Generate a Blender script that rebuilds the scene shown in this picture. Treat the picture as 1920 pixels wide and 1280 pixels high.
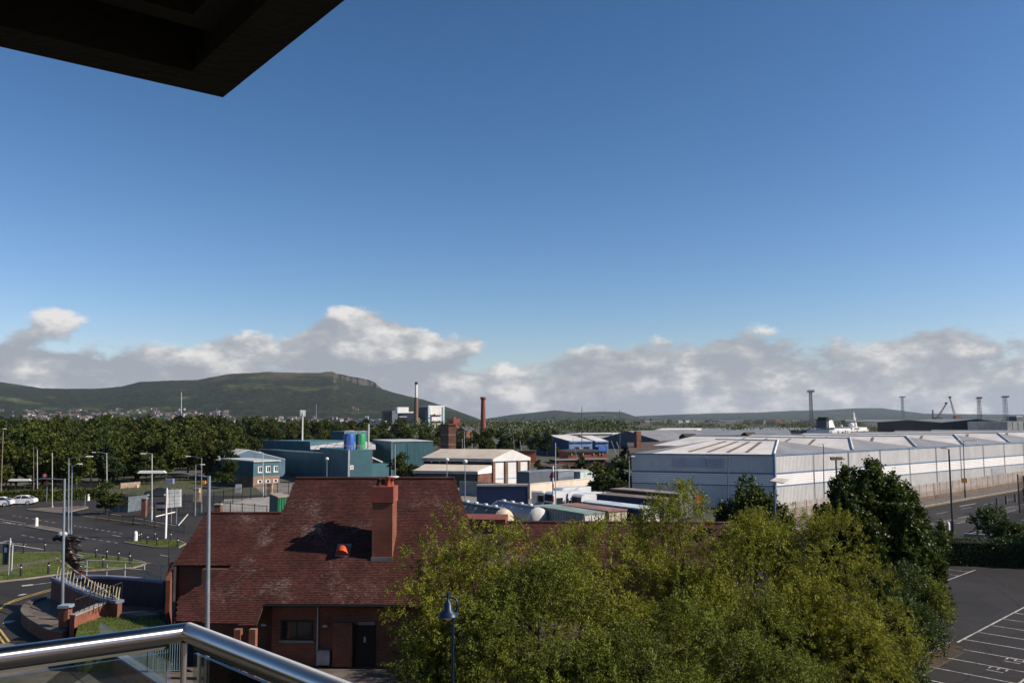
import bpy, bmesh, math, random
import numpy as np
from mathutils import Vector, Matrix
random.seed(7); rng = np.random.default_rng(7)
for o in list(bpy.data.objects): bpy.data.objects.remove(o)
SC = bpy.context.scene; COL = SC.collection
R = math.radians
# ------------------------------------------------------------------ camera
H = 13.0; FPX = 1600.0; PITCH = math.atan(147/1600.0); ROLL = R(-0.25)
f_ = Vector((0, math.cos(PITCH), math.sin(PITCH))); r0 = Vector((1,0,0)); u0 = Vector((0,-math.sin(PITCH), math.cos(PITCH)))
r_ = r0*math.cos(ROLL)+u0*math.sin(ROLL); u_ = -r0*math.sin(ROLL)+u0*math.cos(ROLL)
CAMP = Vector((0,0,H))
cd = bpy.data.cameras.new('camera'); cam = bpy.data.objects.new('camera', cd); COL.objects.link(cam)
cd.sensor_width = 36; cd.lens = 30; cd.clip_start = 0.05; cd.clip_end = 60000
cam.matrix_world = Matrix(((r_.x,u_.x,-f_.x,0),(r_.y,u_.y,-f_.y,0),(r_.z,u_.z,-f_.z,H),(0,0,0,1)))
SC.camera = cam
# ------------------------------------------------------------------ world, sun, exposure
SUN_EL = R(35); SUN_AZ = R(98.5)          # azimuth clockwise from +Y
sun_dir = Vector((math.sin(SUN_AZ)*math.cos(SUN_EL), math.cos(SUN_AZ)*math.cos(SUN_EL), math.sin(SUN_EL)))
W = bpy.data.worlds.new('World'); SC.world = W; W.use_nodes = True
def nd(nt, t, **kw):
    n = nt.nodes.new(t)
    for k, v in kw.items(): setattr(n, k, v)
    return n
def setin(n, **kw):
    for k, v in kw.items(): n.inputs[k.replace('_',' ')].default_value = v
def math_n(nt, op, a, b=None, c=None, clamp=False):
    n = nd(nt,'ShaderNodeMath', operation=op, use_clamp=clamp)
    for i, x in enumerate((a,b,c)):
        if x is None: continue
        if isinstance(x,(int,float)): n.inputs[i].default_value = x
        else: nt.links.new(x, n.inputs[i])
    return n.outputs[0]
def world_setup():
    nt = W.node_tree; nt.nodes.clear(); L = nt.links.new
    out = nd(nt,'ShaderNodeOutputWorld')
    sky = nd(nt,'ShaderNodeTexSky', sky_type='NISHITA', sun_disc=False, sun_elevation=SUN_EL, sun_rotation=SUN_AZ,
             altitude=20, air_density=1.0, dust_density=0.3, ozone_density=1.6)
    bg = nd(nt,'ShaderNodeBackground'); tint = nd(nt,'ShaderNodeVectorMath', operation='MULTIPLY'); sc0 = nd(nt,'ShaderNodeSeparateColor'); cc0 = nd(nt,'ShaderNodeCombineColor'); L(sky.outputs[0], sc0.inputs[0])
    for i_,g_ in enumerate((1.62,1.35,1.38)): L(math_n(nt,'POWER',sc0.outputs[i_],g_), cc0.inputs[i_])
    L(cc0.outputs[0], tint.inputs[0]); tint.inputs[1].default_value = (0.455,0.675,0.735); L(tint.outputs[0], bg.inputs[0]); bg.inputs[1].default_value = 0.060
    tc = nd(nt,'ShaderNodeTexCoord'); sp = nd(nt,'ShaderNodeSeparateXYZ'); L(tc.outputs['Generated'], sp.inputs[0])
    m = lambda op,a,b=None,c=None,cl=False: math_n(nt,op,a,b,c,cl)
    hyp = m('SQRT', m('ADD', m('MULTIPLY',sp.outputs[0],sp.outputs[0]), m('MULTIPLY',sp.outputs[1],sp.outputs[1])))
    hyp = m('MAXIMUM', hyp, 0.001)
    el = m('DIVIDE', sp.outputs[2], hyp)
    az = m('ARCTAN2', sp.outputs[0], sp.outputs[1])
    ux = m('DIVIDE', sp.outputs[0], hyp); uy = m('DIVIDE', sp.outputs[1], hyp)
    def noise_at(daz, de, detail):
        cmb = nd(nt,'ShaderNodeCombineXYZ')
        L(m('ADD', m('MULTIPLY', ux, 7.0), daz*7.0), cmb.inputs[0]); L(m('MULTIPLY', uy, 7.0), cmb.inputs[1]); L(m('MULTIPLY', m('ADD', el, de), 13.0), cmb.inputs[2])
        n1 = nd(nt,'ShaderNodeTexNoise'); n1.noise_dimensions='3D'
        setin(n1, Scale=1.55, Detail=detail, Roughness=0.565, Lacunarity=2.0, Distortion=0.0); L(cmb.outputs[0], n1.inputs['Vector'])
        return n1.outputs[0]
    # low band of cumulus round the whole horizon
    cov = m('MINIMUM', m('MAXIMUM', m('MULTIPLY', m('SUBTRACT', 0.074, el), 5.0), -0.9), 0.205)
    # cumulus masses seen in this part of the sky (az, el, raz, rel, amp)
    for a0,e0,ra,re,am in ((-0.165,0.095,0.085,0.060,0.38),(-0.30,0.085,0.06,0.022,0.20),(-0.49,0.113,0.035,0.020,0.15),(-0.52,0.055,0.12,0.018,0.22),
                           (0.46,0.072,0.06,0.030,0.26),(0.27,0.068,0.07,0.026,0.22),(0.10,0.064,0.06,0.020,0.18),(-0.44,0.17,0.02,0.012,0.22)):
        dx = m('DIVIDE', m('SUBTRACT', az, a0), ra); dy = m('DIVIDE', m('SUBTRACT', el, e0), re)
        g = m('POWER', 2.71828, m('MULTIPLY', m('ADD', m('MULTIPLY',dx,dx), m('MULTIPLY',dy,dy)), -1.0))
        cov = m('ADD', cov, m('MULTIPLY', g, am))
    n0 = noise_at(0,0,9.0); n1 = noise_at(0.016,0.016,6.0); d0 = m('ADD', n0, cov)
    alpha = nd(nt,'ShaderNodeMapRange', interpolation_type='SMOOTHSTEP'); L(d0, alpha.inputs[0])
    alpha.inputs[1].default_value = 0.49; alpha.inputs[2].default_value = 0.605; alpha.inputs[4].default_value = 0.95
    # lit tops on thin, high edges; grey bodies
    shade = m('ADD', m('MULTIPLY', m('SUBTRACT', n0, n1), 4.8), 0.24)
    shade = m('ADD', shade, m('MULTIPLY', m('SUBTRACT', 0.80, d0), 0.5))
    shade = m('ADD', shade, m('MULTIPLY', m('SUBTRACT', el, 0.045), 0.9), cl=True)
    ramp = nd(nt,'ShaderNodeValToRGB'); L(shade, ramp.inputs[0])
    cr = ramp.color_ramp; cr.elements[0].position=0.0; cr.elements[0].color=(0.37,0.395,0.44,1)
    cr.elements[1].position=1.0; cr.elements[1].color=(0.86,0.83,0.80,1)
    e_ = cr.elements.new(0.4); e_.color=(0.47,0.48,0.505,1)
    cbg = nd(nt,'ShaderNodeBackground'); L(ramp.outputs[0], cbg.inputs[0]); cbg.inputs[1].default_value = 0.70
    # below the horizon there is only ground
    mix = nd(nt,'ShaderNodeMixShader'); L(alpha.outputs[0], mix.inputs[0]); L(bg.outputs[0], mix.inputs[1]); L(cbg.outputs[0], mix.inputs[2])
    L(mix.outputs[0], out.inputs[0])
world_setup()
sl = bpy.data.lights.new('sun','SUN'); sl.energy = 5.0; sl.angle = R(0.53); sl.color = (1.0,0.90,0.78)
so = bpy.data.objects.new('sun', sl); COL.objects.link(so)
so.rotation_euler = (-sun_dir).to_track_quat('-Z','Y').to_euler(); so.location = (60,-40,60)
SC.view_settings.view_transform = 'Standard'; SC.view_settings.look = 'None'; SC.view_settings.exposure = 0.48
SC.view_settings.gamma = 1.0; SC.view_settings.use_curve_mapping = False
SC.render.engine = 'CYCLES'
SC.cycles.max_bounces = 6; SC.cycles.diffuse_bounces = 1; SC.cycles.glossy_bounces = 3; SC.cycles.transparent_max_bounces = 8
SC.cycles.volume_bounces = 0; SC.cycles.use_denoising = True; SC.cycles.caustics_reflective = False; SC.cycles.caustics_refractive = False
# ------------------------------------------------------------------ geometry of the place
def ray(px, py): return f_ + r_*((px-960)/FPX) + u_*((640-py)/FPX)
def G(px, py, z=0.0):
    d = ray(px,py); return CAMP + d*((z-H)/d.z)
def A(px, py, Y):
    d = ray(px,py); return CAMP + d*(Y/d.y)
def zat(px, py, Y): return A(px,py,Y).z
def xat(px, Y, py=800): return A(px,py,Y).x
def RP(px, py, p0, n):
    d = ray(px,py); return CAMP + d*((p0-CAMP).dot(n)/d.dot(n))
def P2(px, Y): return Vector((xat(px,Y), Y))
WL = {}
def wl(o): return WL.get(o.name, Vector((0,0,0))) if o else Vector((0,0,0))
def tag(o, label=None, cat=None, group=None, kind=None):
    if label: o['label'] = label
    if cat: o['category'] = cat
    if group: o['group'] = group
    if kind: o['kind'] = kind
    return o
def thing(name, label, cat, loc=(0,0,0), group=None):
    o = bpy.data.objects.new(name, None); COL.objects.link(o); o.location = loc; o.empty_display_size = .3
    WL[o.name] = Vector(loc); return tag(o, label, cat, group)
class MB:
    def __init__(s): s.v=[]; s.f=[]; s.sm=[]; s.mi=[]; s.cm=0
    def add(s, vs, fs, smooth=False):
        b = len(s.v); s.v += [tuple(v) for v in vs]
        for f in fs: s.f.append(tuple(b+i for i in f)); s.sm.append(smooth); s.mi.append(s.cm)
        return s
    def obox(s, o, a, b, c):
        o,a,b,c = Vector(o),Vector(a),Vector(b),Vector(c)
        if a.cross(b).dot(c) < 0: a,b = b,a
        vs = [o,o+a,o+a+b,o+b,o+c,o+a+c,o+a+b+c,o+b+c]
        return s.add(vs,[(3,2,1,0),(4,5,6,7),(0,1,5,4),(1,2,6,5),(2,3,7,6),(3,0,4,7)])
    def box(s, c, size, rz=0.0):
        c = Vector(c); sx,sy,sz = size; u = Vector((math.cos(rz),math.sin(rz),0)); w = Vector((-math.sin(rz),math.cos(rz),0))
        return s.obox(c-u*sx/2-w*sy/2, u*sx, w*sy, (0,0,sz))      # c = centre of the base
    def prism(s, poly, z0, z1, bottom=True):
        n = len(poly); ar = sum(poly[i][0]*poly[(i+1)%n][1]-poly[(i+1)%n][0]*poly[i][1] for i in range(n))
        if ar < 0: poly = list(poly)[::-1]
        vs = [(p[0],p[1],z0) for p in poly]+[(p[0],p[1],z1) for p in poly]
        fs = [tuple(range(n,2*n))]+[(i,(i+1)%n,n+(i+1)%n,n+i) for i in range(n)]
        if bottom: fs.append(tuple(range(n-1,-1,-1)))
        return s.add(vs,fs)
    def slab(s, pts, t):                    # planar polygon given thickness t downwards along its normal (normal made to point up/out first)
        pts = [Vector(p) for p in pts]; n = len(pts)
        nn = Vector((0,0,0))
        for i in range(n): nn += (pts[i]-pts[0]).cross(pts[(i+1)%n]-pts[0])
        nn.normalize()
        if nn.z < -1e-4: pts = pts[::-1]; nn = -nn
        lo = [p-nn*t for p in pts]
        return s.add(pts+lo,[tuple(range(n)),tuple(range(2*n-1,n-1,-1))]+[((i+1)%n,i,n+i,n+(i+1)%n) for i in range(n)])
    def tube(s, path, r, n=8, caps=True, smooth=True):
        path = [Vector(p) for p in path]; m = len(path); rr = r if isinstance(r,(list,tuple)) else [r]*m
        vs=[]; prev=None
        for i,p in enumerate(path):
            t = (path[min(i+1,m-1)]-path[max(i-1,0)]).normalized()
            ref = prev if prev is not None else (Vector((0,0,1)) if abs(t.z)<.9 else Vector((1,0,0)))
            a = (ref - t*ref.dot(t)); a = a.normalized() if a.length>1e-6 else t.orthogonal().normalized()
            prev = a; b = t.cross(a)
            for k in range(n):
                q = 2*math.pi*k/n; vs.append(p+(a*math.cos(q)+b*math.sin(q))*rr[i])
        fs=[(i*n+k, i*n+(k+1)%n, (i+1)*n+(k+1)%n, (i+1)*n+k) for i in range(m-1) for k in range(n)]
        s.add(vs,fs,smooth)
        if caps: s.add(vs[:n],[tuple(range(n-1,-1,-1))]); s.add(vs[-n:],[tuple(range(n))])
        return s
    def lathe(s, prof, c, n=16, smooth=True):
        c = Vector(c); vs=[]; m=len(prof)
        for r,z in prof:
            for k in range(n):
                q=2*math.pi*k/n; vs.append(c+Vector((r*math.cos(q),r*math.sin(q),z)))
        fs=[(i*n+k,i*n+(k+1)%n,(i+1)*n+(k+1)%n,(i+1)*n+k) for i in range(m-1) for k in range(n)]
        s.add(vs,fs,smooth); s.add(vs[-n:],[tuple(range(n))]); s.add(vs[:n],[tuple(range(n-1,-1,-1))]); return s
    def strip(s, path2, w, z, h=None):      # flat ribbon (or low kerb if h) along a ground path
        P=[Vector((p[0],p[1])) for p in path2]; m=len(P); l=[];r=[]
        for i in range(m):
            t=(P[min(i+1,m-1)]-P[max(i-1,0)]).normalized(); nn=Vector((-t.y,t.x)); l.append(P[i]+nn*w/2); r.append(P[i]-nn*w/2)
        for i in range(m-1):
            q=[l[i],r[i],r[i+1],l[i+1]]
            if h is None: s.add([(p.x,p.y,z) for p in q],[(0,1,2,3)])
            else: s.prism(q,z,z+h,False)
        return s
    def build(s, name, mat, parent=None, origin=None):
        me = bpy.data.meshes.new(name)
        if parent is not None: og = wl(parent)
        elif origin is not None: og = Vector(origin)
        else:
            a = np.array(s.v); og = Vector(((a[:,0].min()+a[:,0].max())/2,(a[:,1].min()+a[:,1].max())/2,a[:,2].min()))
        me.from_pydata([(x-og.x,y-og.y,z-og.z) for x,y,z in s.v],[],s.f)
        me.polygons.foreach_set('use_smooth', s.sm)
        for mm in (mat if isinstance(mat,(list,tuple)) else [mat]): me.materials.append(mm)
        if isinstance(mat,(list,tuple)): me.polygons.foreach_set('material_index', s.mi)
        me.update(); o = bpy.data.objects.new(name, me); COL.objects.link(o)
        if parent is not None: o.parent = parent
        else: o.location = og
        WL[o.name] = og.copy(); return o
def copy_tree(o, loc=None, rz=None, sc=None, parent=None):
    c = o.copy(); COL.objects.link(c); c.parent = parent
    if loc is not None: c.location = loc
    if rz is not None: c.rotation_euler = (0,0,rz)
    if sc is not None: c.scale = sc
    for ch in o.children: copy_tree(ch, parent=c)
    return c
# ------------------------------------------------------------------ materials
MATS = {}
def principled(name):
    m = bpy.data.materials.new(name); m.use_nodes = True; nt = m.node_tree
    return m, nt, nt.nodes['Principled BSDF']
def mul(c,k): return (min(c[0]*k,1),min(c[1]*k,1),min(c[2]*k,1),1)
def M(name, col, rough=.75, metal=0.0, var=.22, scale=1.5, bump=0.0, bscale=12.0, stain=.15, spec=.3, streak=False):
    if name in MATS: return MATS[name]
    m, nt, b = principled(name); L = nt.links.new
    tc = nd(nt,'ShaderNodeTexCoord'); vec = tc.outputs['Object']
    if streak:
        mp = nd(nt,'ShaderNodeMapping'); mp.inputs['Scale'].default_value=(1,1,.12); L(vec, mp.inputs[0]); sv = mp.outputs[0]
    else: sv = vec
    n1 = nd(nt,'ShaderNodeTexNoise'); setin(n1, Scale=scale, Detail=7.0, Roughness=.62); L(vec,n1.inputs['Vector'])
    n2 = nd(nt,'ShaderNodeTexNoise'); setin(n2, Scale=scale*.23, Detail=4.0, Roughness=.6); L(sv,n2.inputs['Vector'])
    r1 = nd(nt,'ShaderNodeMapRange'); L(n1.outputs[0], r1.inputs[0]); r1.inputs[1].default_value=.3; r1.inputs[2].default_value=.7; r1.inputs[3].default_value=1-var; r1.inputs[4].default_value=1+var
    r2 = nd(nt,'ShaderNodeMapRange'); L(n2.outputs[0], r2.inputs[0]); r2.inputs[1].default_value=.35; r2.inputs[2].default_value=.65; r2.inputs[3].default_value=1-stain; r2.inputs[4].default_value=1+stain
    k = math_n(nt,'MULTIPLY',r1.outputs[0],r2.outputs[0])
    vm = nd(nt,'ShaderNodeVectorMath', operation='SCALE'); vm.inputs[0].default_value=[c*.86 for c in col[:3]]; L(k, vm.inputs['Scale'])
    L(vm.outputs[0], b.inputs['Base Color'])
    b.inputs['Roughness'].default_value=rough; b.inputs['Metallic'].default_value=metal; b.inputs['Specular IOR Level'].default_value=spec
    if bump:
        n3 = nd(nt,'ShaderNodeTexNoise'); setin(n3, Scale=bscale, Detail=5.0); L(vec,n3.inputs['Vector'])
        bp = nd(nt,'ShaderNodeBump'); bp.inputs['Strength'].default_value=bump; bp.inputs['Distance'].default_value=.05; L(n3.outputs[0],bp.inputs['Height']); L(bp.outputs[0],b.inputs['Normal'])
    MATS[name]=m; return m
def brick_mat(name, c1, c2, mortar, bw=.225, bh=.075):
    m, nt, b = principled(name); L = nt.links.new
    g = nd(nt,'ShaderNodeNewGeometry'); cr = nd(nt,'ShaderNodeVectorMath', operation='CROSS_PRODUCT'); L(g.outputs['Normal'],cr.inputs[0]); cr.inputs[1].default_value=(0,0,1)
    dt = nd(nt,'ShaderNodeVectorMath', operation='DOT_PRODUCT'); L(cr.outputs[0],dt.inputs[0]); L(g.outputs['Position'],dt.inputs[1])
    sp = nd(nt,'ShaderNodeSeparateXYZ'); L(g.outputs['Position'],sp.inputs[0]); cb = nd(nt,'ShaderNodeCombineXYZ'); L(dt.outputs['Value'],cb.inputs[0]); L(sp.outputs[2],cb.inputs[1])
    bt = nd(nt,'ShaderNodeTexBrick'); L(cb.outputs[0],bt.inputs['Vector']); setin(bt, Scale=1.0, Color1=(*c1,1), Color2=(*c2,1), Mortar=(*mortar,1)); bt.inputs['Mortar Size'].default_value=.009
    bt.inputs['Brick Width'].default_value=bw; bt.inputs['Row Height'].default_value=bh; bt.inputs['Bias'].default_value=-.2
    n = nd(nt,'ShaderNodeTexNoise'); setin(n, Scale=.7, Detail=6.0); L(g.outputs['Position'],n.inputs['Vector'])
    r = nd(nt,'ShaderNodeMapRange'); L(n.outputs[0],r.inputs[0]); r.inputs[1].default_value=.3; r.inputs[2].default_value=.7; r.inputs[3].default_value=.7; r.inputs[4].default_value=1.25
    vm = nd(nt,'ShaderNodeVectorMath', operation='SCALE'); L(bt.outputs[0],vm.inputs[0]); L(r.outputs[0],vm.inputs['Scale']); L(vm.outputs[0],b.inputs['Base Color'])
    b.inputs['Roughness'].default_value=.9; b.inputs['Specular IOR Level'].default_value=.2
    bp = nd(nt,'ShaderNodeBump'); bp.inputs['Strength'].default_value=.5; bp.inputs['Distance'].default_value=.01; L(bt.outputs['Fac'],bp.inputs['Height']); bp.invert=True; L(bp.outputs[0],b.inputs['Normal'])
    MATS[name]=m; return m
def leaf_mat(name, c1, c2, transl=.35, rough=.55):
    m, nt, b = principled(name); L = nt.links.new
    g = nd(nt,'ShaderNodeNewGeometry'); rp = nd(nt,'ShaderNodeValToRGB'); L(g.outputs['Random Per Island'],rp.inputs[0])
    e = rp.color_ramp.elements; e[0].color=(*c1,1); e[1].color=(*c2,1)
    n = nd(nt,'ShaderNodeTexNoise'); setin(n, Scale=.75, Detail=3.0); L(g.outputs['Position'],n.inputs['Vector'])
    r = nd(nt,'ShaderNodeMapRange'); L(n.outputs[0],r.inputs[0]); r.inputs[1].default_value=.35; r.inputs[2].default_value=.65; r.inputs[3].default_value=.55; r.inputs[4].default_value=1.35
    vm = nd(nt,'ShaderNodeVectorMath', operation='SCALE'); L(rp.outputs[0],vm.inputs[0]); L(r.outputs[0],vm.inputs['Scale'])
    L(vm.outputs[0],b.inputs['Base Color']); b.inputs['Roughness'].default_value=rough; b.inputs['Specular IOR Level'].default_value=.25
    tr = nd(nt,'ShaderNodeBsdfTranslucent'); hv = nd(nt,'ShaderNodeVectorMath', operation='MULTIPLY'); L(vm.outputs[0],hv.inputs[0]); hv.inputs[1].default_value=(1.25,1.2,.55); L(hv.outputs[0],tr.inputs[0])
    mx = nd(nt,'ShaderNodeMixShader'); mx.inputs[0].default_value=transl; L(b.outputs[0],mx.inputs[1]); L(tr.outputs[0],mx.inputs[2])
    L(mx.outputs[0],nt.nodes['Material Output'].inputs[0]); MATS[name]=m; return m
def tile_mat(name):
    m, nt, b = principled(name); L = nt.links.new
    g = nd(nt,'ShaderNodeNewGeometry'); rp = nd(nt,'ShaderNodeValToRGB'); L(g.outputs['Random Per Island'],rp.inputs[0])
    e = rp.color_ramp.elements; e[0].color=(.042,.0145,.011,1); e[1].color=(.082,.027,.021,1); x=e.new(.5); x.color=(.060,.019,.0145,1)
    # lichen and dirt in patches with a shape of their own
    n = nd(nt,'ShaderNodeTexNoise'); setin(n, Scale=.38, Detail=5.0, Roughness=.6); L(g.outputs['Position'],n.inputs['Vector'])
    n2 = nd(nt,'ShaderNodeTexNoise'); setin(n2, Scale=22.0, Detail=3.0, Roughness=.7); L(g.outputs['Position'],n2.inputs['Vector'])
    n4 = nd(nt,'ShaderNodeTexNoise'); setin(n4, Scale=.8, Detail=4.0, Roughness=.6); L(g.outputs['Position'],n4.inputs['Vector'])
    dk = nd(nt,'ShaderNodeMapRange'); L(n4.outputs[0],dk.inputs[0]); dk.inputs[1].default_value=.35; dk.inputs[2].default_value=.65; dk.inputs[3].default_value=.75; dk.inputs[4].default_value=1.2
    vm = nd(nt,'ShaderNodeVectorMath', operation='SCALE'); L(rp.outputs[0],vm.inputs[0]); L(dk.outputs[0],vm.inputs['Scale'])
    rnd = math_n(nt,'FRACT', math_n(nt,'MULTIPLY', g.outputs['Random Per Island'], 37.3))
    a = math_n(nt,'ADD', n.outputs[0], math_n(nt,'ADD', math_n(nt,'MULTIPLY', math_n(nt,'SUBTRACT',n2.outputs[0],.5), .9), math_n(nt,'MULTIPLY', math_n(nt,'SUBTRACT',rnd,.5), .16)))
    mr = nd(nt,'ShaderNodeMapRange'); L(a,mr.inputs[0]); mr.inputs[1].default_value=.62; mr.inputs[2].default_value=.88; mr.inputs[4].default_value=.75
    mx = nd(nt,'ShaderNodeMix', data_type='RGBA'); L(mr.outputs[0],mx.inputs[0]); L(vm.outputs[0],mx.inputs[6]); mx.inputs[7].default_value=(.30,.26,.22,1)
    L(mx.outputs[2],b.inputs['Base Color']); b.inputs['Roughness'].default_value=.8; b.inputs['Specular IOR Level'].default_value=.25
    MATS[name]=m; return m
def glass_mat(name, tint=(.80,.87,.84)):
    m, nt, b = principled(name); L = nt.links.new
    t = nd(nt,'ShaderNodeBsdfTransparent'); t.inputs[0].default_value=(*tint,1); gl = nd(nt,'ShaderNodeBsdfGlossy'); gl.inputs['Roughness'].default_value=.02
    fr = nd(nt,'ShaderNodeFresnel'); fr.inputs[0].default_value=1.5; mx = nd(nt,'ShaderNodeMixShader'); L(fr.outputs[0],mx.inputs[0]); L(t.outputs[0],mx.inputs[1]); L(gl.outputs[0],mx.inputs[2])
    L(mx.outputs[0],nt.nodes['Material Output'].inputs[0]); MATS[name]=m; return m
def asphalt_mat(name, col):
    m, nt, b = principled(name); L=nt.links.new; g=nd(nt,'ShaderNodeNewGeometry'); P=g.outputs['Position']
    def nz(s,d,r=.6): n=nd(nt,'ShaderNodeTexNoise'); setin(n,Scale=s,Detail=d,Roughness=r); L(P,n.inputs['Vector']); return n.outputs[0]
    def mp(v,a,b_,c,d): r=nd(nt,'ShaderNodeMapRange'); L(v,r.inputs[0]); r.inputs[1].default_value=a; r.inputs[2].default_value=b_; r.inputs[3].default_value=c; r.inputs[4].default_value=d; return r.outputs[0]
    wv=nd(nt,'ShaderNodeVectorMath',operation='ADD'); L(P,wv.inputs[0]); nv=nd(nt,'ShaderNodeTexNoise'); setin(nv,Scale=.25,Detail=3.0); L(P,nv.inputs['Vector']); L(nv.outputs['Color'],wv.inputs[1])
    vo=nd(nt,'ShaderNodeTexVoronoi',distance='CHEBYCHEV'); vo.inputs['Scale'].default_value=.13; L(wv.outputs[0],vo.inputs['Vector'])
    sp=nd(nt,'ShaderNodeSeparateColor'); L(vo.outputs['Color'],sp.inputs[0]); patch_=mp(sp.outputs[0],0,1,.80,1.22)
    ce=nd(nt,'ShaderNodeTexVoronoi',feature='DISTANCE_TO_EDGE'); ce.inputs['Scale'].default_value=.16; L(wv.outputs[0],ce.inputs['Vector']); crack=mp(ce.outputs['Distance'],.004,.014,.55,1.0)
    stain=mp(nz(.55,6.0,.65),.56,.70,1.0,.62); fine=mp(nz(9.0,4.0,.7),.3,.7,.75,1.28); big=mp(nz(.09,4.0),.35,.65,.85,1.18)
    k=patch_
    for v in (crack,stain,fine,big): k=math_n(nt,'MULTIPLY',k,v)
    vm=nd(nt,'ShaderNodeVectorMath',operation='SCALE'); vm.inputs[0].default_value=col; L(k,vm.inputs['Scale']); L(vm.outputs[0],b.inputs['Base Color']); b.inputs['Roughness'].default_value=.85; b.inputs['Specular IOR Level'].default_value=.25
    bp=nd(nt,'ShaderNodeBump'); bp.inputs['Strength'].default_value=.3; bp.inputs['Distance'].default_value=.01; L(nz(25.0,3.0),bp.inputs['Height']); L(bp.outputs[0],b.inputs['Normal']); MATS[name]=m; return m
asphalt = M('asphalt_old',(.034,.031,.028),.85,var=.25,scale=2.2,stain=.28,bump=.25,bscale=30)
asphalt = asphalt_mat('asphalt',(.026,.0228,.0205)); asphalt_park = asphalt_mat('asphalt_car_park',(.023,.0205,.019))
paving = M('paving',(.13,.105,.088),.85,var=.2,scale=2,stain=.25,bump=.2)
concrete = M('concrete',(.30,.28,.25),.85,var=.15,scale=1.5,stain=.2,bump=.2)
concrete_shade = M('concrete_overhang',(.020,.020,.017),.9,var=.35,scale=3,stain=.3,bump=.4,bscale=25)  # shade under the overhang is put into this near black
kerbm = M('kerb_stone',(.26,.22,.18),.85,var=.2,scale=3)
white_paint = M('road_paint',(.40,.38,.355),.8,var=.55,scale=7,stain=.4)
yellow_paint = M('yellow_paint',(.50,.34,.10),.8,var=.3,scale=5,stain=.25)
grassm = M('grass_ground',(.075,.098,.016),.9,var=.35,scale=3,stain=.35,bump=.6,bscale=40)
landm = M('land',(.075,.075,.05),.95,var=.35,scale=.06,stain=.4)
yardm = M('yard_gravel',(.20,.185,.165),.9,var=.25,scale=.5,stain=.3,bump=.2)
brick = brick_mat('red_brick',(.235,.066,.034),(.17,.047,.026),(.19,.135,.105))
brick_dk = brick_mat('brown_brick',(.17,.065,.04),(.12,.048,.03),(.16,.12,.10))
tiles_m = tile_mat('clay_tiles')
steel = M('stainless_steel',(.58,.56,.53),.40,1.0,var=.04,scale=4,stain=.05,spec=.5)
def rail_steel():
    m, nt, b = principled('handrail_steel'); L=nt.links.new
    tg=nd(nt,'ShaderNodeTangent', direction_type='UV_MAP', uv_map='axis'); L(tg.outputs[0],b.inputs['Tangent'])
    b.inputs['Base Color'].default_value=(.58,.56,.53,1); b.inputs['Metallic'].default_value=1; b.inputs['Anisotropic'].default_value=.9
    tc=nd(nt,'ShaderNodeTexCoord'); n=nd(nt,'ShaderNodeTexNoise'); setin(n,Scale=14.0,Detail=6.0); L(tc.outputs['Object'],n.inputs['Vector'])
    r=nd(nt,'ShaderNodeMapRange'); L(n.outputs[0],r.inputs[0]); r.inputs[3].default_value=.26; r.inputs[4].default_value=.36; L(r.outputs[0],b.inputs['Roughness'])
    return m
hand_steel=rail_steel()
galv = M('galvanised_steel',(.30,.34,.38),.45,.55,var=.12,scale=3)
galv_lt = M('pale_post_paint',(.52,.52,.50),.5,.1,var=.1,scale=3)
dark_metal = M('dark_metal',(.025,.026,.028),.5,.5,var=.2)
black_paint = M('black_paint',(.012,.012,.013),.5,0,var=.2)
white_m = M('white_enamel',(.80,.78,.74),.4,0,var=.06,stain=.08)
blue_trim = M('blue_trim',(.12,.20,.31),.5,0,var=.12)
blue_cope = M('blue_coping',(.16,.18,.25),.5,0,var=.15,scale=2)
glass = glass_mat('balustrade_glass')
pane_m = M('window_pane',(.02,.025,.03),.08,0,var=.3,spec=.6)
wood_bark = M('bark',(.075,.055,.04),.95,var=.35,scale=6,bump=.6)
# ================================================================== the setting
def sheet(name, polys, mat, z, origin=None):
    mb = MB()
    for p in polys: mb.add([(q[0],q[1],z) for q in p],[tuple(range(len(p)))] if area2(p)>0 else [tuple(range(len(p)-1,-1,-1))])
    return tag(mb.build(name, mat, origin=(0,0,z)), kind='structure')
def area2(p): return sum(p[i][0]*p[(i+1)%len(p)][1]-p[(i+1)%len(p)][0]*p[i][1] for i in range(len(p)))
def g2(*pts): return [G(x,y).xy for x,y in pts]
def g2z(z,*pts): return [G(x,y,z).xy for x,y in pts]
sheet('ground', [[(-30000,-60),(30000,-60),(30000,32000),(-30000,32000)]], landm, 0)
# streets west of the house, the yard and the road to the right
sheet('road', [[(-160,12),(-9,12),(-9,44),(-20,66),(-20,95),(-30,112),(-40,150),(-160,172)]], asphalt, .006)
e1r = (G(1915,917).xy-G(1700,955).xy).normalized(); n1r = Vector((e1r.y,-e1r.x))     # along the right-hand road, and towards the camera side
k0 = G(1700,955).xy
def rd(s, w): return k0 + e1r*s + n1r*w
sheet('road', [[rd(-70,0),rd(-70,30),rd(16,30),rd(20,22),rd(260,22),rd(260,0)]], asphalt, .008)
sheet('pavement', [[rd(-70,-3.4),rd(-70,0),rd(260,0),rd(260,-3.4)]], paving, .12)
sheet('pavement', [[rd(26,22.1),rd(260,22.1),rd(260,25),rd(26,25)]], paving, .12)
mb = MB(); mb.strip([rd(s,0.08) for s in range(-70,261,10)], .16, .0, .14); tag(mb.build('kerb', kerbm), kind='structure')
mb = MB(); mb.strip([rd(s,22.0) for s in range(26,261,10)], .16, .0, .14); tag(mb.build('kerb', kerbm), kind='structure')
sheet('car_park', [[(0,14),(6,27),(14.4,38.4),(25.2,49),(20,56),(20,76),(90,80),(120,14)]], asphalt_park, .010)
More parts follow.
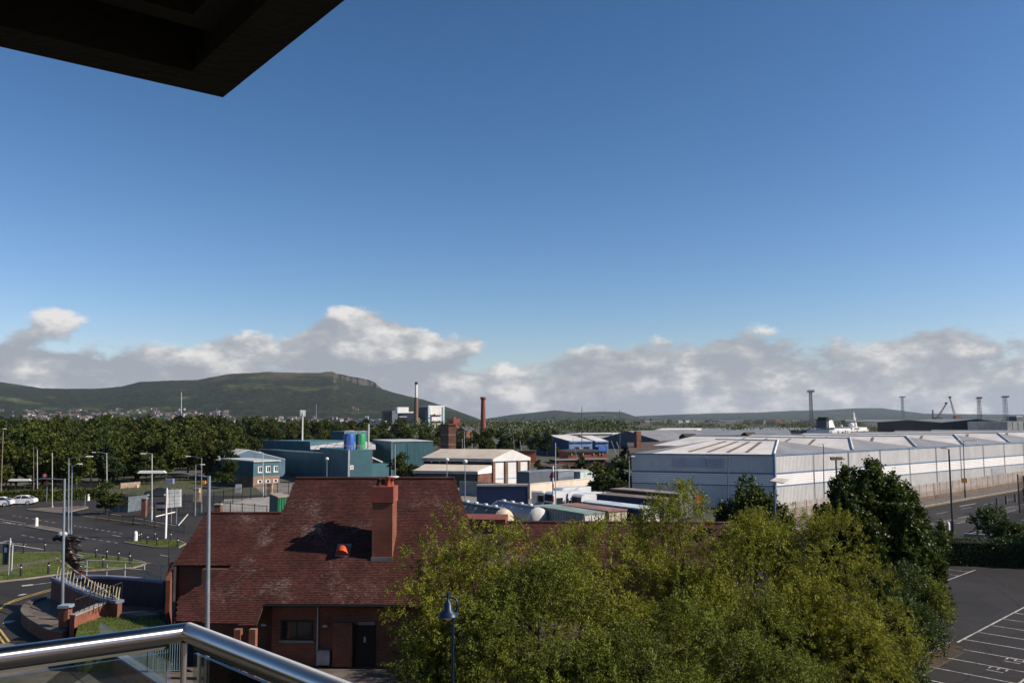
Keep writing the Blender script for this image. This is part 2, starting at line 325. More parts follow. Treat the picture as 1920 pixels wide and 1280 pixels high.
sheet('yard', [g2((560,985),(860,985),(1230,985),(1250,945),(1120,915),(1000,900),(820,905),(600,905),(470,905))], yardm, .004)
sheet('yard', [g2((400,960),(545,975),(560,940),(520,930),(420,936))], concrete, .014)
sheet('pavement', [[(-22,30),(-4,30),(2,34),(2,44),(-4,46.4),(-15,47.5),(-22,46)]], paving, .012)  # darker paving in place of concrete: stands in for shadowed ground
sheet('pavement', [[(-34,12),(-9,12),(-9,30),(-22.2,36),(-24,48),(-30,52),(-36,44)]], paving, .016)
sheet('ground_bed', [[(-3,33.5),(2,30.5),(7,27),(14.5,38.5),(16.1,40.2),(17.9,42),(25.1,49),(24,53),(19,57),(4,57),(-4,50)]], M('soil',(.06,.045,.03),.95,var=.35,scale=1.5), .018)
def marks(name, items, mat, z=.022):      # items: (px path, width)
    mb = MB()
    for path, w in items: mb.strip([p if isinstance(p,Vector) else G(*p).xy for p in path], w, z)
    return tag(mb.build(name, mat, origin=(0,0,z)), kind='structure')
def dashes(p0, p1, n, fill=.5):
    a, b = G(*p0).xy, G(*p1).xy
    return [([a+(b-a)*(i/n), a+(b-a)*((i+fill)/n)], .13) for i in range(n)]
it = dashes((24,966),(110,981),7)+dashes((138,985),(235,1001),9)+dashes((134,1004),(228,1019),7)+dashes((41,1003),(88,1012),3)+dashes((10,951),(60,944),4)
it += [([(0,973),(48,981)],.12),([(0,980),(64,985)],.12),([(-40,968),(20,981)],.12),([(-30,971),(40,984)],.12),([(0,1017),(82,1030)],.22),([(-60,1012),(50,1020)],.16),
       ([(211,1003),(226,1005.5)],.16),([(41,1098),(62,1096)],.55),([(62,1096),(106,1090.5)],.15),([(87,943),(120,941)],.12),([(190,960),(330,985)],.12),([(300,1040),(318,1043)],.12)]
it += [([(8,1166),(26,1165)],.75),([(36,1116),(48,1113)],.4)]
marks('road_markings', it, white_paint)
ye = [(0,1139),(10,1132),(27,1124.5),(57,1115),(82,1108),(112,1100)]
marks('yellow_lines', [(ye,.12),([(x,y+2.6) for x,y in ye],.12),([(-30,1160),(0,1180),(17,1203)],.13),([(-30,1169),(-8,1185),(8,1206)],.13),
                       ([(300,986),(180,970),(150,966)],.10)], yellow_paint)
# markings of the right-hand road
it=[]
for s in np.arange(-30,170,2.1):
    it.append(([rd(s,9.2),rd(s+1.7,11.0)],.16))
for w in (9.1,11.1):
    for s in range(-30,200,6): it.append(([rd(s,w),rd(s+4,w)],.13))
for s in range(-30,200,9): it.append(([rd(s,5.2),rd(s+4,5.2)],.12)); it.append(([rd(s,15.6),rd(s+4,15.6)],.12))
it += [([rd(10,3.6),rd(16,3.7)],.3),([rd(-2,20.6),rd(20,20.4)],.12),([rd(6,17.6),rd(16,17.6)],.14)]
marks('road_markings', it, white_paint)
marks('yellow_lines', [([rd(s,.5) for s in range(-70,261,10)],.11),([rd(s,.78) for s in range(-70,261,10)],.11)], yellow_paint)
# car park bays
c0 = G(1795,1204).xy; c1 = G(1920,1138.5).xy; eb=(c1-c0).normalized(); nb=Vector((eb.y,-eb.x))
it=[([c0,c0+eb*60],.12)]
for k in range(26):
    p=c0+eb*(k*2.42+1.0); it.append(([p,p+nb*4.8],.10))
for k in range(1,6):
    p=c0-eb*(k*2.42-1.0); it.append(([p-nb*(.2-.25*k if k>1 else -.8),p+nb*4.8],.10))
it.append(([c0-eb*16+nb*4.85,c0+eb*60+nb*4.85],.12))
q0=G(1778,1087).xy; it.append(([q0-eb*6,q0+eb*6.5],.11))
for k in range(4): p=q0+eb*(k*2.42-2.2); it.append(([p,p-nb*4.6],.09))
def digits(txt, o, u, w, h=.75):          # stroked numerals on the asphalt: u = reading direction, w = up direction of the figures
    segs={'1':[((.5,0),(.5,1))],'2':[((0,1),(1,1)),((1,1),(1,.5)),((1,.5),(0,.5)),((0,.5),(0,0)),((0,0),(1,0))],'3':[((0,1),(1,1)),((1,1),(1,0)),((0,.5),(1,.5)),((0,0),(1,0))]}
    for i,ch in enumerate(txt):
        for a,b in segs[ch]: it.append(([o+u*(i*.62+a[0]*.42)+w*a[1]*h, o+u*(i*.62+b[0]*.42)+w*b[1]*h],.085))
digits('13', G(1880,1262).xy-eb*.1, eb, -nb, .8); digits('12', G(1912,1245).xy-eb*.1, eb, -nb, .8)
marks('bay_markings', it, white_paint)
mb=MB(); mb.strip([G(1600,1302).xy,G(1640,1279).xy,G(1700,1246).xy,G(1750,1222).xy,G(1780,1208).xy],.16,.0,.15); tag(mb.build('kerb', kerbm), kind='structure')
mb=MB()
for _ in range(900):
    t=random.random(); p=G(1600,1302).xy.lerp(G(1785,1208).xy,t)+nb*abs(random.gauss(.25,.55)); s=random.uniform(.02,.07); q=random.random()*6.3
    mb.add([(p.x+s*math.cos(q+a),p.y+s*math.sin(q+a),.03+.02*random.random()) for a in (0,2,4)],[(0,1,2)])
tag(mb.build('fallen_leaves', M('dead_leaves',(.16,.085,.035),.9,var=.4,scale=8)),'dry brown leaves swept along the car park kerb','leaves',kind='stuff')
# grass islands with kerbs
isl1=g2((-80,1046),(20,1037.5),(105,1036),(150,1037.5),(225,1046),(262,1053),(273,1057),(265,1061),(250,1065),(162,1071),(100,1079),(50,1086),(0,1091),(-80,1098))
isl2=g2((232,1017),(262,1014),(335,1014),(348,1020),(335,1027),(290,1026.5))
isl3=g2((50,955.5),(75,953),(160,949.5),(165,952),(116,963)); isl4=g2((48,987),(66,984.5),(119,994),(116,999))
def island(pts, top, kind_name='lawn', h=.10):
    mb=MB(); mb.prism(pts,0,h,False); o=tag(mb.build(kind_name, top), kind='structure')
    k=MB(); k.strip(list(pts)+[pts[0],pts[1]],.16,0,h+.02); tag(k.build('kerb', kerbm), kind='structure'); return o
island(isl1,grassm); island(isl2,grassm); island(isl3,paving,'traffic_island'); island(isl4,paving,'traffic_island')
sheet('path', [g2z(.1,(-80,1074),(0,1062),(60,1052),(112,1044),(114,1049),(60,1059),(0,1073),(-80,1086))], paving, .106)
def blades(name, poly, n, label, hmin=.05, hmax=.13, mat=None, z=.1):
    xs=[p[0] for p in poly]; ys=[p[1] for p in poly]; C=[]
    pa=np.array([(p[0],p[1]) for p in poly])
    while len(C)<n:
        p=rng.uniform((min(xs),min(ys)),(max(xs),max(ys)),(n*2,2)); ins=np.zeros(len(p),bool); j=len(pa)-1
        for i in range(len(pa)):
            c=((pa[i,1]>p[:,1])!=(pa[j,1]>p[:,1]))&(p[:,0]<(pa[j,0]-pa[i,0])*(p[:,1]-pa[i,1])/(pa[j,1]-pa[i,1]+1e-12)+pa[i,0]); ins^=c; j=i
        C+=list(p[ins])
    C=np.array(C[:n]); h=rng.uniform(hmin,hmax,n); c3=np.c_[C,z+h/2]; A_=np.c_[rng.normal(0,.03,(n,2)),h]; th=rng.uniform(0,6.28,n); B_=np.c_[np.cos(th)*.035,np.sin(th)*.035,np.zeros(n)]
    o=quads(name,c3,A_,B_,mat or grass_leaf,None); return tag(o,label,'grass',kind='stuff')
def quads(name, C, A_, B_, mat, parent, origin=None):
    n=len(C); v=np.empty((n,4,3),np.float32); v[:,0]=C-A_/2; v[:,1]=C+B_/2; v[:,2]=C+A_/2; v[:,3]=C-B_/2
    og=np.array(wl(parent)) if parent is not None else (np.array(origin) if origin is not None else np.array([C[:,0].mean(),C[:,1].mean(),0]))
    v-=og.astype(np.float32)
    me=bpy.data.meshes.new(name); me.vertices.add(4*n); me.vertices.foreach_set('co',v.ravel()); me.loops.add(4*n); me.loops.foreach_set('vertex_index',np.arange(4*n,dtype=np.int32))
    me.polygons.add(n); me.polygons.foreach_set('loop_start',np.arange(0,4*n,4,dtype=np.int32)); me.update(calc_edges=True); me.materials.append(mat)
    o=bpy.data.objects.new(name,me); COL.objects.link(o)
    if parent is not None: o.parent=parent
    else: o.location=og
    WL[o.name]=Vector(og); return o
grass_leaf=leaf_mat('grass_blades',(.055,.082,.010),(.12,.145,.024),.25,.7)
blades('grass',isl1,9000,'short mown grass on the large traffic island'); blades('grass',isl2,2500,'short mown grass on the small traffic island')
# ------------------------------------------------------------------ hills
def interp(pts, x): return np.interp(x,[p[0] for p in pts],[p[1] for p in pts])
def vnoise(x, y, seed=0):
    def h(i,j): v=np.sin(i*127.1+j*311.7+seed*74.7)*43758.5453; return v-np.floor(v)
    i=np.floor(x); j=np.floor(y); fx=x-i; fy=y-j; fx=fx*fx*(3-2*fx); fy=fy*fy*(3-2*fy)
    return (h(i,j)*(1-fx)+h(i+1,j)*fx)*(1-fy)+(h(i,j+1)*(1-fx)+h(i+1,j+1)*fx)*fy
def fbm(x,y,seed=0,o=5):
    r=0;a=.5
    for k in range(o): r=r+a*(vnoise(x,y,seed+k)-.5)*2; x=x*2.03; y=y*2.03; a*=.5
    return r
def hill_z(px, t, prof, D, D0):
    px=np.asarray(px,float)
    y=interp(prof,px); ridge=np.maximum(H+(787+(960-px)*.00436-y)/FPX*D,2)
    cl=np.exp(-((px-660)/46.)**4)*np.clip((716-px)/14.,0,1) if prof is P1 else 0
    s=np.where(t<=1, .78*t+.22*t**2.2, 1-.6*(t-1))
    if prof is P1:
        base=1-np.clip(.07+.17*(px-622)/88.,.05,.25); t0=.955+.016*fbm(px/5.,px*0+.3,5,3)
        sc=np.where(t<t0, base*np.clip(t/t0,0,2)**1.12, np.where(t<t0+.022, base+(1-base)*(t-t0)/.022, np.where(t<=1.02,1.0,1-.6*(t-1.02))))
        s=s*(1-cl)+sc*cl
    return ridge*s
P1=[(-500,730),(-300,712),(-120,706),(0,716),(30,720),(80,728),(180,729),(230,724),(262,716),(330,713),(372,712),(430,701),(470,699),(500,697),(560,699),(600,699),(612,697),(624,697.5),(630,701),(660,707),(690,712),(703,717),(708,723),(718,730),(740,737),(790,748),(830,760),(870,775),(900,786),(930,792),(1000,800),(1100,803)]
P2_=[(780,803),(850,800),(900,786),(960,777),(1000,773),(1040,769),(1080,773),(1130,771),(1165,772),(1180,777),(1200,784),(1260,795),(1330,801)]
P3=[(1050,796),(1150,788),(1190,780),(1260,777),(1320,775),(1420,773),(1480,770),(1540,769),(1600,765),(1650,765),(1690,770),(1730,775),(1900,777),(2100,778),(2400,782)]
def hill(name, prof, D, D0, x0, x1, nx, nt_, mat, amp):
    px=np.linspace(x0,x1,nx); t=np.linspace(0,1.5,nt_); PX,T=np.meshgrid(px,t)
    Y=D0+(D-D0)*T; X=(PX-960)/FPX*Y; Z=hill_z(PX,T,prof,D,D0)
    env=np.clip(T*4,0,1)*np.clip((1.08-np.abs(T-.0))*3,0.12,1)
    Z=Z+env*amp*fbm(X/160.,Y/300.,3,6)+env*amp*.55*fbm(X/30.,Y/50.,9,4)
    edge=np.clip((Z)/20,0,1); Z=Z*edge-3*(1-edge)
    v=np.c_[X.ravel(),Y.ravel(),Z.ravel()]; idx=np.arange(nx*nt_).reshape(nt_,nx)
    f=np.stack([idx[:-1,:-1],idx[:-1,1:],idx[1:,1:],idx[1:,:-1]],-1).reshape(-1,4)
    me=bpy.data.meshes.new(name); me.from_pydata(v.tolist(),[],f.tolist()); me.polygons.foreach_set('use_smooth',[True]*len(f)); me.materials.append(mat); me.update()
    o=bpy.data.objects.new(name,me); COL.objects.link(o); return tag(o,kind='structure')
def hill_mat(name, top_z, green=1.0):
    m, nt, b = principled(name); L=nt.links.new
    g=nd(nt,'ShaderNodeNewGeometry'); sp=nd(nt,'ShaderNodeSeparateXYZ'); L(g.outputs['Position'],sp.inputs[0]); sn=nd(nt,'ShaderNodeSeparateXYZ'); L(g.outputs['Normal'],sn.inputs[0])
    def noise(s,d=6,r=.6,sc=(1,1,1)):
        mp=nd(nt,'ShaderNodeMapping'); mp.inputs['Scale'].default_value=sc; L(g.outputs['Position'],mp.inputs[0])
        n=nd(nt,'ShaderNodeTexNoise'); setin(n,Scale=s,Detail=float(d),Roughness=r); L(mp.outputs[0],n.inputs['Vector']); return n.outputs[0]
    def rng_(v,a,b_,c=0.,d=1.):
        r=nd(nt,'ShaderNodeMapRange',interpolation_type='SMOOTHSTEP'); L(v,r.inputs[0]); r.inputs[1].default_value=a; r.inputs[2].default_value=b_; r.inputs[3].default_value=c; r.inputs[4].default_value=d; return r.outputs[0]
    def mix(f,a,b_):
        x=nd(nt,'ShaderNodeMix',data_type='RGBA'); L(f,x.inputs[0])
        for i,c in ((6,a),(7,b_)):
            if isinstance(c,tuple): x.inputs[i].default_value=(*c,1)
            else: L(c,x.inputs[i])
        return x.outputs[2]
    vo=nd(nt,'ShaderNodeTexVoronoi'); vo.inputs['Scale'].default_value=.0042; L(g.outputs['Position'],vo.inputs['Vector'])
    rp=nd(nt,'ShaderNodeValToRGB'); L(vo.outputs['Color'],rp.inputs[0]); e=rp.color_ramp.elements; e[0].color=(.052,.070,.026,1); e[1].color=(.125,.135,.06,1); x=e.new(.5); x.color=(.080,.098,.036,1)
    fields=mix(rng_(noise(.012,5),.42,.62),rp.outputs[0],(.05,.065,.022))
    forest=mix(rng_(noise(.03,8,.75),.35,.65),(.010,.018,.009),(.036,.046,.018))
    c=mix(rng_(noise(.0028,6,.65,(1,1,2.5)),.34,.46),fields,forest)
    heath=mix(rng_(noise(.01,6,.7),.35,.65),(.090,.070,.034),(.125,.10,.05))
    c=mix(rng_(math_n(nt,'ADD',math_n(nt,'DIVIDE',sp.outputs[2],top_z),math_n(nt,'MULTIPLY',math_n(nt,'SUBTRACT',noise(.004,5),.5),.8)),.80,1.05),c,heath)
    rock=mix(rng_(noise(.02,8,.7,(1,1,.35)),.35,.65),(.07,.06,.052),(.16,.14,.12))
    c=mix(rng_(sn.outputs[2],.86,.74),c,rock)
    L(c,b.inputs['Base Color']); b.inputs['Roughness'].default_value=.95; b.inputs['Specular IOR Level'].default_value=.1
    bp=nd(nt,'ShaderNodeBump'); bp.inputs['Strength'].default_value=1.0; bp.inputs['Distance'].default_value=26; L(noise(.04,7,.8),bp.inputs['Height']); L(bp.outputs[0],b.inputs['Normal'])
    return m
hill('hill', P1, 5500, 3300, -420, 1100, 800, 300, hill_mat('hillside',320), 13)
hill('hill', P2_, 9000, 6500, 780, 1330, 240, 70, hill_mat('hillside_middle',140), 9)
hill('hill', P3, 12500, 9000, 1050, 2400, 320, 70, hill_mat('hillside_far',190), 9)
# ------------------------------------------------------------------ haze
hz=MB(); hz.prism([(-9000,-50),(11500,-50),(11500,17500),(-9000,17500)],-1.5,420)
hm=bpy.data.materials.new('haze'); hm.use_nodes=True; nt=hm.node_tree; nt.nodes.clear(); ho=nd(nt,'ShaderNodeOutputMaterial'); pv=nd(nt,'ShaderNodeVolumePrincipled')
pv.inputs['Color'].default_value=(.70,.82,1,1); pv.inputs['Density'].default_value=2.2e-5; pv.inputs['Anisotropy'].default_value=.2; nt.links.new(pv.outputs[0],ho.inputs['Volume'])
tag(hz.build('haze',hm,origin=(0,0,0)),'pale blue haze lying over the town and hills','haze',kind='stuff')
# ================================================================== balcony and overhang
def line2(p, d, s): return Vector((p.x+d.x*s, p.y+d.y*s))
ohz = H+1.40
oc = G(418,183,ohz).xy; ol=(G(0,88,ohz).xy-oc).normalized(); orr=Vector((-ol.y,ol.x)) if Vector((-ol.y,ol.x)).dot(G(668,0,ohz).xy-oc)>0 else Vector((ol.y,-ol.x))
orr=(orr+(G(668,0,ohz).xy-oc).normalized()).normalized()
oh = thing('balcony_overhang','concrete balcony slab jutting out overhead, its shade coloured in near black','balcony',(oc.x,oc.y,ohz))
rimw=.20; ins=oc+ol*rimw+orr*rimw
def v3(p,z): return Vector((p.x,p.y,z))
mb=MB(); mb.prism([oc,oc+ol*5,oc+ol*5+orr*rimw,oc+orr*rimw],ohz,ohz+.42); mb.build('edge_beam',concrete_shade,oh)
mb=MB(); mb.prism([oc+orr*rimw,oc+orr*5,oc+orr*5+ol*rimw,oc+orr*rimw+ol*rimw],ohz+.001,ohz+.42); mb.build('edge_beam',concrete_shade,oh)
# deck above with one drain hole, and an inner frame beam
hole=G(379.5,142,ohz+.20).xy
mb=MB(); O=ins; hs=.020
hu=(hole-O).dot(ol); hv=(hole-O).dot(orr)
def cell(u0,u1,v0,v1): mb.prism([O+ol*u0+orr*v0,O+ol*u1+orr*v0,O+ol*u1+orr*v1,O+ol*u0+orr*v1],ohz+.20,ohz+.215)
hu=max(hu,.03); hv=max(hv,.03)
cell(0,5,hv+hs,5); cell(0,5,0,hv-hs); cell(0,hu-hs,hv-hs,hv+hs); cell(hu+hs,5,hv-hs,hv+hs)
mb.build('deck',concrete_shade,oh)
ib=G(395,60,ohz+.09).xy
mb=MB(); mb.prism([ib,ib+ol*4,ib+ol*4+orr*.1,ib+orr*.1],ohz+.09,ohz+.2); mb.build('frame_beam',concrete_shade,oh)
mb=MB(); mb.prism([ib+orr*.1,ib+orr*4,ib+orr*4+ol*.1,ib+orr*.1+ol*.1],ohz+.091,ohz+.2); mb.build('frame_beam',concrete_shade,oh)
# own balcony: handrail, glass, posts, slab
hz_=H-.50; hc=G(352,1184,hz_); hl=G(-60,1240.5,hz_); hr=G(640,1297,hz_)
dl=(hl-hc).normalized(); dr=(hr-hc).normalized(); bl=hc+dl*3.2; br=hc+dr*3.2
def add_axis_uv(o):
    me=o.data; uv=me.uv_layers.new(name='axis'); co=np.empty(len(me.vertices)*3); me.vertices.foreach_get('co',co); co=co.reshape(-1,3)
    d=dl if o.name=='handrail' else dr; n=Vector((0,0,1)); q=Vector((-d.y,d.x,0)); li=np.empty(len(me.loops),np.int32); me.loops.foreach_get('vertex_index',li)
    U=co@np.array(d); V=np.arctan2(co@np.array(n)-(hz_-(H-1.6)),co@np.array(q)); uv.data.foreach_set('uv',np.c_[U[li],V[li]].ravel()); return o
bs=thing('glass_balustrade','stainless steel handrail over clear glass balcony panels','balustrade',(hc.x,hc.y,H-1.6))
rr=.0222
mb=MB(); mb.tube([bl,hc+dl*.001],rr,24); 
add_axis_uv(mb.build('handrail',hand_steel,bs))
mb=MB(); mb.tube([hc,br],rr,24); mb.lathe([(0.001,-rr),(rr*.7,-rr*.72),(rr,0),(rr*.7,rr*.72),(.001,rr)],hc,20); add_axis_uv(mb.build('handrail',hand_steel,bs))
for d,far in ((dl,3.1),(dr,3.1)):
    n=Vector((-d.y,d.x,0))*.005
    s0=.045
    while s0<far:
        s1=min(s0+1.15,far); a=hc+d*s0; b=hc+d*s1
        mb=MB(); mb.obox(Vector((a.x,a.y,H-1.52))-n, Vector((b.x-a.x,b.y-a.y,0)), n*2, (0,0,.98)); mb.build('glass_panel',glass,bs)
        mb=MB(); mb.obox(Vector((a.x,a.y,hz_-rr-.009))-n*1.3, Vector((b.x-a.x,b.y-a.y,0)), n*2.6, (0,0,.012)); mb.build('glazing_channel',M('rubber_gasket',(.10,.10,.085),.6,var=.2),bs)
        s0=s1+.03
mb=MB(); cs=hc+(dl+dr)*.012; mb.tube([Vector((cs.x,cs.y,H-1.6)),Vector((cs.x,cs.y,hz_-.02))],.007,12); mb.build('post',steel,bs)
for d in (dl,dr):
    for s in (1.21,2.4): p=hc+d*s; q=MB(); q.tube([Vector((p.x,p.y,H-1.6)),Vector((p.x,p.y,hz_-.02))],.007,12); q.build('post',steel,bs)
sc_=hc.xy-(dl+dr).xy*.10
# the apartment block this balcony belongs to
def apartment():
    c=hc.xy+(dl+dr).xy*2.5; a=dl.xy; b=dr.xy; t=thing('apartment_block','brown brick apartment block behind the balcony','building',(c.x,c.y,0))
    mb=MB(); mb.prism([c,c+a*34,c+a*34+b*16,c+a*16+b*16,c+a*16+b*34,c+b*34],0,25); mb.build('wall',brick_dk,t)
    for d,n in ((a,-b),(b,-a)):
        for f in range(8):
            for k in range(7):
                p=c+d*(2.2+k*4.5)+n*.004; mb=MB(); mb.obox((p.x,p.y,.9+f*3.05),(d.x*2.0,d.y*2.0,0),(n.x*.05,n.y*.05,0),(0,0,1.5)); mb.build('window',pane_m,t)
apartment()
bsl=MB(); bsl.prism([sc_,sc_+dl.xy*4,sc_+dl.xy*4+dr.xy*4,sc_+dr.xy*4],H-1.85,H-1.6); tag(bsl.build('balcony_slab',concrete),'pale concrete floor of the balcony under the camera','balcony')

# ================================================================== brick house with tiled roofs
hu_=Vector((.9985,-.055,0)); hv_=Vector((.055,.9985,0))
PN=math.radians(46)
def roof_n(p): return (-hv_*math.sin(p)+Vector((0,0,math.cos(p)))).normalized()
def inside(poly, u, v):
    ins=False; j=len(poly)-1
    for i in range(len(poly)):
        if (poly[i][1]>v)!=(poly[j][1]>v) and u<(poly[j][0]-poly[i][0])*(v-poly[i][1])/(poly[j][1]-poly[i][1])+poly[i][0]: ins=not ins
        j=i
    return ins
def tile_roof(poly, n, parent, name='roof_tiles', w=.168, g=.105, t=.016):
    u=hu_.normalized(); up=n.cross(u).normalized()
    if up.z<0: up=-up
    o=poly[0]; P=[((p-o).dot(u),(p-o).dot(up)) for p in poly]
    u0=min(p[0] for p in P); u1=max(p[0] for p in P); v0=min(p[1] for p in P); v1=max(p[1] for p in P)
    mb=MB(); r=0; v=v0
    while v<v1:
        uu=u0+(w/2 if r%2 else 0)
        while uu<u1:
            c=(uu+w/2,v+g/2)
            if inside(P,*c):
                j=random.uniform(-.004,.004); k=random.uniform(0,.006); a=o+u*(uu+.004)+up*(v-.02+j); b=o+u*(uu+w-.004)+up*(v-.02-j)
                top=up*(g+.03); e0=n*(t+k); e1=n*.004
                mb.add([a+e0*1.4,b+e0*1.4,b+top+e1,a+top+e1,a+e1*.0,b+e1*.0],[(0,1,2,3),(4,5,1,0)])
            uu+=w
        v+=g; r+=1
    return tag(mb.build(name,tiles_m,parent),kind='stuff')
fascia=M('fascia_board',(.05,.035,.03),.7)
hp=A(620,1131,46.0); hn=roof_n(PN)
ctr=A(640,1246,47)
house=thing('brick_house','red brick house with a huge dark red tiled roof and tall chimney','house',(ctr.x,ctr.y,0))
mp_px=[(555,897),(852,897),(862,925),(905,1060),(930,1134),(745,1133),(495,1129.5),(480,1171),(331,1162),(334,1122),(516,1011),(530,958)]
mp=[RP(x,y,hp,hn) for x,y in mp_px]
mb=MB(); mb.slab(mp,.14); roof=mb.build('roof',fascia,house)
tile_roof(mp,hn,roof)
mb=MB(); mb.tube([mp[0]+Vector((0,0,.03)),mp[1]+Vector((0,0,.03))],.09,8); mb.build('ridge_tiles',tiles_m,roof)
# back slope
rb=[mp[0],mp[1],mp[1]+hv_*7-Vector((0,0,7)),mp[0]+hv_*7-Vector((0,0,7))]
mb=MB(); mb.slab([p-Vector((0,0,.02)) for p in rb],.14); mb.build('back_roof',tiles_m,house)
# walls: front wall set back under the eave, gables
eave=mp[6]; ez=eave.z
def on(u,v): return Vector((hp.x,hp.y,0))+hu_*u+hv_*v        # house coordinates: u right, v back, from hp
def uv(p): d=Vector((p.x-hp.x,p.y-hp.y,0)); return d.dot(hu_),d.dot(hv_)
ul,_=uv(mp[6]); ur,_=uv(mp[4]); rl,rv=uv(mp[0]); rr_,_=uv(mp[1]); zr=mp[0].z
fw=.75
mb=MB(); a=on(ul+.2,fw); b=on(rr_+.9,fw); mb.prism([a.xy,b.xy,(b+hv_*.3).xy,(a+hv_*.3).xy],0,ez+.45,False); mb.build('front_wall',brick,house)
# gable walls under the roof (left of the ridge and right)
for uu,nm in ((rl+.35,'gable_wall'),(rr_-.3,'gable_wall')):
    lo=on(uu,fw+.3); hi=on(uu,rv); bk=on(uu,2*rv-fw)
    zf=ez+(fw+.3)*math.tan(PN)-.25
    mb=MB(); t=hu_*.25
    pts=[Vector((lo.x,lo.y,0)),Vector((bk.x,bk.y,0)),Vector((bk.x,bk.y,zf)),Vector((hi.x,hi.y,zr-.25)),Vector((lo.x,lo.y,zf))]
    mb.add(pts+[p+t for p in pts],[(4,3,2,1,0),(5,6,7,8,9)]+[(i,(i+1)%5,5+(i+1)%5,5+i) for i in range(5)])
    mb.build(nm,brick if uu<0 else M('gable_grey',(.30,.30,.30),.9),house)  # right gable in plain grey, left in brick
mb=MB(); a=on(ul-4.2,1.9); b=on(rl+.34,1.9); mb.prism([a.xy,b.xy,(b+hv_*.3).xy,(a+hv_*.3).xy],0,ez+1.4,False); mb.build('porch_wall',brick_dk,house)
# gutter, downpipe, window, door, pier, meter box
mb=MB(); mb.tube([on(ul+.05,-.08)+Vector((0,0,ez-.12)),on(ur-1,-.08)+Vector((0,0,ez-.12))],.06,8); mb.build('gutter',black_paint,house)
def onw(px,py,off=0.0): return RP(px,py,on(0,fw-off),hv_)      # point on the front wall
def wallbox(px0,py0,px1,py1,off,t,name,mat,par):
    p=onw(px0,py1,off); q=onw(px1,py0,off); mb=MB(); mb.obox(p,hu_*((q-p).dot(hu_)),-hv_*t,(0,0,q.z-p.z)); return mb.build(name,mat,par)
win=wallbox(526,1162,587,1199,.0,.05,'window',M('window_frame_dark',(.03,.025,.022),.5),house)
wallbox(529,1165,556,1196,.051,.012,'pane',pane_m,win); wallbox(558,1165,584,1196,.051,.012,'pane',pane_m,win)
wallbox(524,1199.5,589,1203,.0,.12,'sill',concrete,win)
p=onw(594.5,1242,.08); q=onw(594.5,1137,.08); mb=MB(); mb.tube([Vector((p.x,p.y,.05)),Vector((p.x,p.y,q.z))],.045,8); mb.build('downpipe',galv_lt,house)
mbx=wallbox(596,1217,620,1243,0,.32,'meter_box',M('meter_box_grey',(.42,.42,.41),.6),house); wallbox(598,1219,618,1241,.321,.012,'meter_door',M('meter_door_grey',(.46,.46,.45),.6),mbx)
wallbox(626,1165,663,1246,0,.35,'pier',brick,house)
dr_=wallbox(664,1171,704,1246,0,.06,'door',M('door_dark',(.02,.014,.012),.5),house); wallbox(682,1193,686,1203,.061,.03,'handle',galv_lt,dr_)
wallbox(672,1164.5,704,1170,0,.10,'lintel',concrete,house)
for (x0,y0) in ((492,1168),(607,1170)): wallbox(x0,y0,x0+8,y0+3.5,0,.2,'wall_light',galv_lt,house)
# porch posts
for px in (446,474):
    p=A(px,1216,44.3); mb=MB(); mb.box((p.x,p.y,0),(.34,.34,2.55),-.05); mb.build('porch_column',brick,house)
# chimney
ch0=RP(697,1050,hp,hn); ch1=RP(735,1051,hp,hn); cw=(ch1-ch0).dot(hu_); cz0=ch0.z-.3; ctop=zat(697,912,ch0.y)
cdp=1.25
chm=MB(); o=Vector((ch0.x,ch0.y,cz0)); chm.obox(o,hu_*cw,hv_*cdp,(0,0,zat(697,943,ch0.y)-cz0)); chimney=chm.build('chimney',brick,house)
mb=MB(); z1=zat(697,942,ch0.y); mb.obox(Vector((ch0.x,ch0.y,z1))-hu_*.05-hv_*.05,hu_*(cw+.1),hv_*(cdp+.1),(0,0,zat(697,912,ch0.y)-z1)); mb.build('chimney_cap',M('red_render',(.26,.07,.05),.85,var=.2),chimney)
zc=zat(697,912,ch0.y)
for k,(du,dv,pm,hh) in enumerate(((.27,.45,'terracotta_dark',.42),(.75,.5,'terracotta',.52),(.3,1.25,'terracotta_dark',.4),(.8,1.25,'terracotta',.4))):
    c=Vector((ch0.x,ch0.y,zc))+hu_*du+hv_*dv; mb=MB(); mb.lathe([(.17,0),(.15,.08),(.13,hh*.8),(.16,hh*.82),(.16,hh)],c,14); mb.build('chimney_pot',M(pm,(.30,.06,.03) if pm=='terracotta' else (.05,.02,.015),.85),chimney)
mb=MB(); mb.obox(Vector((ch0.x,ch0.y,ch0.z-.05))-hu_*.04-hv_*.05,hu_*(cw+.08),hv_*.06,(0,0,.22)); mb.build('lead_flashing',M('lead',(.20,.20,.21),.6),chimney)
# satellite dish and clay vent
dp=Vector((ch0.x,ch0.y,zc+.35))+hu_*.95+hv_*1.2; mb=MB(); mb.lathe([(.02,-.02),(.18,.03),(.30,.12),(.29,.14),(.17,.06),(.02,.02)],dp,16); mb.build('dish',white_m,chimney)
vp=RP(642,1040,hp,hn); vent=thing('roof_vent','bright orange clay hood vent below the chimney shadow','vent',vp-hn*.02)
mb=MB(); up=hn.cross(hu_).normalized(); up=up if up.z>0 else -up
ring=[]; K=9
for i in range(K+1):
    a_=math.pi*i/K
    for s,sc in ((-.02,1.0),(.30,.98),(.52,.72),(.62,.3)): ring.append(vp+hu_*(math.cos(a_)*.34*sc)+hn*(math.sin(a_)*.46*sc+.02)+up*s)
fs=[(i*4+j,i*4+j+1,(i+1)*4+j+1,(i+1)*4+j) for i in range(K) for j in range(3)]
mb.add(ring,fs,True); mb.add([ring[i*4] for i in range(K+1)],[tuple(range(K+1))]); mb.build('hood',M('orange_clay',(.52,.085,.022),.7,var=.12),vent)
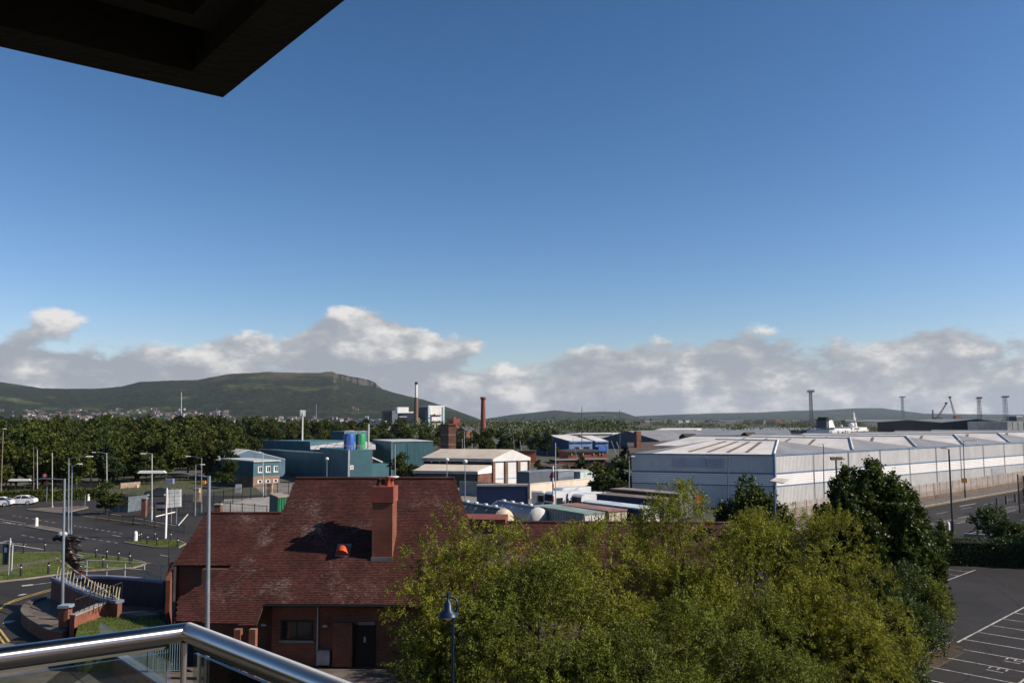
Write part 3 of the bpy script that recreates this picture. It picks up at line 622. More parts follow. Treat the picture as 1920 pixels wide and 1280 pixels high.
mb=MB(); mb.obox(vp-hu_*.4-up*.12-hn*.03,hu_*.8,up*.85,hn*.07); mb.build('flashing',MATS['lead'],vent)
# left wing
wp_=A(370,1058,56.0); wn=roof_n(PN)
wing_px=[(386,962),(532,962),(516,1011),(432,1059),(326,1058),(309,1081),(311,1076)]
wing=[RP(x,y,wp_,wn) for x,y in ((386,962),(534,962),(520,1030),(452,1059),(326,1058),(318,1070))]
wing=[RP(x,y,wp_,wn) for x,y in ((386,962),(540,962),(540,1020),(470,1059),(327,1058.5),(309,1081))]
# the outer tip hangs below the eave, so split it: main slope and the narrow tail on the left
wl_main=[wing[0],wing[1],wing[2],wing[3],wing[4]]
wing_t=thing('brick_wing','lower brick wing with a plain red tiled roof left of the house','house',(wp_.x,wp_.y,0))
mb=MB(); mb.slab(wl_main,.14); wr=mb.build('roof',fascia,wing_t); tile_roof(wl_main,wn,wr)
tail=[wing[4]+hn*.0,wing[0],wing[5]]; tail=[wing[0].lerp(wing[4],.55),wing[4],wing[5]]
mb=MB(); mb.slab(tail,.14); wt=mb.build('roof_tail',fascia,wing_t); tile_roof(tail,wn,wt)
wb=[wing[0],wing[1],wing[1]+hv_*4-Vector((0,0,4)),wing[0]+hv_*4-Vector((0,0,4))]
mb=MB(); mb.slab([p-Vector((0,0,.02)) for p in wb],.14); mb.build('back_roof',tiles_m,wing_t)
mb=MB(); mb.tube([wing[0]+Vector((0,0,.03)),wing[1]+Vector((0,0,.03))],.09,8); mb.build('ridge_tiles',tiles_m,wr)
def wn_(u,v): return Vector((wp_.x,wp_.y,0))+hu_*u+hv_*v
wul=(wing[4]-wp_).dot(hu_); wur=(wing[3]-wp_).dot(hu_)
mb=MB(); a=wn_(wul+.1,.5); b=wn_(wur+.6,.5); mb.prism([a.xy,b.xy,(b+hv_*.3).xy,(a+hv_*.3).xy],0,wp_.z+.3,False); mb.build('front_wall',brick_dk,wing_t)
# buttress fin at the left end, its sunny side seen
tip=wing[5]; fa=wn_(wul-.28,.5); fb=Vector((tip.x+.28,tip.y+.2,0)); th=Vector((-.28,0,0))
f0=Vector((fa.x,fa.y,0)); f1=fb
pts=[f0,f1,Vector((f1.x,f1.y,tip.z-.25)),Vector((fa.x,fa.y,wing[4].z+.1))]
mb=MB(); mb.add(pts+[p+th for p in pts],[(0,1,2,3),(7,6,5,4)]+[(i,4+i,4+(i+1)%4,(i+1)%4) for i in range(4)]); mb.build('buttress',brick,wing_t)
lg=wn_(wul-.1,.5); pk=Vector((wing[0].x+.3,wing[0].y,0)); bk=pk+hv_*(pk-lg).dot(hv_)
mb=MB(); pts=[Vector((lg.x,lg.y,0)),Vector((pk.x,pk.y,0)),Vector((bk.x,bk.y,0)),Vector((bk.x,bk.y,wing[4].z)),Vector((pk.x,pk.y,wing[0].z-.2)),Vector((lg.x,lg.y,wing[4].z))]
mb.add(pts,[(5,4,3,2,1,0)]); mb.build('gable_wall',brick,wing_t)
# hall behind the willows
hp2=A(1100,1064,56.0); n2=roof_n(math.radians(40))
hall=thing('brick_hall','long low brick hall with a red tiled roof behind the willow trees','house',(hp2.x,hp2.y,0))
hq=[RP(x,y,hp2,n2) for x,y in ((944,979),(1375,981),(1385,1066),(940,1062))]
mb=MB(); mb.slab(hq,.14); hr_=mb.build('roof',fascia,hall); tile_roof(hq,n2,hr_,w=.2,g=.13)
mb=MB(); mb.tube([hq[0]+Vector((0,0,.03)),hq[1]+Vector((0,0,.03))],.1,8); mb.build('ridge_tiles',tiles_m,hr_)
mb=MB(); mb.slab([hq[0]-Vector((0,0,.02)),hq[1]-Vector((0,0,.02)),hq[1]+hv_*4-Vector((0,0,3.4)),hq[0]+hv_*4-Vector((0,0,3.4))],.14); mb.build('back_roof',tiles_m,hall)
mb=MB(); a=hq[3]+hv_*.5+hu_*.3; b=hq[2]+hv_*.5-hu_*.3; mb.prism([a.xy,b.xy,(b+hv_*6).xy,(a+hv_*6).xy],0,hq[3].z+.2,False); mb.build('wall',brick,hall)
# link block with flat red coping between house and hall
lp=A(905,1000,58); lz=zat(905,972,58)
link=thing('link_block','flat topped brown brick block joining the house and the hall','house',(lp.x,lp.y,0))
a=Vector((xat(868,58),58)); b=Vector((xat(944,57.6),57.6)); dd=Vector((.05,1))*3
mb=MB(); mb.prism([a,b,b+dd,a+dd],0,lz-.35); mb.build('wall',brick_dk,link)
mb=MB(); ou=(b-a).normalized()*.12; ov=dd.normalized()*.12; mb.prism([a-ou-ov,b+ou-ov,b+dd+ou+ov,a+dd-ou+ov],lz-.349,lz); mb.build('coping',M('red_coping',(.20,.055,.035),.7),link)
lq=[A(866,1001,56.5),A(948,1001,56.2),A(955,1060,53.5),A(862,1060,53.5)]
mb=MB(); mb.slab(lq,.14); lr=mb.build('lean_to_roof',fascia,link); tile_roof(lq,(lq[1]-lq[0]).cross(lq[2]-lq[0]).normalized()*(1 if (lq[1]-lq[0]).cross(lq[2]-lq[0]).z>0 else -1),lr)
# small things by the door
acp=onw(528,1240,1.2); ac=thing('air_conditioning_unit','small white outdoor unit on the ground below the house window','unit',(acp.x,acp.y,0))
mb=MB(); mb.box((acp.x,acp.y,.05),(.75,.3,.55),-.05); mb.build('casing',white_m,ac); mb=MB(); mb.tube([(acp.x-.1,acp.y-.151,.33),(acp.x-.1,acp.y-.165,.33)],.2,16); mb.build('fan_grille',dark_metal,ac)
# ================================================================== trees and shrubs
def unit(a): return a/np.maximum(np.linalg.norm(a,axis=1,keepdims=True),1e-9)
def crown_arrays(r, lobes, n_shoots, per, L=(.6,1.3), up=.5, out=.8, droop=.25, ll=.16, lw=.05, hang=.5, spread=.06, fill=.5, tips=0, tipL=1.2, coh=.6):
    """leaf quads on shoots spread through the lobes of a crown; lobes = [(cx,cy,cz,rx,ry,rz)]"""
    lob=np.array(lobes,float); vol=(lob[:,3]*lob[:,4]*lob[:,5])**(.8); pick=r.choice(len(lob),n_shoots,p=vol/vol.sum())
    d=unit(r.normal(size=(n_shoots,3))); d[:,2]=np.where(d[:,2]<-.75,-d[:,2],d[:,2])
    rad=fill+(1-fill)*r.random(n_shoots)**.6
    P=lob[pick,:3]+d*lob[pick,3:]*rad[:,None]
    D=unit(d*out+np.array([0,0,up])+r.normal(size=(n_shoots,3))*.38); S=r.uniform(L[0],L[1],n_shoots)
    if tips:
        k=r.choice(n_shoots,tips); top=d[k,2]>.2; k=k[top]; S[k]*=tipL; D[k]=unit(D[k]*.5+np.array([0,0,1.0])+r.normal(size=(len(k),3))*.15)
    s=r.random((n_shoots,per)); q=P[:,None,:]+D[:,None,:]*(s*S[:,None])[:,:,None]
    q[:,:,2]-=droop*(s*S[:,None])**2
    n=n_shoots*per; C=q.reshape(n,3)+r.normal(size=(n,3))*spread
    ax=unit(np.repeat(D,per,0)*.6+r.normal(size=(n,3))*coh+np.array([0,0,-hang])); b=unit(np.cross(ax,r.normal(size=(n,3))))
    sz=r.uniform(.6,1.25,n)[:,None]; C[:,2]=np.maximum(C[:,2],.08)
    return C, ax*ll*sz, b*lw*sz
def limbs(mb, base, h, lobes, r, trunk_r, n=7, top=.72):
    base=Vector(base); ht=h*top
    def wob(a,b,k,j):
        return [a.lerp(b,i/k)+Vector((r.normal()*j,r.normal()*j,0))*(0 if i in (0,k) else 1) for i in range(k+1)]
    tip=base+Vector((r.normal()*.15,r.normal()*.15,ht)); p=wob(base,tip,5,trunk_r*.5); mb.tube(p,[trunk_r*(1-.16*i) for i in range(6)],8)
    for k in range(n):
        lo=lobes[k%len(lobes)]; s=p[0].lerp(p[-1],r.uniform(.22,.85)); e=Vector((lo[0]+r.normal()*lo[3]*.4,lo[1]+r.normal()*lo[4]*.4,lo[2]+lo[5]*r.uniform(.1,.7)))
        q=wob(s,e,4,.12); q[1].z+=.15; mb.tube(q,[trunk_r*.5*(1-.2*i) for i in range(5)],6)
        for j in range(2):
            a=q[2+j]; b=a+Vector((r.normal()*.6,r.normal()*.6,abs(r.normal())*.8))*max(1,h/9); mb.tube(wob(a,b,2,.05),[trunk_r*.2,trunk_r*.14,trunk_r*.06],5)
def big_tree(name,label,px,D,h,lobes_rel,mat,seed,trunk_r=.16,group=None,cat='tree',x=None,**kw):
    r=np.random.default_rng(seed); X=x if x is not None else xat(px,D,1000); lobes=[(X+a,D+b,c,d,e,f) for a,b,c,d,e,f in lobes_rel]
    t=thing(name,label,cat,(X,D,0),group); mb=MB(); limbs(mb,(X,D,0),h,lobes,r,trunk_r); mb.build('trunk' if cat=='tree' else 'stem',wood_bark,t)
    C,A_,B_=crown_arrays(r,lobes,**kw); quads('crown' if cat=='tree' else 'foliage',C,A_,B_,mat,t); return t
willow=leaf_mat('willow_leaves',(.128,.145,.012),(.220,.222,.026),.26,.7)
willow2=leaf_mat('willow_green_shaded',(.080,.104,.011),(.145,.166,.022),.24,.7)  # leaf green darkened in colour to stand in for shade on low willows
maple=leaf_mat('maple_leaves',(.024,.042,.008),(.070,.098,.018),.28,.45)
shrubm=leaf_mat('shrub_leaves',(.030,.058,.016),(.075,.105,.03),.28,.5)
belt1=leaf_mat('belt_leaves',(.026,.043,.007),(.072,.092,.014),.22,.6)
belt2=leaf_mat('belt_leaves_light',(.044,.062,.008),(.108,.125,.018),.25,.6)
belt3=leaf_mat('belt_leaves_olive',(.050,.058,.012),(.105,.105,.022),.25,.6)
belt4=leaf_mat('belt_leaves_dark',(.014,.026,.008),(.036,.055,.014),.2,.6)
def lob(r,n,R_,z0,z1,rz=1.5,ecc=.7):
    L=[]
    for k in range(n):
        a=2.4*k+r.random(); q=R_*ecc*math.sqrt((k+.5)/n); z=z0+(z1-z0)*((k*0.618)%1.0); s=R_*(.42+.2*r.random())*(1.1-.35*(z-z0)/max(z1-z0,.1))
        L.append((q*math.cos(a)*1.08,q*math.sin(a)*1.08,z,s*.80,s*.80,min(rz,s*.9)))
    return L
rr0=np.random.default_rng(3)
def spires(r,n,R_,top,low):
    L=[]
    for k in range(n):
        a=2.4*k+r.random()*.5; q=R_*math.sqrt((k+.3)/n); ztop=top-(top-low)*.62*(q/R_)**2.2-r.random()*.9; hz_s=r.uniform(.9,1.45); s=r.uniform(.34,.6)
        L.append((q*math.cos(a)*.95,q*math.sin(a)*.8,ztop-hz_s,s,s,hz_s))
        if ztop-2.6*hz_s>low*.5: L.append((q*math.cos(a)*.9,q*math.sin(a)*.75,ztop-2.6*hz_s,s*1.7,s*1.7,hz_s*1.1))
    return L
wk=dict(n_shoots=1700,per=36,L=(.4,1.05),up=.55,out=.75,droop=.22,ll=.15,lw=.042,hang=.55,spread=.06,fill=.78,tips=300,tipL=1.5,coh=.38)
big_tree('willow_tree','olive green willow covering the right end of the house roof',885,39.5,8.2,lob(rr0,13,3.6,1.3,6.6)+[(-1.1,.3,7.4,.6,.5,1.3),(-2.2,.2,6.4,.9,.8,1.0),(0,.2,7.2,1.1,.9,.9),(1.2,0,7.0,1.0,.9,.8)],willow,11,**wk)
big_tree('willow_tree','dense green willow behind the blue lantern post',1010,36.5,6.6,lob(rr0,12,3.5,.8,5.7),willow2,12,**wk)
big_tree('willow_tree','broad willow in front of the brick hall roof',1120,42,8.8,lob(rr0,14,4.0,1.4,7.0),willow,13,**wk)
big_tree('willow_tree','tallest willow with a feathery top beside the red banner',1268,46,9.9,lob(rr0,14,3.8,1.6,7.7)+[(.5,0,8.2,.75,.7,1.3),(.6,.1,8.6,.7,.6,1.0),(.2,-.2,7.7,1.0,.9,1.1),(-.6,.2,7.4,.9,.8,1.0),(-.8,0,7.9,.7,.7,.9)],willow,14,**wk)
big_tree('willow_tree','wide willow below the small dark maple',1400,43,8.2,lob(rr0,14,4.1,1.2,6.7)+[(.8,0,7.3,1.2,1,.9)],willow,15,**wk)
big_tree('willow_tree','yellowish willow just left of the big dark maple',1535,44,8.3,lob(rr0,13,3.8,1.2,6.6)+[(-.6,.3,7.0,1.0,1,1.0)],willow,16,**wk)
wk2=dict(wk); wk2.update(n_shoots=1150)
big_tree('willow_tree','low green willow at the bottom edge right of the lantern',1220,35.5,5.2,lob(rr0,10,3.2,.6,4.2),willow2,17,**wk2)
big_tree('willow_tree','low leafy willow above the car park kerb',1420,37.5,5.0,lob(rr0,10,3.2,.6,4.0),willow2,18,**wk2)
big_tree('willow_tree','small drooping willow beside the house door',822,36.5,4.6,lob(rr0,8,1.9,.5,3.4),willow2,19,**dict(wk,n_shoots=800))
big_tree('willow_tree','rounded willow with an orange wall patch behind it',1585,41.5,6.0,lob(rr0,10,2.9,.9,4.8),willow,20,**wk2)
sk=dict(n_shoots=620,per=34,L=(.35,.8),up=.4,out=.8,droop=.2,ll=.13,lw=.06,hang=.25,spread=.06,fill=.4)
big_tree('shrub','tall shrub hugging the corner of the car park',1685,48.5,5.0,lob(rr0,9,2.1,.7,4.0),shrubm,21,cat='shrub',trunk_r=.07,**dict(sk,n_shoots=1100))
big_tree('shrub','low shrub at the foot of the car park kerb',1640,43.5,2.6,lob(rr0,7,2.0,.5,1.7,.9),shrubm,22,cat='shrub',trunk_r=.05,**sk)
big_tree('shrub','small bush with reddish twigs by the kerb end',1560,41.2,2.2,lob(rr0,7,1.8,.4,1.4,.8),shrubm,23,cat='shrub',trunk_r=.05,**sk)
big_tree('shrub','leafy shrub spilling over the edge of the car park asphalt',1712,54,5.4,lob(rr0,9,2.0,.9,4.4),willow2,24,cat='shrub',trunk_r=.07,**dict(sk,n_shoots=1000))
mk=dict(n_shoots=4200,per=40,L=(.3,.6),up=1.1,out=.5,droop=.02,ll=.18,lw=.135,hang=.15,spread=.10,fill=.35,tips=160,tipL=1.2)
big_tree('maple_tree','big dark green maple with upright tips before the white warehouse',1632,56,9.8,spires(rr0,42,4.3,10.3,1.6)+[(4.6,0,5.2,.7,.7,.9),(3.6,-.5,3.2,.9,.9,1.0),(3.0,-1,4.4,.8,.8,1.2)],maple,31,trunk_r=.22,**mk)
big_tree('maple_tree','small dark green maple left of the flat square lamp',1412,61,8.7,spires(rr0,24,3.0,9.1,3.6),maple,32,trunk_r=.16,**dict(mk,n_shoots=1500))
# shrubs right of the frame's hedge
big_tree('shrub','grey green bush beside the dark railings at the right edge',1885,83,4.4,lob(rr0,8,2.6,.8,3.6),shrubm,33,cat='shrub',trunk_r=.07,**dict(sk,n_shoots=700,ll=.2,lw=.1))
big_tree('added_shade_conifer','tall dark evergreen added out of view past the right edge to shade the hedge',2010,78,11.0,lob(rr0,10,3.4,1.5,9.0,2.0),maple,34,trunk_r=.2,**dict(mk,n_shoots=900,ll=.3,lw=.2))  # unseen tree added to throw shade on the hedge
# hedges: clipped, dense
def hedge(label,pts,w,h,mat,n,ll=.14,lw=.09,seed=5):
    r=np.random.default_rng(seed); P=np.array([(p[0],p[1]) for p in pts]); seg=np.linalg.norm(np.diff(P,axis=0),axis=1); cum=np.r_[0,np.cumsum(seg)]; s=r.random(n)*cum[-1]
    i=np.clip(np.searchsorted(cum,s)-1,0,len(seg)-1); t=(s-cum[i])/seg[i]; c=P[i]+(P[i+1]-P[i])*t[:,None]; tn=(P[i+1]-P[i])/seg[i][:,None]; nn=np.c_[-tn[:,1],tn[:,0]]
    side=r.integers(0,3,n); off=np.where(side==0,-w/2,np.where(side==1,w/2,r.uniform(-w/2,w/2,n))); z=np.where(side==2,h,r.uniform(.05,h,n))
    j=fbm(s*.9,z*.9,4,3)*.22; off=off+np.sign(off)*j*(side<2)+r.normal(0,.05,n); z=np.maximum(z+j*(side==2)+r.normal(0,.06,n),.05)
    C=np.c_[c+nn*off[:,None],z]; ax=unit(r.normal(size=(n,3))+np.array([0,0,.4])); b=unit(np.cross(ax,r.normal(size=(n,3)))); sz=r.uniform(.6,1.3,n)[:,None]
    o=thing('hedge',label,'hedge',(P[:,0].mean(),P[:,1].mean(),0)); quads('foliage',C,ax*ll*sz,b*lw*sz,mat,o)
    mb=MB()
    for k in range(len(P)-1): mb.strip([P[k],P[k+1]],w*.72,.02,h*.86)
    mb.build('branches',M('hedge_core',(.012,.016,.006),.95),o); return o
hedge('dark clipped hedge along the back of the car park',[G(1740,1062).xy+Vector((0,1)),G(1800,1062).xy+Vector((0,1)),G(1990,1066).xy+Vector((0,1))],1.3,2.25,maple,9000)
hedge('long low hedge behind the white cars',[G(-60,944).xy+Vector((0,1.2)),G(20,942).xy+Vector((0,1.2)),G(100,939).xy+Vector((0,1.2)),G(185,936).xy+Vector((0,1.2))],1.6,1.7,belt2,9000,.3,.2)
# woodland belt: a few models shared by many standing trees
protos=[]
BELT='broadleaf trees of the wooded belt below the hill'
def belt_proto(seed,h,R_,mat,n=420,per=26,conical=False):
    r=np.random.default_rng(seed); L=lob(r,11,R_,h*.30,h*.84,2.2); L.append((0,0,h*.9,R_*.32,R_*.32,h*.1))
    me=None; t=thing('broadleaf_tree','tree',None,(0,0,0)); mb=MB(); limbs(mb,(0,0,0),h,L,r,.2,5); mb.build('trunk',wood_bark,t)
    C,A_,B_=crown_arrays(r,L,n_shoots=n,per=per,L=(.5,1.2),up=.5,out=.7,droop=.1,ll=.52,lw=.34,hang=.2,spread=.16,fill=.5,tips=40,tipL=1.4); quads('crown',C,A_,B_,mat,t); return t
for k,(h,R_,m_) in enumerate(((12,4.2,belt1),(12,3.4,belt2),(12,5.2,belt1),(12,2.7,belt3),(12,4.6,belt2),(12,3.8,belt4))): protos.append(belt_proto(50+k,h,R_,m_))
used=set()
def plant(pxx,D,h,label,group=None,name='broadleaf_tree',k=None,cat='tree',wide=1.0):
    k=random.randrange(6) if k is None else k; sz=h/12.; loc=(xat(pxx,D),D,0)
    if k not in used: o=protos[k]; used.add(k); o.location=loc; o.rotation_euler=(0,0,random.random()*6.3); o.scale=(sz*wide,sz*wide,sz)
    else: o=copy_tree(protos[k],loc,random.random()*6.3,(sz*wide,sz*wide,sz))
    o.name=name
    for key in ('group','label','category'):
        if key in o: del o[key]
    return tag(o,label,cat,group)
# front edge of the belt by pixel column, and how tall the canopy stands behind
def belt_front(px): return float(np.interp(px,[-80,0,180,260,400,430,470,560],[158,158,165,178,182,190,260,290]))
n=0; rows=[]
for row in range(8):
    step=(46,40,38,36,34,32,32,30)[row]
    x=-90+random.random()*step
    while x<(440 if row<3 else (700 if row<6 else 760)):
        D=belt_front(min(x,560))+(0,12,28,48,75,110,160,230)[row]+random.uniform(-5,5)
        top=(9.0,10.3,11.3,12.0,12.8,13.4,13.9,14.4)[row]+random.uniform(-2.2,1.5)
        if x>480: top-=1.5*min(1,(x-480)/150)
        if 300<x<420 and row==0: x+=step; continue
        plant(x,D,top,'tall broadleaf tree in the dense wooded belt below the hill',BELT); n+=1; x+=step*random.uniform(.75,1.3)
print('belt trees',n)
# trees further right, behind the works and sheds
for x,D,h in [(650+i*17+random.uniform(-5,5),330+random.uniform(-30,60),9.0+random.uniform(-1.2,1)) for i in range(24)]:
    if 726<x<742 or D>0: plant(x,D,h,'tree in the green strip behind the teal works','trees behind the teal works')
for (x,y0,D,w,lab) in ((755,850,172,1.0,'round dark tree standing before the large teal wall'),(204,905,122,1.05,'young round tree on the pavement by the blue hoarding'),
                 (428,862,168,1.0,'leafy tree at the left corner of the teal office'),
                 (1120,868,133,1.1,'large bushy tree in front of the shaded warehouse wall'),(1160,858,140,1.1,'tall bush touching the left corner of the warehouse'),
                 (1145,885,128,1.1,'low bush at the end of the cream yard wall'),(1085,862,168,1.1,'green bush right of the grey sheds'),(1062,872,185,.9,'pale bush behind the corrugated sheds'),
                 (1010,862,205,1.1,'brownish tree beyond the cream hall gable'),(1033,866,215,1.0,'olive scrub tree right of the cream hall'),(1168,838,260,.9,'dark tree under the brown roofed shed'),(1045,838,280,.8,'small dark tree left of the red brick depot'),
                 (1090,850,225,.5,'tiny pale tree in front of the red brick depot')):
    plant(x,D,max(zat(x,y0,D),1.5),lab,wide=w*1.15)
# far woodland and scattered far trees (too far and dense to count)
r=np.random.default_rng(77); N=900
D=np.r_[r.uniform(520,1500,N//2),r.uniform(1500,3300,N//2)]; px=r.uniform(-100,1950,N); keep=(r.random(N)<np.where(px<1150,.9,.5)); D=D[keep];px=px[keep]
X=(px-960)/FPX*D; hh=r.uniform(6,13,len(D))*np.where(px>1180,.75,1); Cs=[];As=[];Bs=[]
for x,d,h in zip(X,D,hh):
    m=150; c=np.c_[x+r.normal(0,h*.75,m),d+r.normal(0,h*.6,m),np.abs(h*.55+r.normal(0,h*.26,m))]; ax=unit(r.normal(size=(m,3)))*h*.17; b=unit(np.cross(ax,r.normal(size=(m,3))))*h*.13; Cs.append(c);As.append(ax);Bs.append(b)
tag(quads('woodland',np.concatenate(Cs),np.concatenate(As),np.concatenate(Bs),belt1,None),'far woods and hedgerows reaching to the foot of the hills','woodland',kind='stuff')
# undergrowth below the belt
blades('undergrowth',g2((-80,950),(190,936),(420,912),(440,900),(250,900),(-80,925)),5000,'rough scrub at the edge of the wooded belt',.4,1.1,belt2,0)
# ================================================================== buildings beyond the house
def corner(pxL,DL,pxC,DC,pxR):
    Lp=P2(pxL,DL); C=P2(pxC,DC); d=C-Lp; p=Vector((-d.y,d.x)).normalized()
    if p.y<0: p=-p
    k=(P2(pxR,100).x)/100.0; t=(k*C.y-C.x)/(p.x-k*p.y); Rp=C+p*t; return Lp,C,Rp,Lp+Rp-C
def fp(pxL,DL,pxR,DR,back):
    a=P2(pxL,DL); b=P2(pxR,DR); n=Vector((-(b-a).y,(b-a).x)).normalized(); n=n if n.y>0 else -n; return a,b,b+n*back,a+n*back
def ctr2(*p): return sum((Vector((q[0],q[1])) for q in p),Vector((0,0)))/len(p)
def bld(name,label,pts,cat='building',group=None): c=ctr2(*pts); return thing(name,label,cat,(c.x,c.y,0),group)
def part(par,name,mat,fn): mb=MB(); fn(mb); return mb.build(name,mat,par)
def ribbed(mb,a,b,z0,z1,pitch=.5,depth=.06):       # profiled cladding between two ground points, ribs as real folds facing the outside (right of a->b)
    d=(b-a); Ln=d.length; d=d/Ln; n=Vector((d.y,-d.x)); k=max(2,int(Ln/pitch)); P=[]
    for i in range(k):
        s=i*Ln/k; w=Ln/k
        P+=[a+d*s, a+d*(s+w*.42), a+d*(s+w*.52)+n*depth, a+d*(s+w*.90)+n*depth]
    P.append(b); m=len(P)
    mb.add([(p.x,p.y,z0) for p in P]+[(p.x,p.y,z1) for p in P],[(i,i+1,m+i+1,m+i) for i in range(m-1)])
def face_box(par,name,mat,a,b,s0,s1,z0,z1,t,off=.003):   # box on the outside of wall a->b between fractions s0,s1
    d=b-a; n=Vector((d.y,-d.x)).normalized(); n=n if n.y<0 or abs(n.y)<1e-6 else -n
    p=a+d*s0+n*off; q=a+d*s1+n*off; mb=MB(); mb.obox((p.x,p.y,z0),(q.x-p.x,q.y-p.y,0),(n.x*t,n.y*t,0),(0,0,z1-z0)); return mb.build(name,mat,par)
def gable(mb_wall,mb_roof,a,b,c,d,z0,ze,zr,over=.3,th=.12):   # ridge parallel to a->b; a,b front eave, c,d back eave
    mb_wall.prism([a,b,c,d],z0,ze,False)
    m1=(a+d)/2; m2=(b+c)/2; u=(b-a).normalized()*over
    mb_wall.add([(a.x,a.y,ze),(d.x,d.y,ze),(m1.x,m1.y,zr)],[(0,1,2)]); mb_wall.add([(b.x,b.y,ze),(c.x,c.y,ze),(m2.x,m2.y,zr)],[(0,1,2)])
    for e1,e2 in ((a,b),(d,c)):
        sl=(zr-ze)/((m1-a).length); w=(e1-m1).normalized()*over
        p=[(e1-u+w),(e2+u+w),(m2+u),(m1-u)]; zz=[ze-over*sl,ze-over*sl,zr,zr]
        mb_roof.slab([(q.x,q.y,z+th) for q,z in zip(p,zz)],th)
clad_grey=M('grey_cladding',(.58,.57,.55),.5,.1,var=.07,scale=.8,stain=.10,streak=True)
clad_white=M('white_cladding',(.80,.77,.74),.5,0,var=.06,scale=.6,stain=.06)
roof_white=M('weathered_white_roof',(.66,.62,.57),.6,0,var=.10,scale=.8,stain=.14)
roof_grey=M('grey_sheet_roof',(.22,.22,.225),.6,0,var=.12,scale=.5)
skylt=M('brown_rooflight',(.20,.15,.10),.5,0,var=.25,scale=1)
teal_d=M('teal_cladding',(.055,.135,.160),.55,.05,var=.10,scale=.7,stain=.12,streak=True)
teal_blue=M('blue_grey_cladding',(.10,.17,.23),.55,.05,var=.10,scale=.7)
cream=M('cream_render',(.66,.57,.46),.8,0,var=.08,scale=.8,stain=.1)
cream_roof=M('cream_sheet_roof',(.62,.53,.42),.6,0,var=.08,scale=.6,stain=.12)
blue_shed=M('blue_shed',(.035,.075,.20),.5,0,var=.12); blue_lt=M('sunlit_blue_shed',(.22,.32,.52),.5,0,var=.1)
dark_slate=M('dark_slate',(.05,.045,.045),.8,0,var=.2); brown_roof=M('brown_roof',(.085,.06,.045),.85,0,var=.25,scale=.4)
off_white=M('off_white',(.60,.60,.57),.7,0,var=.1); slate_grey=M('slate_grey_wall',(.10,.115,.14),.7,0,var=.15,scale=.3)
pale_blue=M('pale_blue_panel',(.36,.47,.52),.6,0,var=.1)
# ---- long white warehouse
e1=Vector((.77,.638)).normalized(); e2=Vector((-e1.y,e1.x)); C0=P2(1450,124); LW0=P2(1183,132); ze=zat(1450,852.5,124); za=zat(1450,888,124); zb=zat(1450,911.5,124)
WLEN=150.0; E0=C0+e1*WLEN
wh=bld('warehouse','long white and grey warehouse with blue trim and skylit roof',[C0,E0,E0+e2*30,LW0])
zl1=zat(1183,849.5,132); zl2=zat(1183,881,132); zl3=zat(1183,901,132)
part(wh,'upper_cladding',clad_grey,lambda m:(ribbed(m,C0,E0,za+.12,ze-.15,.36,.035)))
part(wh,'lower_cladding',clad_grey,lambda m:(ribbed(m,C0,E0,0,zb-.06,.36,.035)))
part(wh,'upper_cladding',clad_grey,lambda m:(ribbed(m,LW0,C0,za+.12,ze-.15,.36,.025)))
part(wh,'lower_cladding',clad_grey,lambda m:(ribbed(m,LW0,C0,0,zb-.06,.36,.025)))
def band(a,b,z0,z1,par,nm):
    hgt=(z1-z0)/6
    for k in range(6): face_box(par,nm,clad_white,a,b,0,1,z0+k*hgt,z0+(k+1)*hgt-.035,.03)
    face_box(par,'band_backing',M('band_shadow_gap',(.25,.25,.25),.8),a,b,0,1,z0,z1,.004,-.004)
band(C0,E0,zb+.08,za-.08,wh,'white_plank'); band(LW0,C0,zb+.08,za-.08,wh,'white_plank')
for (a,b) in ((C0,E0),(LW0,C0)):
    face_box(wh,'blue_rail',blue_trim,a,b,0,1,za-.09,za+.10,.08); face_box(wh,'blue_rail',blue_trim,a,b,0,1,zb-.07,zb+.07,.08)
    face_box(wh,'gutter',blue_trim,a,b,0,1,ze-.14,ze+.04,.12)
part(wh,'corner_trim',blue_trim,lambda m:m.box((C0.x,C0.y,0),(.3,.3,ze),math.atan2(e1.y,e1.x)))
part(wh,'back_wall',clad_grey,lambda m:m.prism([C0+e2*.15+e1*.1,E0+e2*.15,E0+e2*42,C0+e1*24+e2*42,C0+e1*21+e2*27,C0+e1*6+e2*25,LW0+e1*1.2+e2*.3],0,ze-.3,False))
for k in range(1,15):
    p=C0+e1*(k*10.2)+Vector((e1.y,-e1.x))*.12; part(wh,'downpipe',M('downpipe_grey',(.46,.46,.45),.6),lambda m:m.tube([(p.x,p.y,0),(p.x,p.y,ze-.1)],.06,6))
for k,(s0,s1) in enumerate(((.50,.54),(.72,.76))): face_box(wh,'loading_door',M('door_grey',(.30,.31,.33),.6),C0,E0,s0,s1,0,3.0,.06,.05)
pn=M('blank_sign_panel',(.48,.48,.52),.6,0,var=.04)
face_box(wh,'sign_panel',pn,LW0,C0,.30,.535,zat(1300,875,128.5),zat(1300,859,128.5),.05,.07); face_box(wh,'sign_panel',pn,LW0,C0,.54,.655,zat(1330,876,128),zat(1330,860,128),.05,.07)
def patch(m,b0,t0,t1,b1,nu=16,nv=4):
    vs=[b0.lerp(b1,i/nu).lerp(t0.lerp(t1,i/nu),j/nv) for i in range(nu+1) for j in range(nv+1)]; k=nv+1
    m.add(vs,[((i+1)*k+j,i*k+j,i*k+j+1,(i+1)*k+j+1)[::-1] for i in range(nu) for j in range(nv)])
ss=[0,22,43.7,63,85,107,129]; zr=9.55
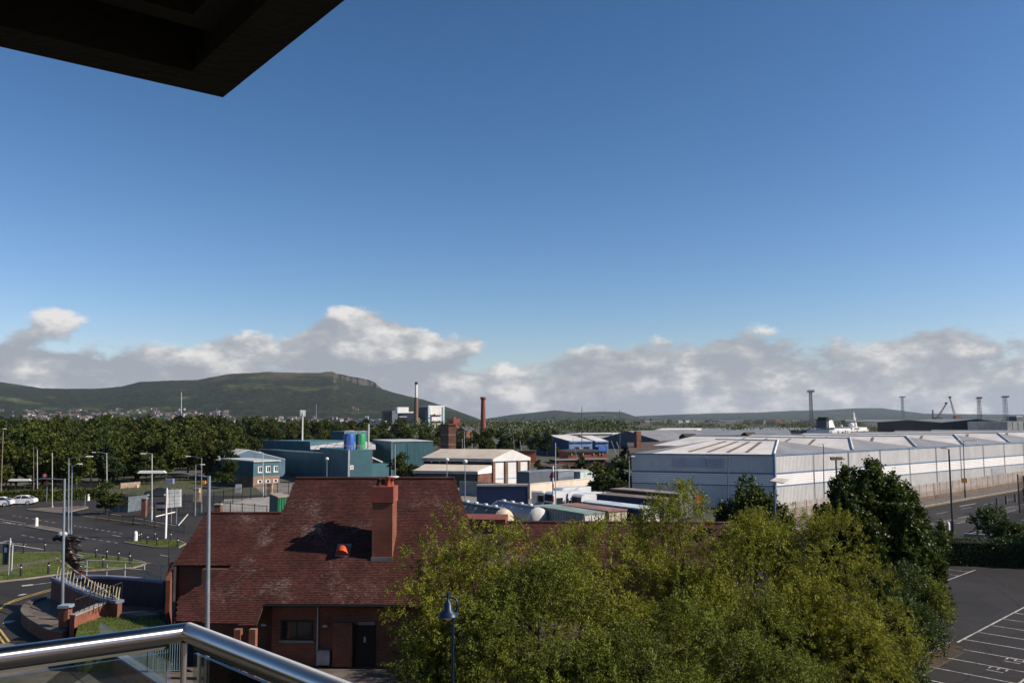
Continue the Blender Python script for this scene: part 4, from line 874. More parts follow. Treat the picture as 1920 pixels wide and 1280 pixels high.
for i,s in enumerate(ss):
    w=(ss[i+1]-s) if i+1<len(ss) else 21; cA=C0+e1*s; cB=C0+e1*(s+w); ap=C0+e1*(s+w*.48)+e2*6.2; L_=12 if i==0 else 34
    far=ap+e2*L_
    part(wh,'hip_roof',roof_grey,lambda m:m.slab([(cA.x,cA.y,ze+.05),(cB.x,cB.y,ze+.05),(ap.x,ap.y,zr)],.05))
    lf=cA+e2*(L_+8); 
    if i==0:
        Lq=P2(1222,131); sl=[(C0.x,C0.y,ze+.06),(ap.x,ap.y,zr),(far.x,far.y,zr),(Lq.x,Lq.y,ze+.02)]
        part(wh,'roof_slope',roof_white,lambda m:patch(m,*[Vector(q) for q in sl]))
        part(wh,'roof_end',roof_grey,lambda m:m.add([(Lq.x,Lq.y,ze+.02),(far.x,far.y,zr),((far+e2*8+e1*3).x,(far+e2*8+e1*3).y,ze-.2),(LW0.x,LW0.y,ze-.02)],[(3,2,1,0)]))
        base=[Vector(sl[0]),Vector(sl[3])]; top=[Vector(sl[1]),Vector(sl[2])]
    else:
        part(wh,'roof_slope',roof_white,lambda m:m.slab([(cA.x,cA.y,ze+.06),(ap.x,ap.y,zr),(far.x,far.y,zr),(lf.x,lf.y,ze+.06)],.05)); base=[Vector((cA.x,cA.y,ze+.06)),Vector((lf.x,lf.y,ze+.06))]; top=[Vector((ap.x,ap.y,zr)),Vector((far.x,far.y,zr))]
    rf=cB+e2*(L_+8)
    part(wh,'roof_slope',roof_white,lambda m:m.slab([(cB.x,cB.y,ze+.06),(rf.x,rf.y,ze+.06),(far.x,far.y,zr),(ap.x,ap.y,zr)],.05))
    d=(Vector((ap.x,ap.y,zr))-Vector((cA.x,cA.y,ze+.1)))
    part(wh,'hip_capping',off_white,lambda m:m.tube([Vector((cA.x,cA.y,ze+.16)),Vector((ap.x,ap.y,zr+.1))],.16,6))
    part(wh,'ridge_capping',off_white,lambda m:m.tube([Vector((ap.x,ap.y,zr+.06)),Vector((far.x,far.y,zr+.06))],.12,6))
    nn=(base[1]-base[0]).cross(top[0]-base[0]).normalized(); nn=nn if nn.z>0 else -nn
    for q in ((.22,.38,.55,.72) if i==0 else (.2,.34,.48,.62)):
        a=base[0].lerp(base[1],q).lerp(top[0].lerp(top[1],q-.02),.12); b=base[0].lerp(base[1],q).lerp(top[0].lerp(top[1],q-.02),.86); u=(base[1]-base[0]).normalized()*.5
        part(wh,'rooflight',skylt,lambda m:m.obox(a-nn*.05,b-a,u,nn*(.12 if i else .14)))
# ---- palisade fence in front of the warehouse
def fence(name,label,pts,h,post_gap,bar_gap,matp,matb,post=.10,bar=.03,rails=(.15,.9),cat='fence',panel=None,maxposts=120):
    P=[Vector((p[0],p[1])) for p in pts]; c=ctr2(*P); t=thing(name,label,cat,(c.x,c.y,0)); bars=MB(); k=0
    for a,b in zip(P,P[1:]):
        d=b-a; L_=d.length; u=d/L_; n=max(1,round(L_/post_gap)); rz=math.atan2(u.y,u.x)
        for i in range(n+1):
            p=a+d*(i/n); mb=MB(); mb.box((p.x,p.y,0),(post,post,h+.06),rz); mb.build('post',matp,t)
        for rh in rails: mb=MB(); mb.obox((a.x,a.y,h*rh),(d.x,d.y,0),(-u.y*.04,u.x*.04,0),(0,0,.05)); mb.build('rail',matp,t)
        if bar_gap:
            for i in range(int(L_/bar_gap)): p=a+u*(i+.5)*bar_gap+Vector((u.y,-u.x))*.03; bars.box((p.x,p.y,.05),(bar,.012,h-.05+.05*(i%2)),rz)
        if panel:
            for i in range(n): p=a+d*((i+.02)/n); q=a+d*((i+.98)/n); mb=MB(); ribbed(mb,p,q,.05,h,.25,.03); mb.build('panel',panel,t)
    if bar_gap: tag(bars.build('palings',matb,t),kind='stuff')
    return t
fence('palisade_fence','pale palisade fence on the pavement edge beside the white warehouse',[rd(-40,-4.2),rd(40,-4.2),rd(120,-4.2)],2.4,2.75,.155,M('rusty_post',(.16,.11,.085),.8),M('pale_pale',(.40,.33,.28),.8),.09,.085,(.12,.86))
mb=MB(); mb.strip([rd(-40,-4.2),rd(120,-4.2)],.35,0,.5); tag(mb.build('fence_plinth',M('plinth_brown',(.15,.105,.075),.9,var=.3)),'low brown plinth under the palisade fence','wall')
# ---- teal works
T1=corner(417,182,477,170,526); tb=bld('teal_office','small teal office with three windows on a brick base',T1)
zt=zat(477,866,170); zm=zat(477,893,170)
part(tb,'brick_base',M('buff_brick',(.26,.17,.12),.9,var=.15,scale=3),lambda m:m.prism(T1,0,zm)); part(tb,'wall',teal_d,lambda m:m.prism(T1,zm,zt))
part(tb,'roof_edge',galv_lt,lambda m:m.prism([p+(p-ctr2(*T1)).normalized()*.25 for p in T1],zt,zt+.25))
for k,(s0,s1) in enumerate(((.16,.34),(.46,.64),(.76,.93))):
    w=face_box(tb,'window',M('window_frame_white',(.70,.70,.68),.5),T1[1],T1[2],s0,s1,zm+.75,zm+1.95,.06); face_box(w,'pane',pane_m,T1[1],T1[2],s0+.05,s0+.10,zm+.88,zm+1.82,.012,.064); face_box(w,'pane',pane_m,T1[1],T1[2],s0+.115,s1-.012,zm+.88,zm+1.82,.012,.064)
    face_box(tb,'sill',off_white,T1[1],T1[2],s0-.01,s1+.01,zm+.62,zm+.74,.14)
    w=face_box(tb,'window',MATS['window_frame_white'],T1[1],T1[2],s0,s1,zm-1.35,zm-.7,.05); face_box(w,'pane',pane_m,T1[1],T1[2],s0+.05,s1-.03,zm-1.25,zm-.8,.012,.054)
ga=fp(415,190,536,198,14); tg=bld('teal_shed','blue grey gabled shed with a white roof behind the teal office',ga)
zg=zat(430,862,196); zp=zat(464,843,195)
def g_(m):
    a,b,c,d=ga; m.prism(ga,0,zg,False); mid=(a+b)/2-(b-a)*.08; m.add([(a.x,a.y,zg),(b.x,b.y,zg),(mid.x,mid.y,zp)],[(0,1,2)]); m2=(c+d)/2; m.add([(c.x,c.y,zg),(d.x,d.y,zg),(m2.x,m2.y,zp)],[(0,1,2)])
part(tg,'wall',teal_blue,g_)
a,b,c,d=ga; mid=(a+b)/2-(b-a)*.08; m2=mid+(d-a)
part(tg,'roof',roof_white,lambda m:m.slab([(a.x,a.y,zg+.1),(mid.x,mid.y,zp+.1),(m2.x,m2.y,zp+.1),(d.x,d.y,zg+.1)],.1))
part(tg,'roof',roof_white,lambda m:m.slab([(b.x,b.y,zg+.1),(mid.x,mid.y,zp+.1),(m2.x,m2.y,zp+.1),(c.x,c.y,zg+.1)],.1))
# long dark hall and the lit block with the silos
F=fp(487,222,655,184,4); th_=bld('teal_hall','long dark teal factory hall with a sloping white roof strip',F); z1=zat(560,848,200)
part(th_,'wall',teal_d,lambda m:m.prism(F,0,z1)); part(th_,'roof_edge',galv_lt,lambda m:m.obox((F[0].x,F[0].y-.1,z1),((F[1]-F[0]).x*.86,(F[1]-F[0]).y*.86,0),(.02,.2,0),(0,0,.22)))
F2=fp(494,240,582,224,16); z2=zat(540,826.5,232); part(th_,'upper_wall',teal_d,lambda m:m.prism(F2,0,z2)); part(th_,'upper_edge',galv_lt,lambda m:m.obox((F2[0].x,F2[0].y-.1,z2),((F2[1]-F2[0]).x,(F2[1]-F2[0]).y,0),(.02,.2,0),(0,0,.12)))
sr0=A(582,842,214); sr1=A(704,842,200); sr2=A(704,828,224); sr3=A(582,828,240)
part(th_,'white_roof',roof_white,lambda m:m.slab([sr0,sr1,sr2,sr3],.2)); 
for k in range(7):
    q=(k+.6)/7.6; a=sr0.lerp(sr1,q); b=sr3.lerp(sr2,q+.12); part(th_,'roof_rib',roof_grey,lambda m:m.tube([a+Vector((0,0,.06)),b+Vector((0,0,.06))],.09,5))
T2=corner(600,196,655,176,698); tk=bld('silo_block','teal factory block carrying a blue silo and a green silo',T2); z3=zat(655,844,176); part(tk,'wall',teal_d,lambda m:m.prism(T2,0,z3)); part(tk,'corner_trim',galv_lt,lambda m:m.box((T2[1].x,T2[1].y,0),(.35,.35,z3),.3))
part(tk,'parapet_rail',galv_lt,lambda m:m.tube([Vector((p.x,p.y,z3+.9)) for p in (T2[0],T2[1],T2[2])],.05,5))
for s in np.linspace(0,1,9):
    p=T2[1].lerp(T2[2],float(s)); part(tk,'rail_post',galv_lt,lambda m:m.tube([(p.x,p.y,z3),(p.x,p.y,z3+.9)],.03,5))
face_box(tk,'small_sign',white_m,T2[1],T2[2],.06,.20,zat(657,880,176),zat(657,872,176),.03); face_box(tk,'small_sign_mark',M('sign_red',(.5,.05,.04),.6),T2[1],T2[2],.11,.16,zat(657,878,176),zat(657,874,176),.01,.035)
lo=corner(676,190,698,184.5,730); z4=zat(698,870,184); ll_=bld('teal_annex','low teal annex beside the silo block',lo); part(ll_,'wall',teal_d,lambda m:m.prism(lo,0,z4)); 
p=A(698,857,186); q=A(718,866,190); part(ll_,'canopy',off_white,lambda m:m.slab([p,p+Vector((-.4,2.5,0)),q+Vector((-.4,2.5,0)),q],.15))
def silo(label,pxx,r,ytop,ybot,D,mat):
    x=xat(pxx,D); t=thing('silo',label,'silo',(x,D,z3)); zt=zat(pxx,ytop,D); part(t,'tank',mat,lambda m:m.lathe([(r,0),(r,zt-z3-.35),(r*.9,zt-z3-.1),(.1,zt-z3)],(x,D,z3),28))
    part(t,'top_rail',galv_lt,lambda m:m.tube([(x+r*.9*math.cos(k/12*6.283),D+r*.9*math.sin(k/12*6.283),zt+.55) for k in range(13)],.04,5))
    for k in range(6): part(t,'rail_post',galv_lt,lambda m:m.tube([(x+r*.9*math.cos(k),D+r*.9*math.sin(k),zt-.3),(x+r*.9*math.cos(k),D+r*.9*math.sin(k),zt+.55)],.03,5))
    part(t,'tank_seam',MATS['grey_sheet_roof'],lambda m:m.box((x-.15,D-r-.02,z3),(.3,.1,zt-z3-.4)))
silo('tall royal blue silo on the teal block',655,1.15,812,842,183,M('silo_blue',(.03,.11,.42),.4,0,var=.08)); silo('tall emerald green silo beside the blue one',676,1.05,812.5,841,184,M('silo_green',(.03,.26,.10),.4,0,var=.1))
x=xat(691,187); sp_=thing('exhaust_stack','slim pale exhaust stack right of the green silo','chimney',(x,187,z3)); part(sp_,'pipe',galv_lt,lambda m:m.tube([(x,187,z3),(x,187,zat(691,795,187))],[.22,.2],10)); part(sp_,'bracket',galv_lt,lambda m:m.obox((x,187,zat(691,803,187)),(1.1,0,0),(0,.1,0),(0,0,.1)))
bt=fp(622,262,646,259,10); bx=bld('dark_teal_tower','dark teal square tower behind the silos',bt); part(bx,'wall',teal_d,lambda m:m.prism(bt,0,zat(630,809,260))); part(bx,'roof_edge',galv,lambda m:m.prism([p+(p-ctr2(*bt)).normalized()*.15 for p in bt],zat(630,809,260),zat(630,809,260)+.15))
T3=corner(700,224,735,202,812); tr=bld('teal_warehouse','large pale teal box warehouse right of the silos',T3); z5=zat(735,828,202); part(tr,'wall',teal_d,lambda m:m.prism(T3,0,z5)); part(tr,'corner_trim',galv,lambda m:m.box((T3[1].x,T3[1].y,0),(.3,.3,z5),.3)); part(tr,'roof_edge',galv_lt,lambda m:m.prism([p+(p-ctr2(*T3)).normalized()*.15 for p in T3],z5,z5+.12))
for k in range(1,9): face_box(tr,'cladding_seam',galv,T3[1],T3[2],k/9-.0012,k/9+.0012,.1,z5-.1,.03)
# ---- cream hall with columns
ca=P2(794,178); cb=P2(921,172.5); cdv=(cb-ca); cn=Vector((-cdv.y,cdv.x)).normalized(); zce=zat(921,860,172.5)
k=(xat(991,100))/100; t=(k*cb.y-cb.x)/(cn.x-k*cn.y); t=min(max(t,8),40); ccn=cb+cn*t; cdn=ca+cn*t
ccn=P2(991,177.5); cdn=ca+(ccn-cb)
cm=bld('cream_hall','cream roofed hall with brown columns and white panels on its gable',[ca,cb,ccn,cdn]); mid1=(ca+cdn)/2; mid2=(cb+ccn)/2; zcr=zat(957,842,mid2.y)
part(cm,'wall',M('hall_dark_band',(.05,.055,.05),.5),lambda m:m.prism([ca,cb,ccn,cdn],0,zce-.9,False))
part(cm,'fascia',galv,lambda m:m.prism([p+(p-ctr2(ca,cb,ccn,cdn)).normalized()*.3 for p in (ca,cb,ccn,cdn)],zce-.55,zce))
part(cm,'roof',cream_roof,lambda m:m.slab([(q.x,q.y,z) for q,z in ((ca-cdv.normalized()*.4,zce+.05),(cb+cdv.normalized()*.4,zce+.05),(mid2+cdv.normalized()*.4,zcr),(mid1-cdv.normalized()*.4,zcr))],.12))
part(cm,'roof',cream_roof,lambda m:m.slab([(q.x,q.y,z) for q,z in ((cdn-cdv.normalized()*.4,zce+.05),(ccn+cdv.normalized()*.4,zce+.05),(mid2+cdv.normalized()*.4,zcr),(mid1-cdv.normalized()*.4,zcr))],.12))
ex=cdv.normalized()*.32
part(cm,'gable_fascia',white_m,lambda m:m.slab([(cb.x+ex.x,cb.y+ex.y,zce-.5),(cb.x+ex.x,cb.y+ex.y,zce-.02),(mid2.x+ex.x,mid2.y+ex.y,zcr-.12),(ccn.x+ex.x,ccn.y+ex.y,zce-.02),(ccn.x+ex.x,ccn.y+ex.y,zce-.5)],.12))
for k in range(8): face_box(cm,'window',pane_m,ca,cb,k/8+.012,(k+1)/8-.012,zce-1.75,zce-.62,.05)
gw=cb; gd=ccn-cb
def gface(name,mat,s0,s1,z0,z1,t,off):
    n=cdv.normalized(); p=gw+gd*s0+n*off; q=gw+gd*s1+n*off; mb=MB(); mb.obox((p.x,p.y,z0),(q.x-p.x,q.y-p.y,0),(n.x*t,n.y*t,0),(0,0,z1-z0)); return mb.build(name,mat,cm)
for k in range(3):
    gface('white_panel',white_m,k/3+.04,(k+1)/3-.01,.05,zce-.6,.08,.01); gface('blue_strip',pale_blue,k/3+.05,(k+1)/3-.02,1.15,1.4,.03,.095)
for k in range(4): gface('column',M('brown_column',(.22,.12,.075),.7),min(k/3-.01+(.01 if k==0 else 0),.96),min(k/3+.06,1.0),0,zce-.56,.4,.0)
# lean-to along the front
la=P2(774,170.5); lb=P2(895,167); lt0=P2(797,177); lt1=P2(921,171.8); zl0=zat(895,883,167); zl1=zat(921,871.5,171.8)
lq=[(la.x,la.y,zl0),(lb.x,lb.y,zl0),(lt1.x,lt1.y,zl1),(lt0.x,lt0.y,zl1)]
part(cm,'lean_to_roof',cream_roof,lambda m:m.slab(lq,.15)); part(cm,'lean_to_fascia',galv,lambda m:m.obox((la.x,la.y-.12,zl0-.55),(lb.x-la.x,lb.y-la.y,0),(0,.1,0),(0,0,.5)))
part(cm,'lean_to_wall',MATS['hall_dark_band'],lambda m:m.prism([la+Vector((.5,.8)),lb+Vector((-.2,.8)),lt1,lt0],0,zl0-.2,False))
part(cm,'lean_to_gable',white_m,lambda m:m.add([(lb.x+.1,lb.y,zl0-.6),(lt1.x+.1,lt1.y,zl0-.6),(lt1.x+.1,lt1.y,zl1-.1),(lb.x+.1,lb.y,zl0-.05)],[(0,1,2,3)]))
part(cm,'end_wall',brick_dk,lambda m:m.add([(lb.x+.05,lb.y+.5,0),(lt1.x+.05,lt1.y,0),(lt1.x+.05,lt1.y,zl0-.6),(lb.x+.05,lb.y+.5,zl0-.6)],[(0,1,2,3)]))
gb=P2(793,166); t=thing('skip_container','dark green waste container under the cream lean-to','container',(gb.x,gb.y,0)); part(t,'body',M('dark_green',(.02,.09,.04),.6),lambda m:m.box((gb.x,gb.y,.3),(2.6,1.6,1.5))); part(t,'lid',M('green_lid',(.03,.12,.06),.6),lambda m:m.box((gb.x,gb.y,1.81),(2.7,1.7,.15)))
# ---- brick tower
T4=corner(826,252,841,240,855); bw=bld('brick_tower','square brown brick tower behind the cream hall',T4); zt=zat(841,797,240); part(bw,'wall',brick_dk,lambda m:m.prism(T4,0,zt))
for y in (816,834): z=zat(841,y,240); part(bw,'string_course',M('string_course',(.36,.22,.17),.8),lambda m:m.prism([p+(p-ctr2(*T4)).normalized()*.06 for p in T4],z,z+.25))
part(bw,'parapet',brick_dk,lambda m:m.prism([p+(p-ctr2(*T4)).normalized()*.2 for p in T4],zt,zt+.4))
# ---- cream yard wall, grey sheds
def wall(label,pts,h,mat,t=.25,cope=None,name='yard_wall'):
    c=ctr2(*pts); o=thing(name,label,'wall',(c.x,c.y,0)); mb=MB(); mb.strip(pts,t,0,h); mb.build('wall_face',mat,o)
    if cope: mb=MB(); mb.strip(pts,t+.12,h+.002,.12); mb.build('coping',cope,o)
    return o
wA=P2(862,152); wB=P2(992,143); wC=P2(1106,157)
wall('yard wall behind the blue lorry, its shade coloured in as grey',[wA,wB-Vector((.2,0))],zat(990,908,143),M('yard_wall_shade',(.30,.29,.28),.85))  # this stretch is coloured grey for shade; the sunny one is cream
wall('tall cream wall in full sun behind the parked vans',[wB,wC],zat(1000,907,144),cream,.25,cream)
F=fp(992,152,1046,158,3); o=bld('grey_store','dark grey flat shed behind the cream wall',F); z=zat(1010,884,154); part(o,'wall',slate_grey,lambda m:m.prism(F,0,z)); part(o,'roof_edge',galv,lambda m:m.prism([p+(p-ctr2(*F)).normalized()*.15 for p in F],z,z+.12))
F=fp(1046,156,1075,160,3); o=bld('corrugated_store','grey corrugated shed with a recessed upper strip',F); z=zat(1060,882,158); part(o,'wall',galv,lambda m:(ribbed(m,F[0],F[1],0,z*.68,.3,.05),m.prism([p+Vector((0,.12)) for p in F],0,z)));  part(o,'roof_edge',galv_lt,lambda m:m.prism([p+(p-ctr2(*F)).normalized()*.15 for p in F],z,z+.1))
F=fp(1087,160,1115,166,4); o=bld('pale_store','pale blue grey store beside the bush',F); z=zat(1095,884,161); part(o,'wall',M('pale_store_wall',(.42,.50,.50),.6),lambda m:m.prism(F,0,z)); part(o,'roof_edge',galv_lt,lambda m:m.prism([p+(p-ctr2(*F)).normalized()*.12 for p in F],z,z+.1))
F=fp(1054,200,1096,206,8); o=bld('brown_shed','low brown roofed shed in the scrub',F); z=zat(1060,872,202); part(o,'wall',brick_dk,lambda m:m.prism(F,0,z*.7)); part(o,'roof',brown_roof,lambda m:m.slab([(F[0].x,F[0].y,z*.7),(F[1].x,F[1].y,z*.7),(F[2].x,F[2].y,z),(F[3].x,F[3].y,z)],.2))
# ---- red brick depot
T5=corner(1048,268,1065,252,1136); o=bld('brick_depot','low orange brick depot with a dark roof and white eave lamps',T5); z=zat(1065,848,252); part(o,'wall',M('orange_brick',(.42,.12,.06),.85,var=.12),lambda m:m.prism(T5,0,z)); part(o,'eave',off_white,lambda m:m.prism([p+(p-ctr2(*T5)).normalized()*.3 for p in T5],z,z+.25))
zz=zat(1075,842,262); cc=[p.lerp(ctr2(*T5),.45) for p in T5]
def hip(m,base,top,z0,z1):
    for i in range(4): a,b=base[i],base[(i+1)%4]; c,d=top[(i+1)%4],top[i]; m.slab([(a.x,a.y,z0),(b.x,b.y,z0),(c.x,c.y,z1),(d.x,d.y,z1)],.1)
    m.slab([(p.x,p.y,z1) for p in top],.1)
part(o,'roof',dark_slate,lambda m:hip(m,[p+(p-ctr2(*T5)).normalized()*.4 for p in T5],cc,z+.26,zz))
for s in (.08,.38,.66,.82,.9): face_box(o,'eave_lamp',white_m,T5[1],T5[2],s,s+.022,z-.75,z-.25,.15)
F=fp(1040,240,1140,246,4); o=bld('depot_porch','dark flat canopy strip in front of the brick depot',F); z=zat(1080,860,243); part(o,'roof',roof_grey,lambda m:m.prism(F,z-.3,z)); part(o,'wall',M('dark_red_wall',(.09,.03,.025),.8),lambda m:m.prism([F[0]+Vector((1,.6)),F[1]+Vector((-1,.6)),F[2],F[3]],0,z-.31))
F=fp(975,262,1005,262,6); o=bld('small_brick_store','small orange brick store left of the blue shed',F); z=zat(990,846,262); part(o,'wall',MATS['orange_brick'],lambda m:m.prism(F,0,z)); part(o,'roof',dark_slate,lambda m:m.prism([p+(p-ctr2(*F)).normalized()*.3 for p in F],z,z+.2))
# ---- blue sheds with pale roofs
def bshed(label,pxL,DL,pxC,DC,pxR,yE,yR,lit,dk):  # sunny side pale blue, gable dark blue: light and shade put into colour
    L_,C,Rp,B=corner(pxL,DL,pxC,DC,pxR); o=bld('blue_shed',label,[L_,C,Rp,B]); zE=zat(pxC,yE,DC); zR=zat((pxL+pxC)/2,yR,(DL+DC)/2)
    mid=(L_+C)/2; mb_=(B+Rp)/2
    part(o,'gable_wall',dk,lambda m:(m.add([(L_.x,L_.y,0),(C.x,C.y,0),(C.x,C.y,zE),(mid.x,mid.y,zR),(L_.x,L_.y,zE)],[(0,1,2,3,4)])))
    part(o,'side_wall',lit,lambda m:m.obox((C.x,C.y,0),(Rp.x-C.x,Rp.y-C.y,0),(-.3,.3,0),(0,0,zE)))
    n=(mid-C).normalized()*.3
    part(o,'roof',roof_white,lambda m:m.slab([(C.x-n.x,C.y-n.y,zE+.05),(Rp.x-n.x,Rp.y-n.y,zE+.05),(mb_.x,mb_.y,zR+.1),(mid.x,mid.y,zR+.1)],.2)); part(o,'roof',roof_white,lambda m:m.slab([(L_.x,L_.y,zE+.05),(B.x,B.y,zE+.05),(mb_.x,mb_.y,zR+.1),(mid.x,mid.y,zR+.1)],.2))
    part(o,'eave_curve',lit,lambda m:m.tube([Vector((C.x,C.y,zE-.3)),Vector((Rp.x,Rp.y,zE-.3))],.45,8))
    for s0,s1 in ((.22,.42),(.62,.88)): face_box(o,'door_opening',M('dark_opening',(.02,.022,.03),.8),C,Rp,s0,s1,0,zE*.62,.06)
    face_box(o,'door',off_white,C,Rp,.46,.58,0,zE*.55,.08); return o
bshed('navy gabled shed with pale roof and sunlit side coloured light blue',992,352,1067,305,1110,826.5,815.5,blue_lt,blue_shed)
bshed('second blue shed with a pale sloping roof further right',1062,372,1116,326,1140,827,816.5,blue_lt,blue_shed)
F=fp(1122,310,1136,314,2.5); o=bld('blue_container','bright blue container beside the pale blue shed','x' and F,'container'); z=zat(1128,837,312); part(o,'body',M('bright_blue',(.04,.14,.50),.5),lambda m:(ribbed(m,F[0],F[1],0,z,.3,.05),m.prism([p+Vector((0,.06)) for p in F],0,z)))
# ---- grey blue sheds and long roofs in the distance
F=fp(1120,395,1235,372,50); o=bld('grey_shed','wide slate blue shed with a low pitched grey roof',F); zE=zat(1130,824,390); zR=zat(1165,807.5,383)
def lowg(m):
    a,b,c,d=F; q=(a+b)/2; m.add([(a.x,a.y,0),(b.x,b.y,0),(b.x,b.y,zE),(q.x,q.y,zR),(a.x,a.y,zE)],[(0,1,2,3,4)]); m.add([(b.x,b.y,0),(c.x,c.y,0),(c.x,c.y,zE),(b.x,b.y,zE)],[(0,1,2,3)])
part(o,'wall',slate_grey,lowg); a,b,c,d=F; q=(a+b)/2; q2=(c+d)/2
for e,f2 in ((a,d),(b,c)): part(o,'roof',roof_grey,lambda m:m.slab([(e.x,e.y,zE),(q.x,q.y,zR),(q2.x,q2.y,zR),(f2.x,f2.y,zE)],.2))
face_box(o,'blue_band',blue_shed,F[0],F[1],.1,.98,0,zE*.45,.1)
def longroof(label,pxL,pxR,D,y0,y1,back,mat,wm,yw):
    a=P2(pxL,D); b=P2(pxR,D+5); z0=zat(pxL,y0,D); z1=zat(pxL,y1,D+back); o=bld('long_shed',label,[a,b]); part(o,'roof',mat,lambda m:m.slab([(a.x,a.y,z0),(b.x,b.y,z0),(b.x+back*.3,b.y+back,z1),(a.x+back*.3,a.y+back,z1)],.3))
    part(o,'wall',wm,lambda m:m.prism([a+Vector((.3,.4)),b+Vector((-.3,.4)),b+Vector((back*.3,back)),a+Vector((back*.3,back))],0,z0-.1,False)); return o
longroof('long pale walled shed with grey roof beyond the brown roofs',1232,1484,400,816,806.5,60,roof_grey,cream,822)
longroof('thin white roofed shed on the skyline left of centre',1228,1306,560,805.5,802.5,40,roof_white,off_white,810)
longroof('far grey shed roof behind the ferry',1300,1545,600,806.5,802.5,60,roof_grey,slate_grey,812)
longroof('blue walled low shed below the ferry',1440,1530,330,821,819.5,20,roof_grey,blue_trim,826)
longroof('white roofed shed right of the ferry bow',1490,1800,290,818,814.5,34,roof_white,off_white,826)
longroof('white roof strip behind the blue sheds',1060,1150,470,813,811.5,40,roof_white,off_white,820)
# brown roofed shed with brick chimney and ventilators
a=P2(1180,232); b=P2(1420,262); o=bld('brown_roof_shed','old shed with a dark brown roof and a brick chimney',[a,b]); z0=zat(1180,849,232); z1=zat(1220,829,262)
part(o,'roof',brown_roof,lambda m:m.slab([(a.x,a.y,z0),(b.x,b.y,z0),(b.x-3,b.y+28,z1),(a.x+3,a.y+28,z1)],.3)); part(o,'wall',brick_dk,lambda m:m.prism([a+Vector((.5,.5)),b+Vector((0,.5)),b+Vector((-3,28)),a+Vector((3,28))],0,z0-.2,False))
x=xat(1195,248); part(o,'chimney',brick_dk,lambda m:m.box((x,248,0),(1.5,1.5,zat(1195,808,248)),.4))
for px0,px1,y0,y1,D in ((1285,1309,813,824,275),(1402,1421,810,822,290)):
    F=fp(px0,D,px1,D+1,5); zz0=zat(px0,y1,D); zz1=zat(px0,y0,D)
    v=bld('roof_ventilator','slatted roof ventilator with a small pitched cap '+('near the brick chimney' if px0<1300 else 'toward the ferry'),F,'ventilator'); v.location.z=0
    part(v,'body',dark_slate,lambda m:m.prism(F,zz0-1.5,zz0+(zz1-zz0)*.55)); part(v,'cap',brown_roof if px0>1300 else dark_slate,lambda m:(lambda A_,B_,C_,D_:(m.slab([(A_.x,A_.y-.2,zz0+(zz1-zz0)*.5),(B_.x,B_.y-.2,zz0+(zz1-zz0)*.5),((B_+C_).x/2,(B_+C_).y/2,zz1),((A_+D_).x/2,(A_+D_).y/2,zz1)],.15),m.slab([(D_.x,D_.y+.2,zz0+(zz1-zz0)*.5),(C_.x,C_.y+.2,zz0+(zz1-zz0)*.5),((B_+C_).x/2,(B_+C_).y/2,zz1),((A_+D_).x/2,(A_+D_).y/2,zz1)],.15)))(*F)); part(v,'end_panel',white_m,lambda m:m.obox((F[1].x+.02,F[1].y,zz0-.5),(0,5,0),(.1,0,0),(0,0,(zz1-zz0)*.5)))
# dark double-gabled shed and pale store on the right
D=330; a=P2(1645,D); b=P2(1892,D-10); n_=Vector((.1,1)).normalized(); prof=[(1645,791),(1702,787),(1765,792),(1830,785.5),(1890,791)]
o=bld('dark_shed','big black twin gabled shed on the quay',[a,b]); pts=[A(px,y,D-10*(px-1645)/247.) for px,y in prof]
part(o,'wall',M('black_cladding',(.035,.042,.045),.6,var=.15,scale=.3),lambda m:m.add([(a.x,a.y,0),(b.x,b.y,0)]+[tuple(p) for p in pts[::-1]],[tuple(range(7))]))
for p,q in zip(pts,pts[1:]): part(o,'roof',roof_grey,lambda m:m.slab([p+Vector((0,-.2,.1)),q+Vector((0,-.2,.1)),q+Vector((6,50,.1)),p+Vector((6,50,.1))],.25))
F=fp(1889,288,1960,290,20); o=bld('pale_dock_store','pale grey panelled dock store at the right edge',F); z=zat(1900,790,288)
part(o,'wall',M('pale_panel',(.40,.41,.37),.7),lambda m:m.prism(F,0,z)); 
for k in range(1,7): face_box(o,'panel_joint',galv,F[0],F[1],k/7-.002,k/7+.002,0,z-.1,.06)
# ---- factory
def fbox(par,name,mat,pxL,DL,pxR,DR,back,y1,y0=None):
    F=fp(pxL,DL,pxR,DR,back); Dm=(DL+DR)/2; z1=zat((pxL+pxR)/2,y1,Dm); z0=0 if y0 is None else zat((pxL+pxR)/2,y0,Dm); part(par,name,mat,lambda m:m.prism(F,z0,z1)); return F
fw_=M('factory_white',(.62,.60,.56),.7,0,var=.12,scale=.15,stain=.15); fg=M('factory_slate',(.085,.095,.11),.8,0,var=.15,scale=.1); fg2=M('factory_blue_grey',(.14,.17,.19),.8,0,var=.12,scale=.1)
cf=P2(770,1050); fac=thing('mill_factory','grey and white mill with tall blank blocks below the hill','factory',(cf.x,cf.y,0))
fbox(fac,'white_block',fw_,805,1035,832,1050,16,762); fbox(fac,'cornice',off_white,803,1034,834,1051,18,760,762.6); 
for px in (803,830): fbox(fac,'pale_blue_pilaster',pale_blue,px,1032,px+3.5,1034,2,763)
for y in (777,789): fbox(fac,'floor_band',M('band_brown',(.30,.26,.2),.8),808,1033.5,829,1046,2,y,y+1.2)
F=fp(805,1034.6,832,1049.6,1); 
for k in range(1,6): face_box(fac,'wall_rib',M('rib_brown',(.36,.32,.26),.8),F[0],F[1],k/6-.006,k/6+.006,2,zat(818,790,1040),.25,.1)
fbox(fac,'dark_block',fg,782,1044,806,1036,10,763); fbox(fac,'blue_side',fg2,797,1036,804,1033,3,768)
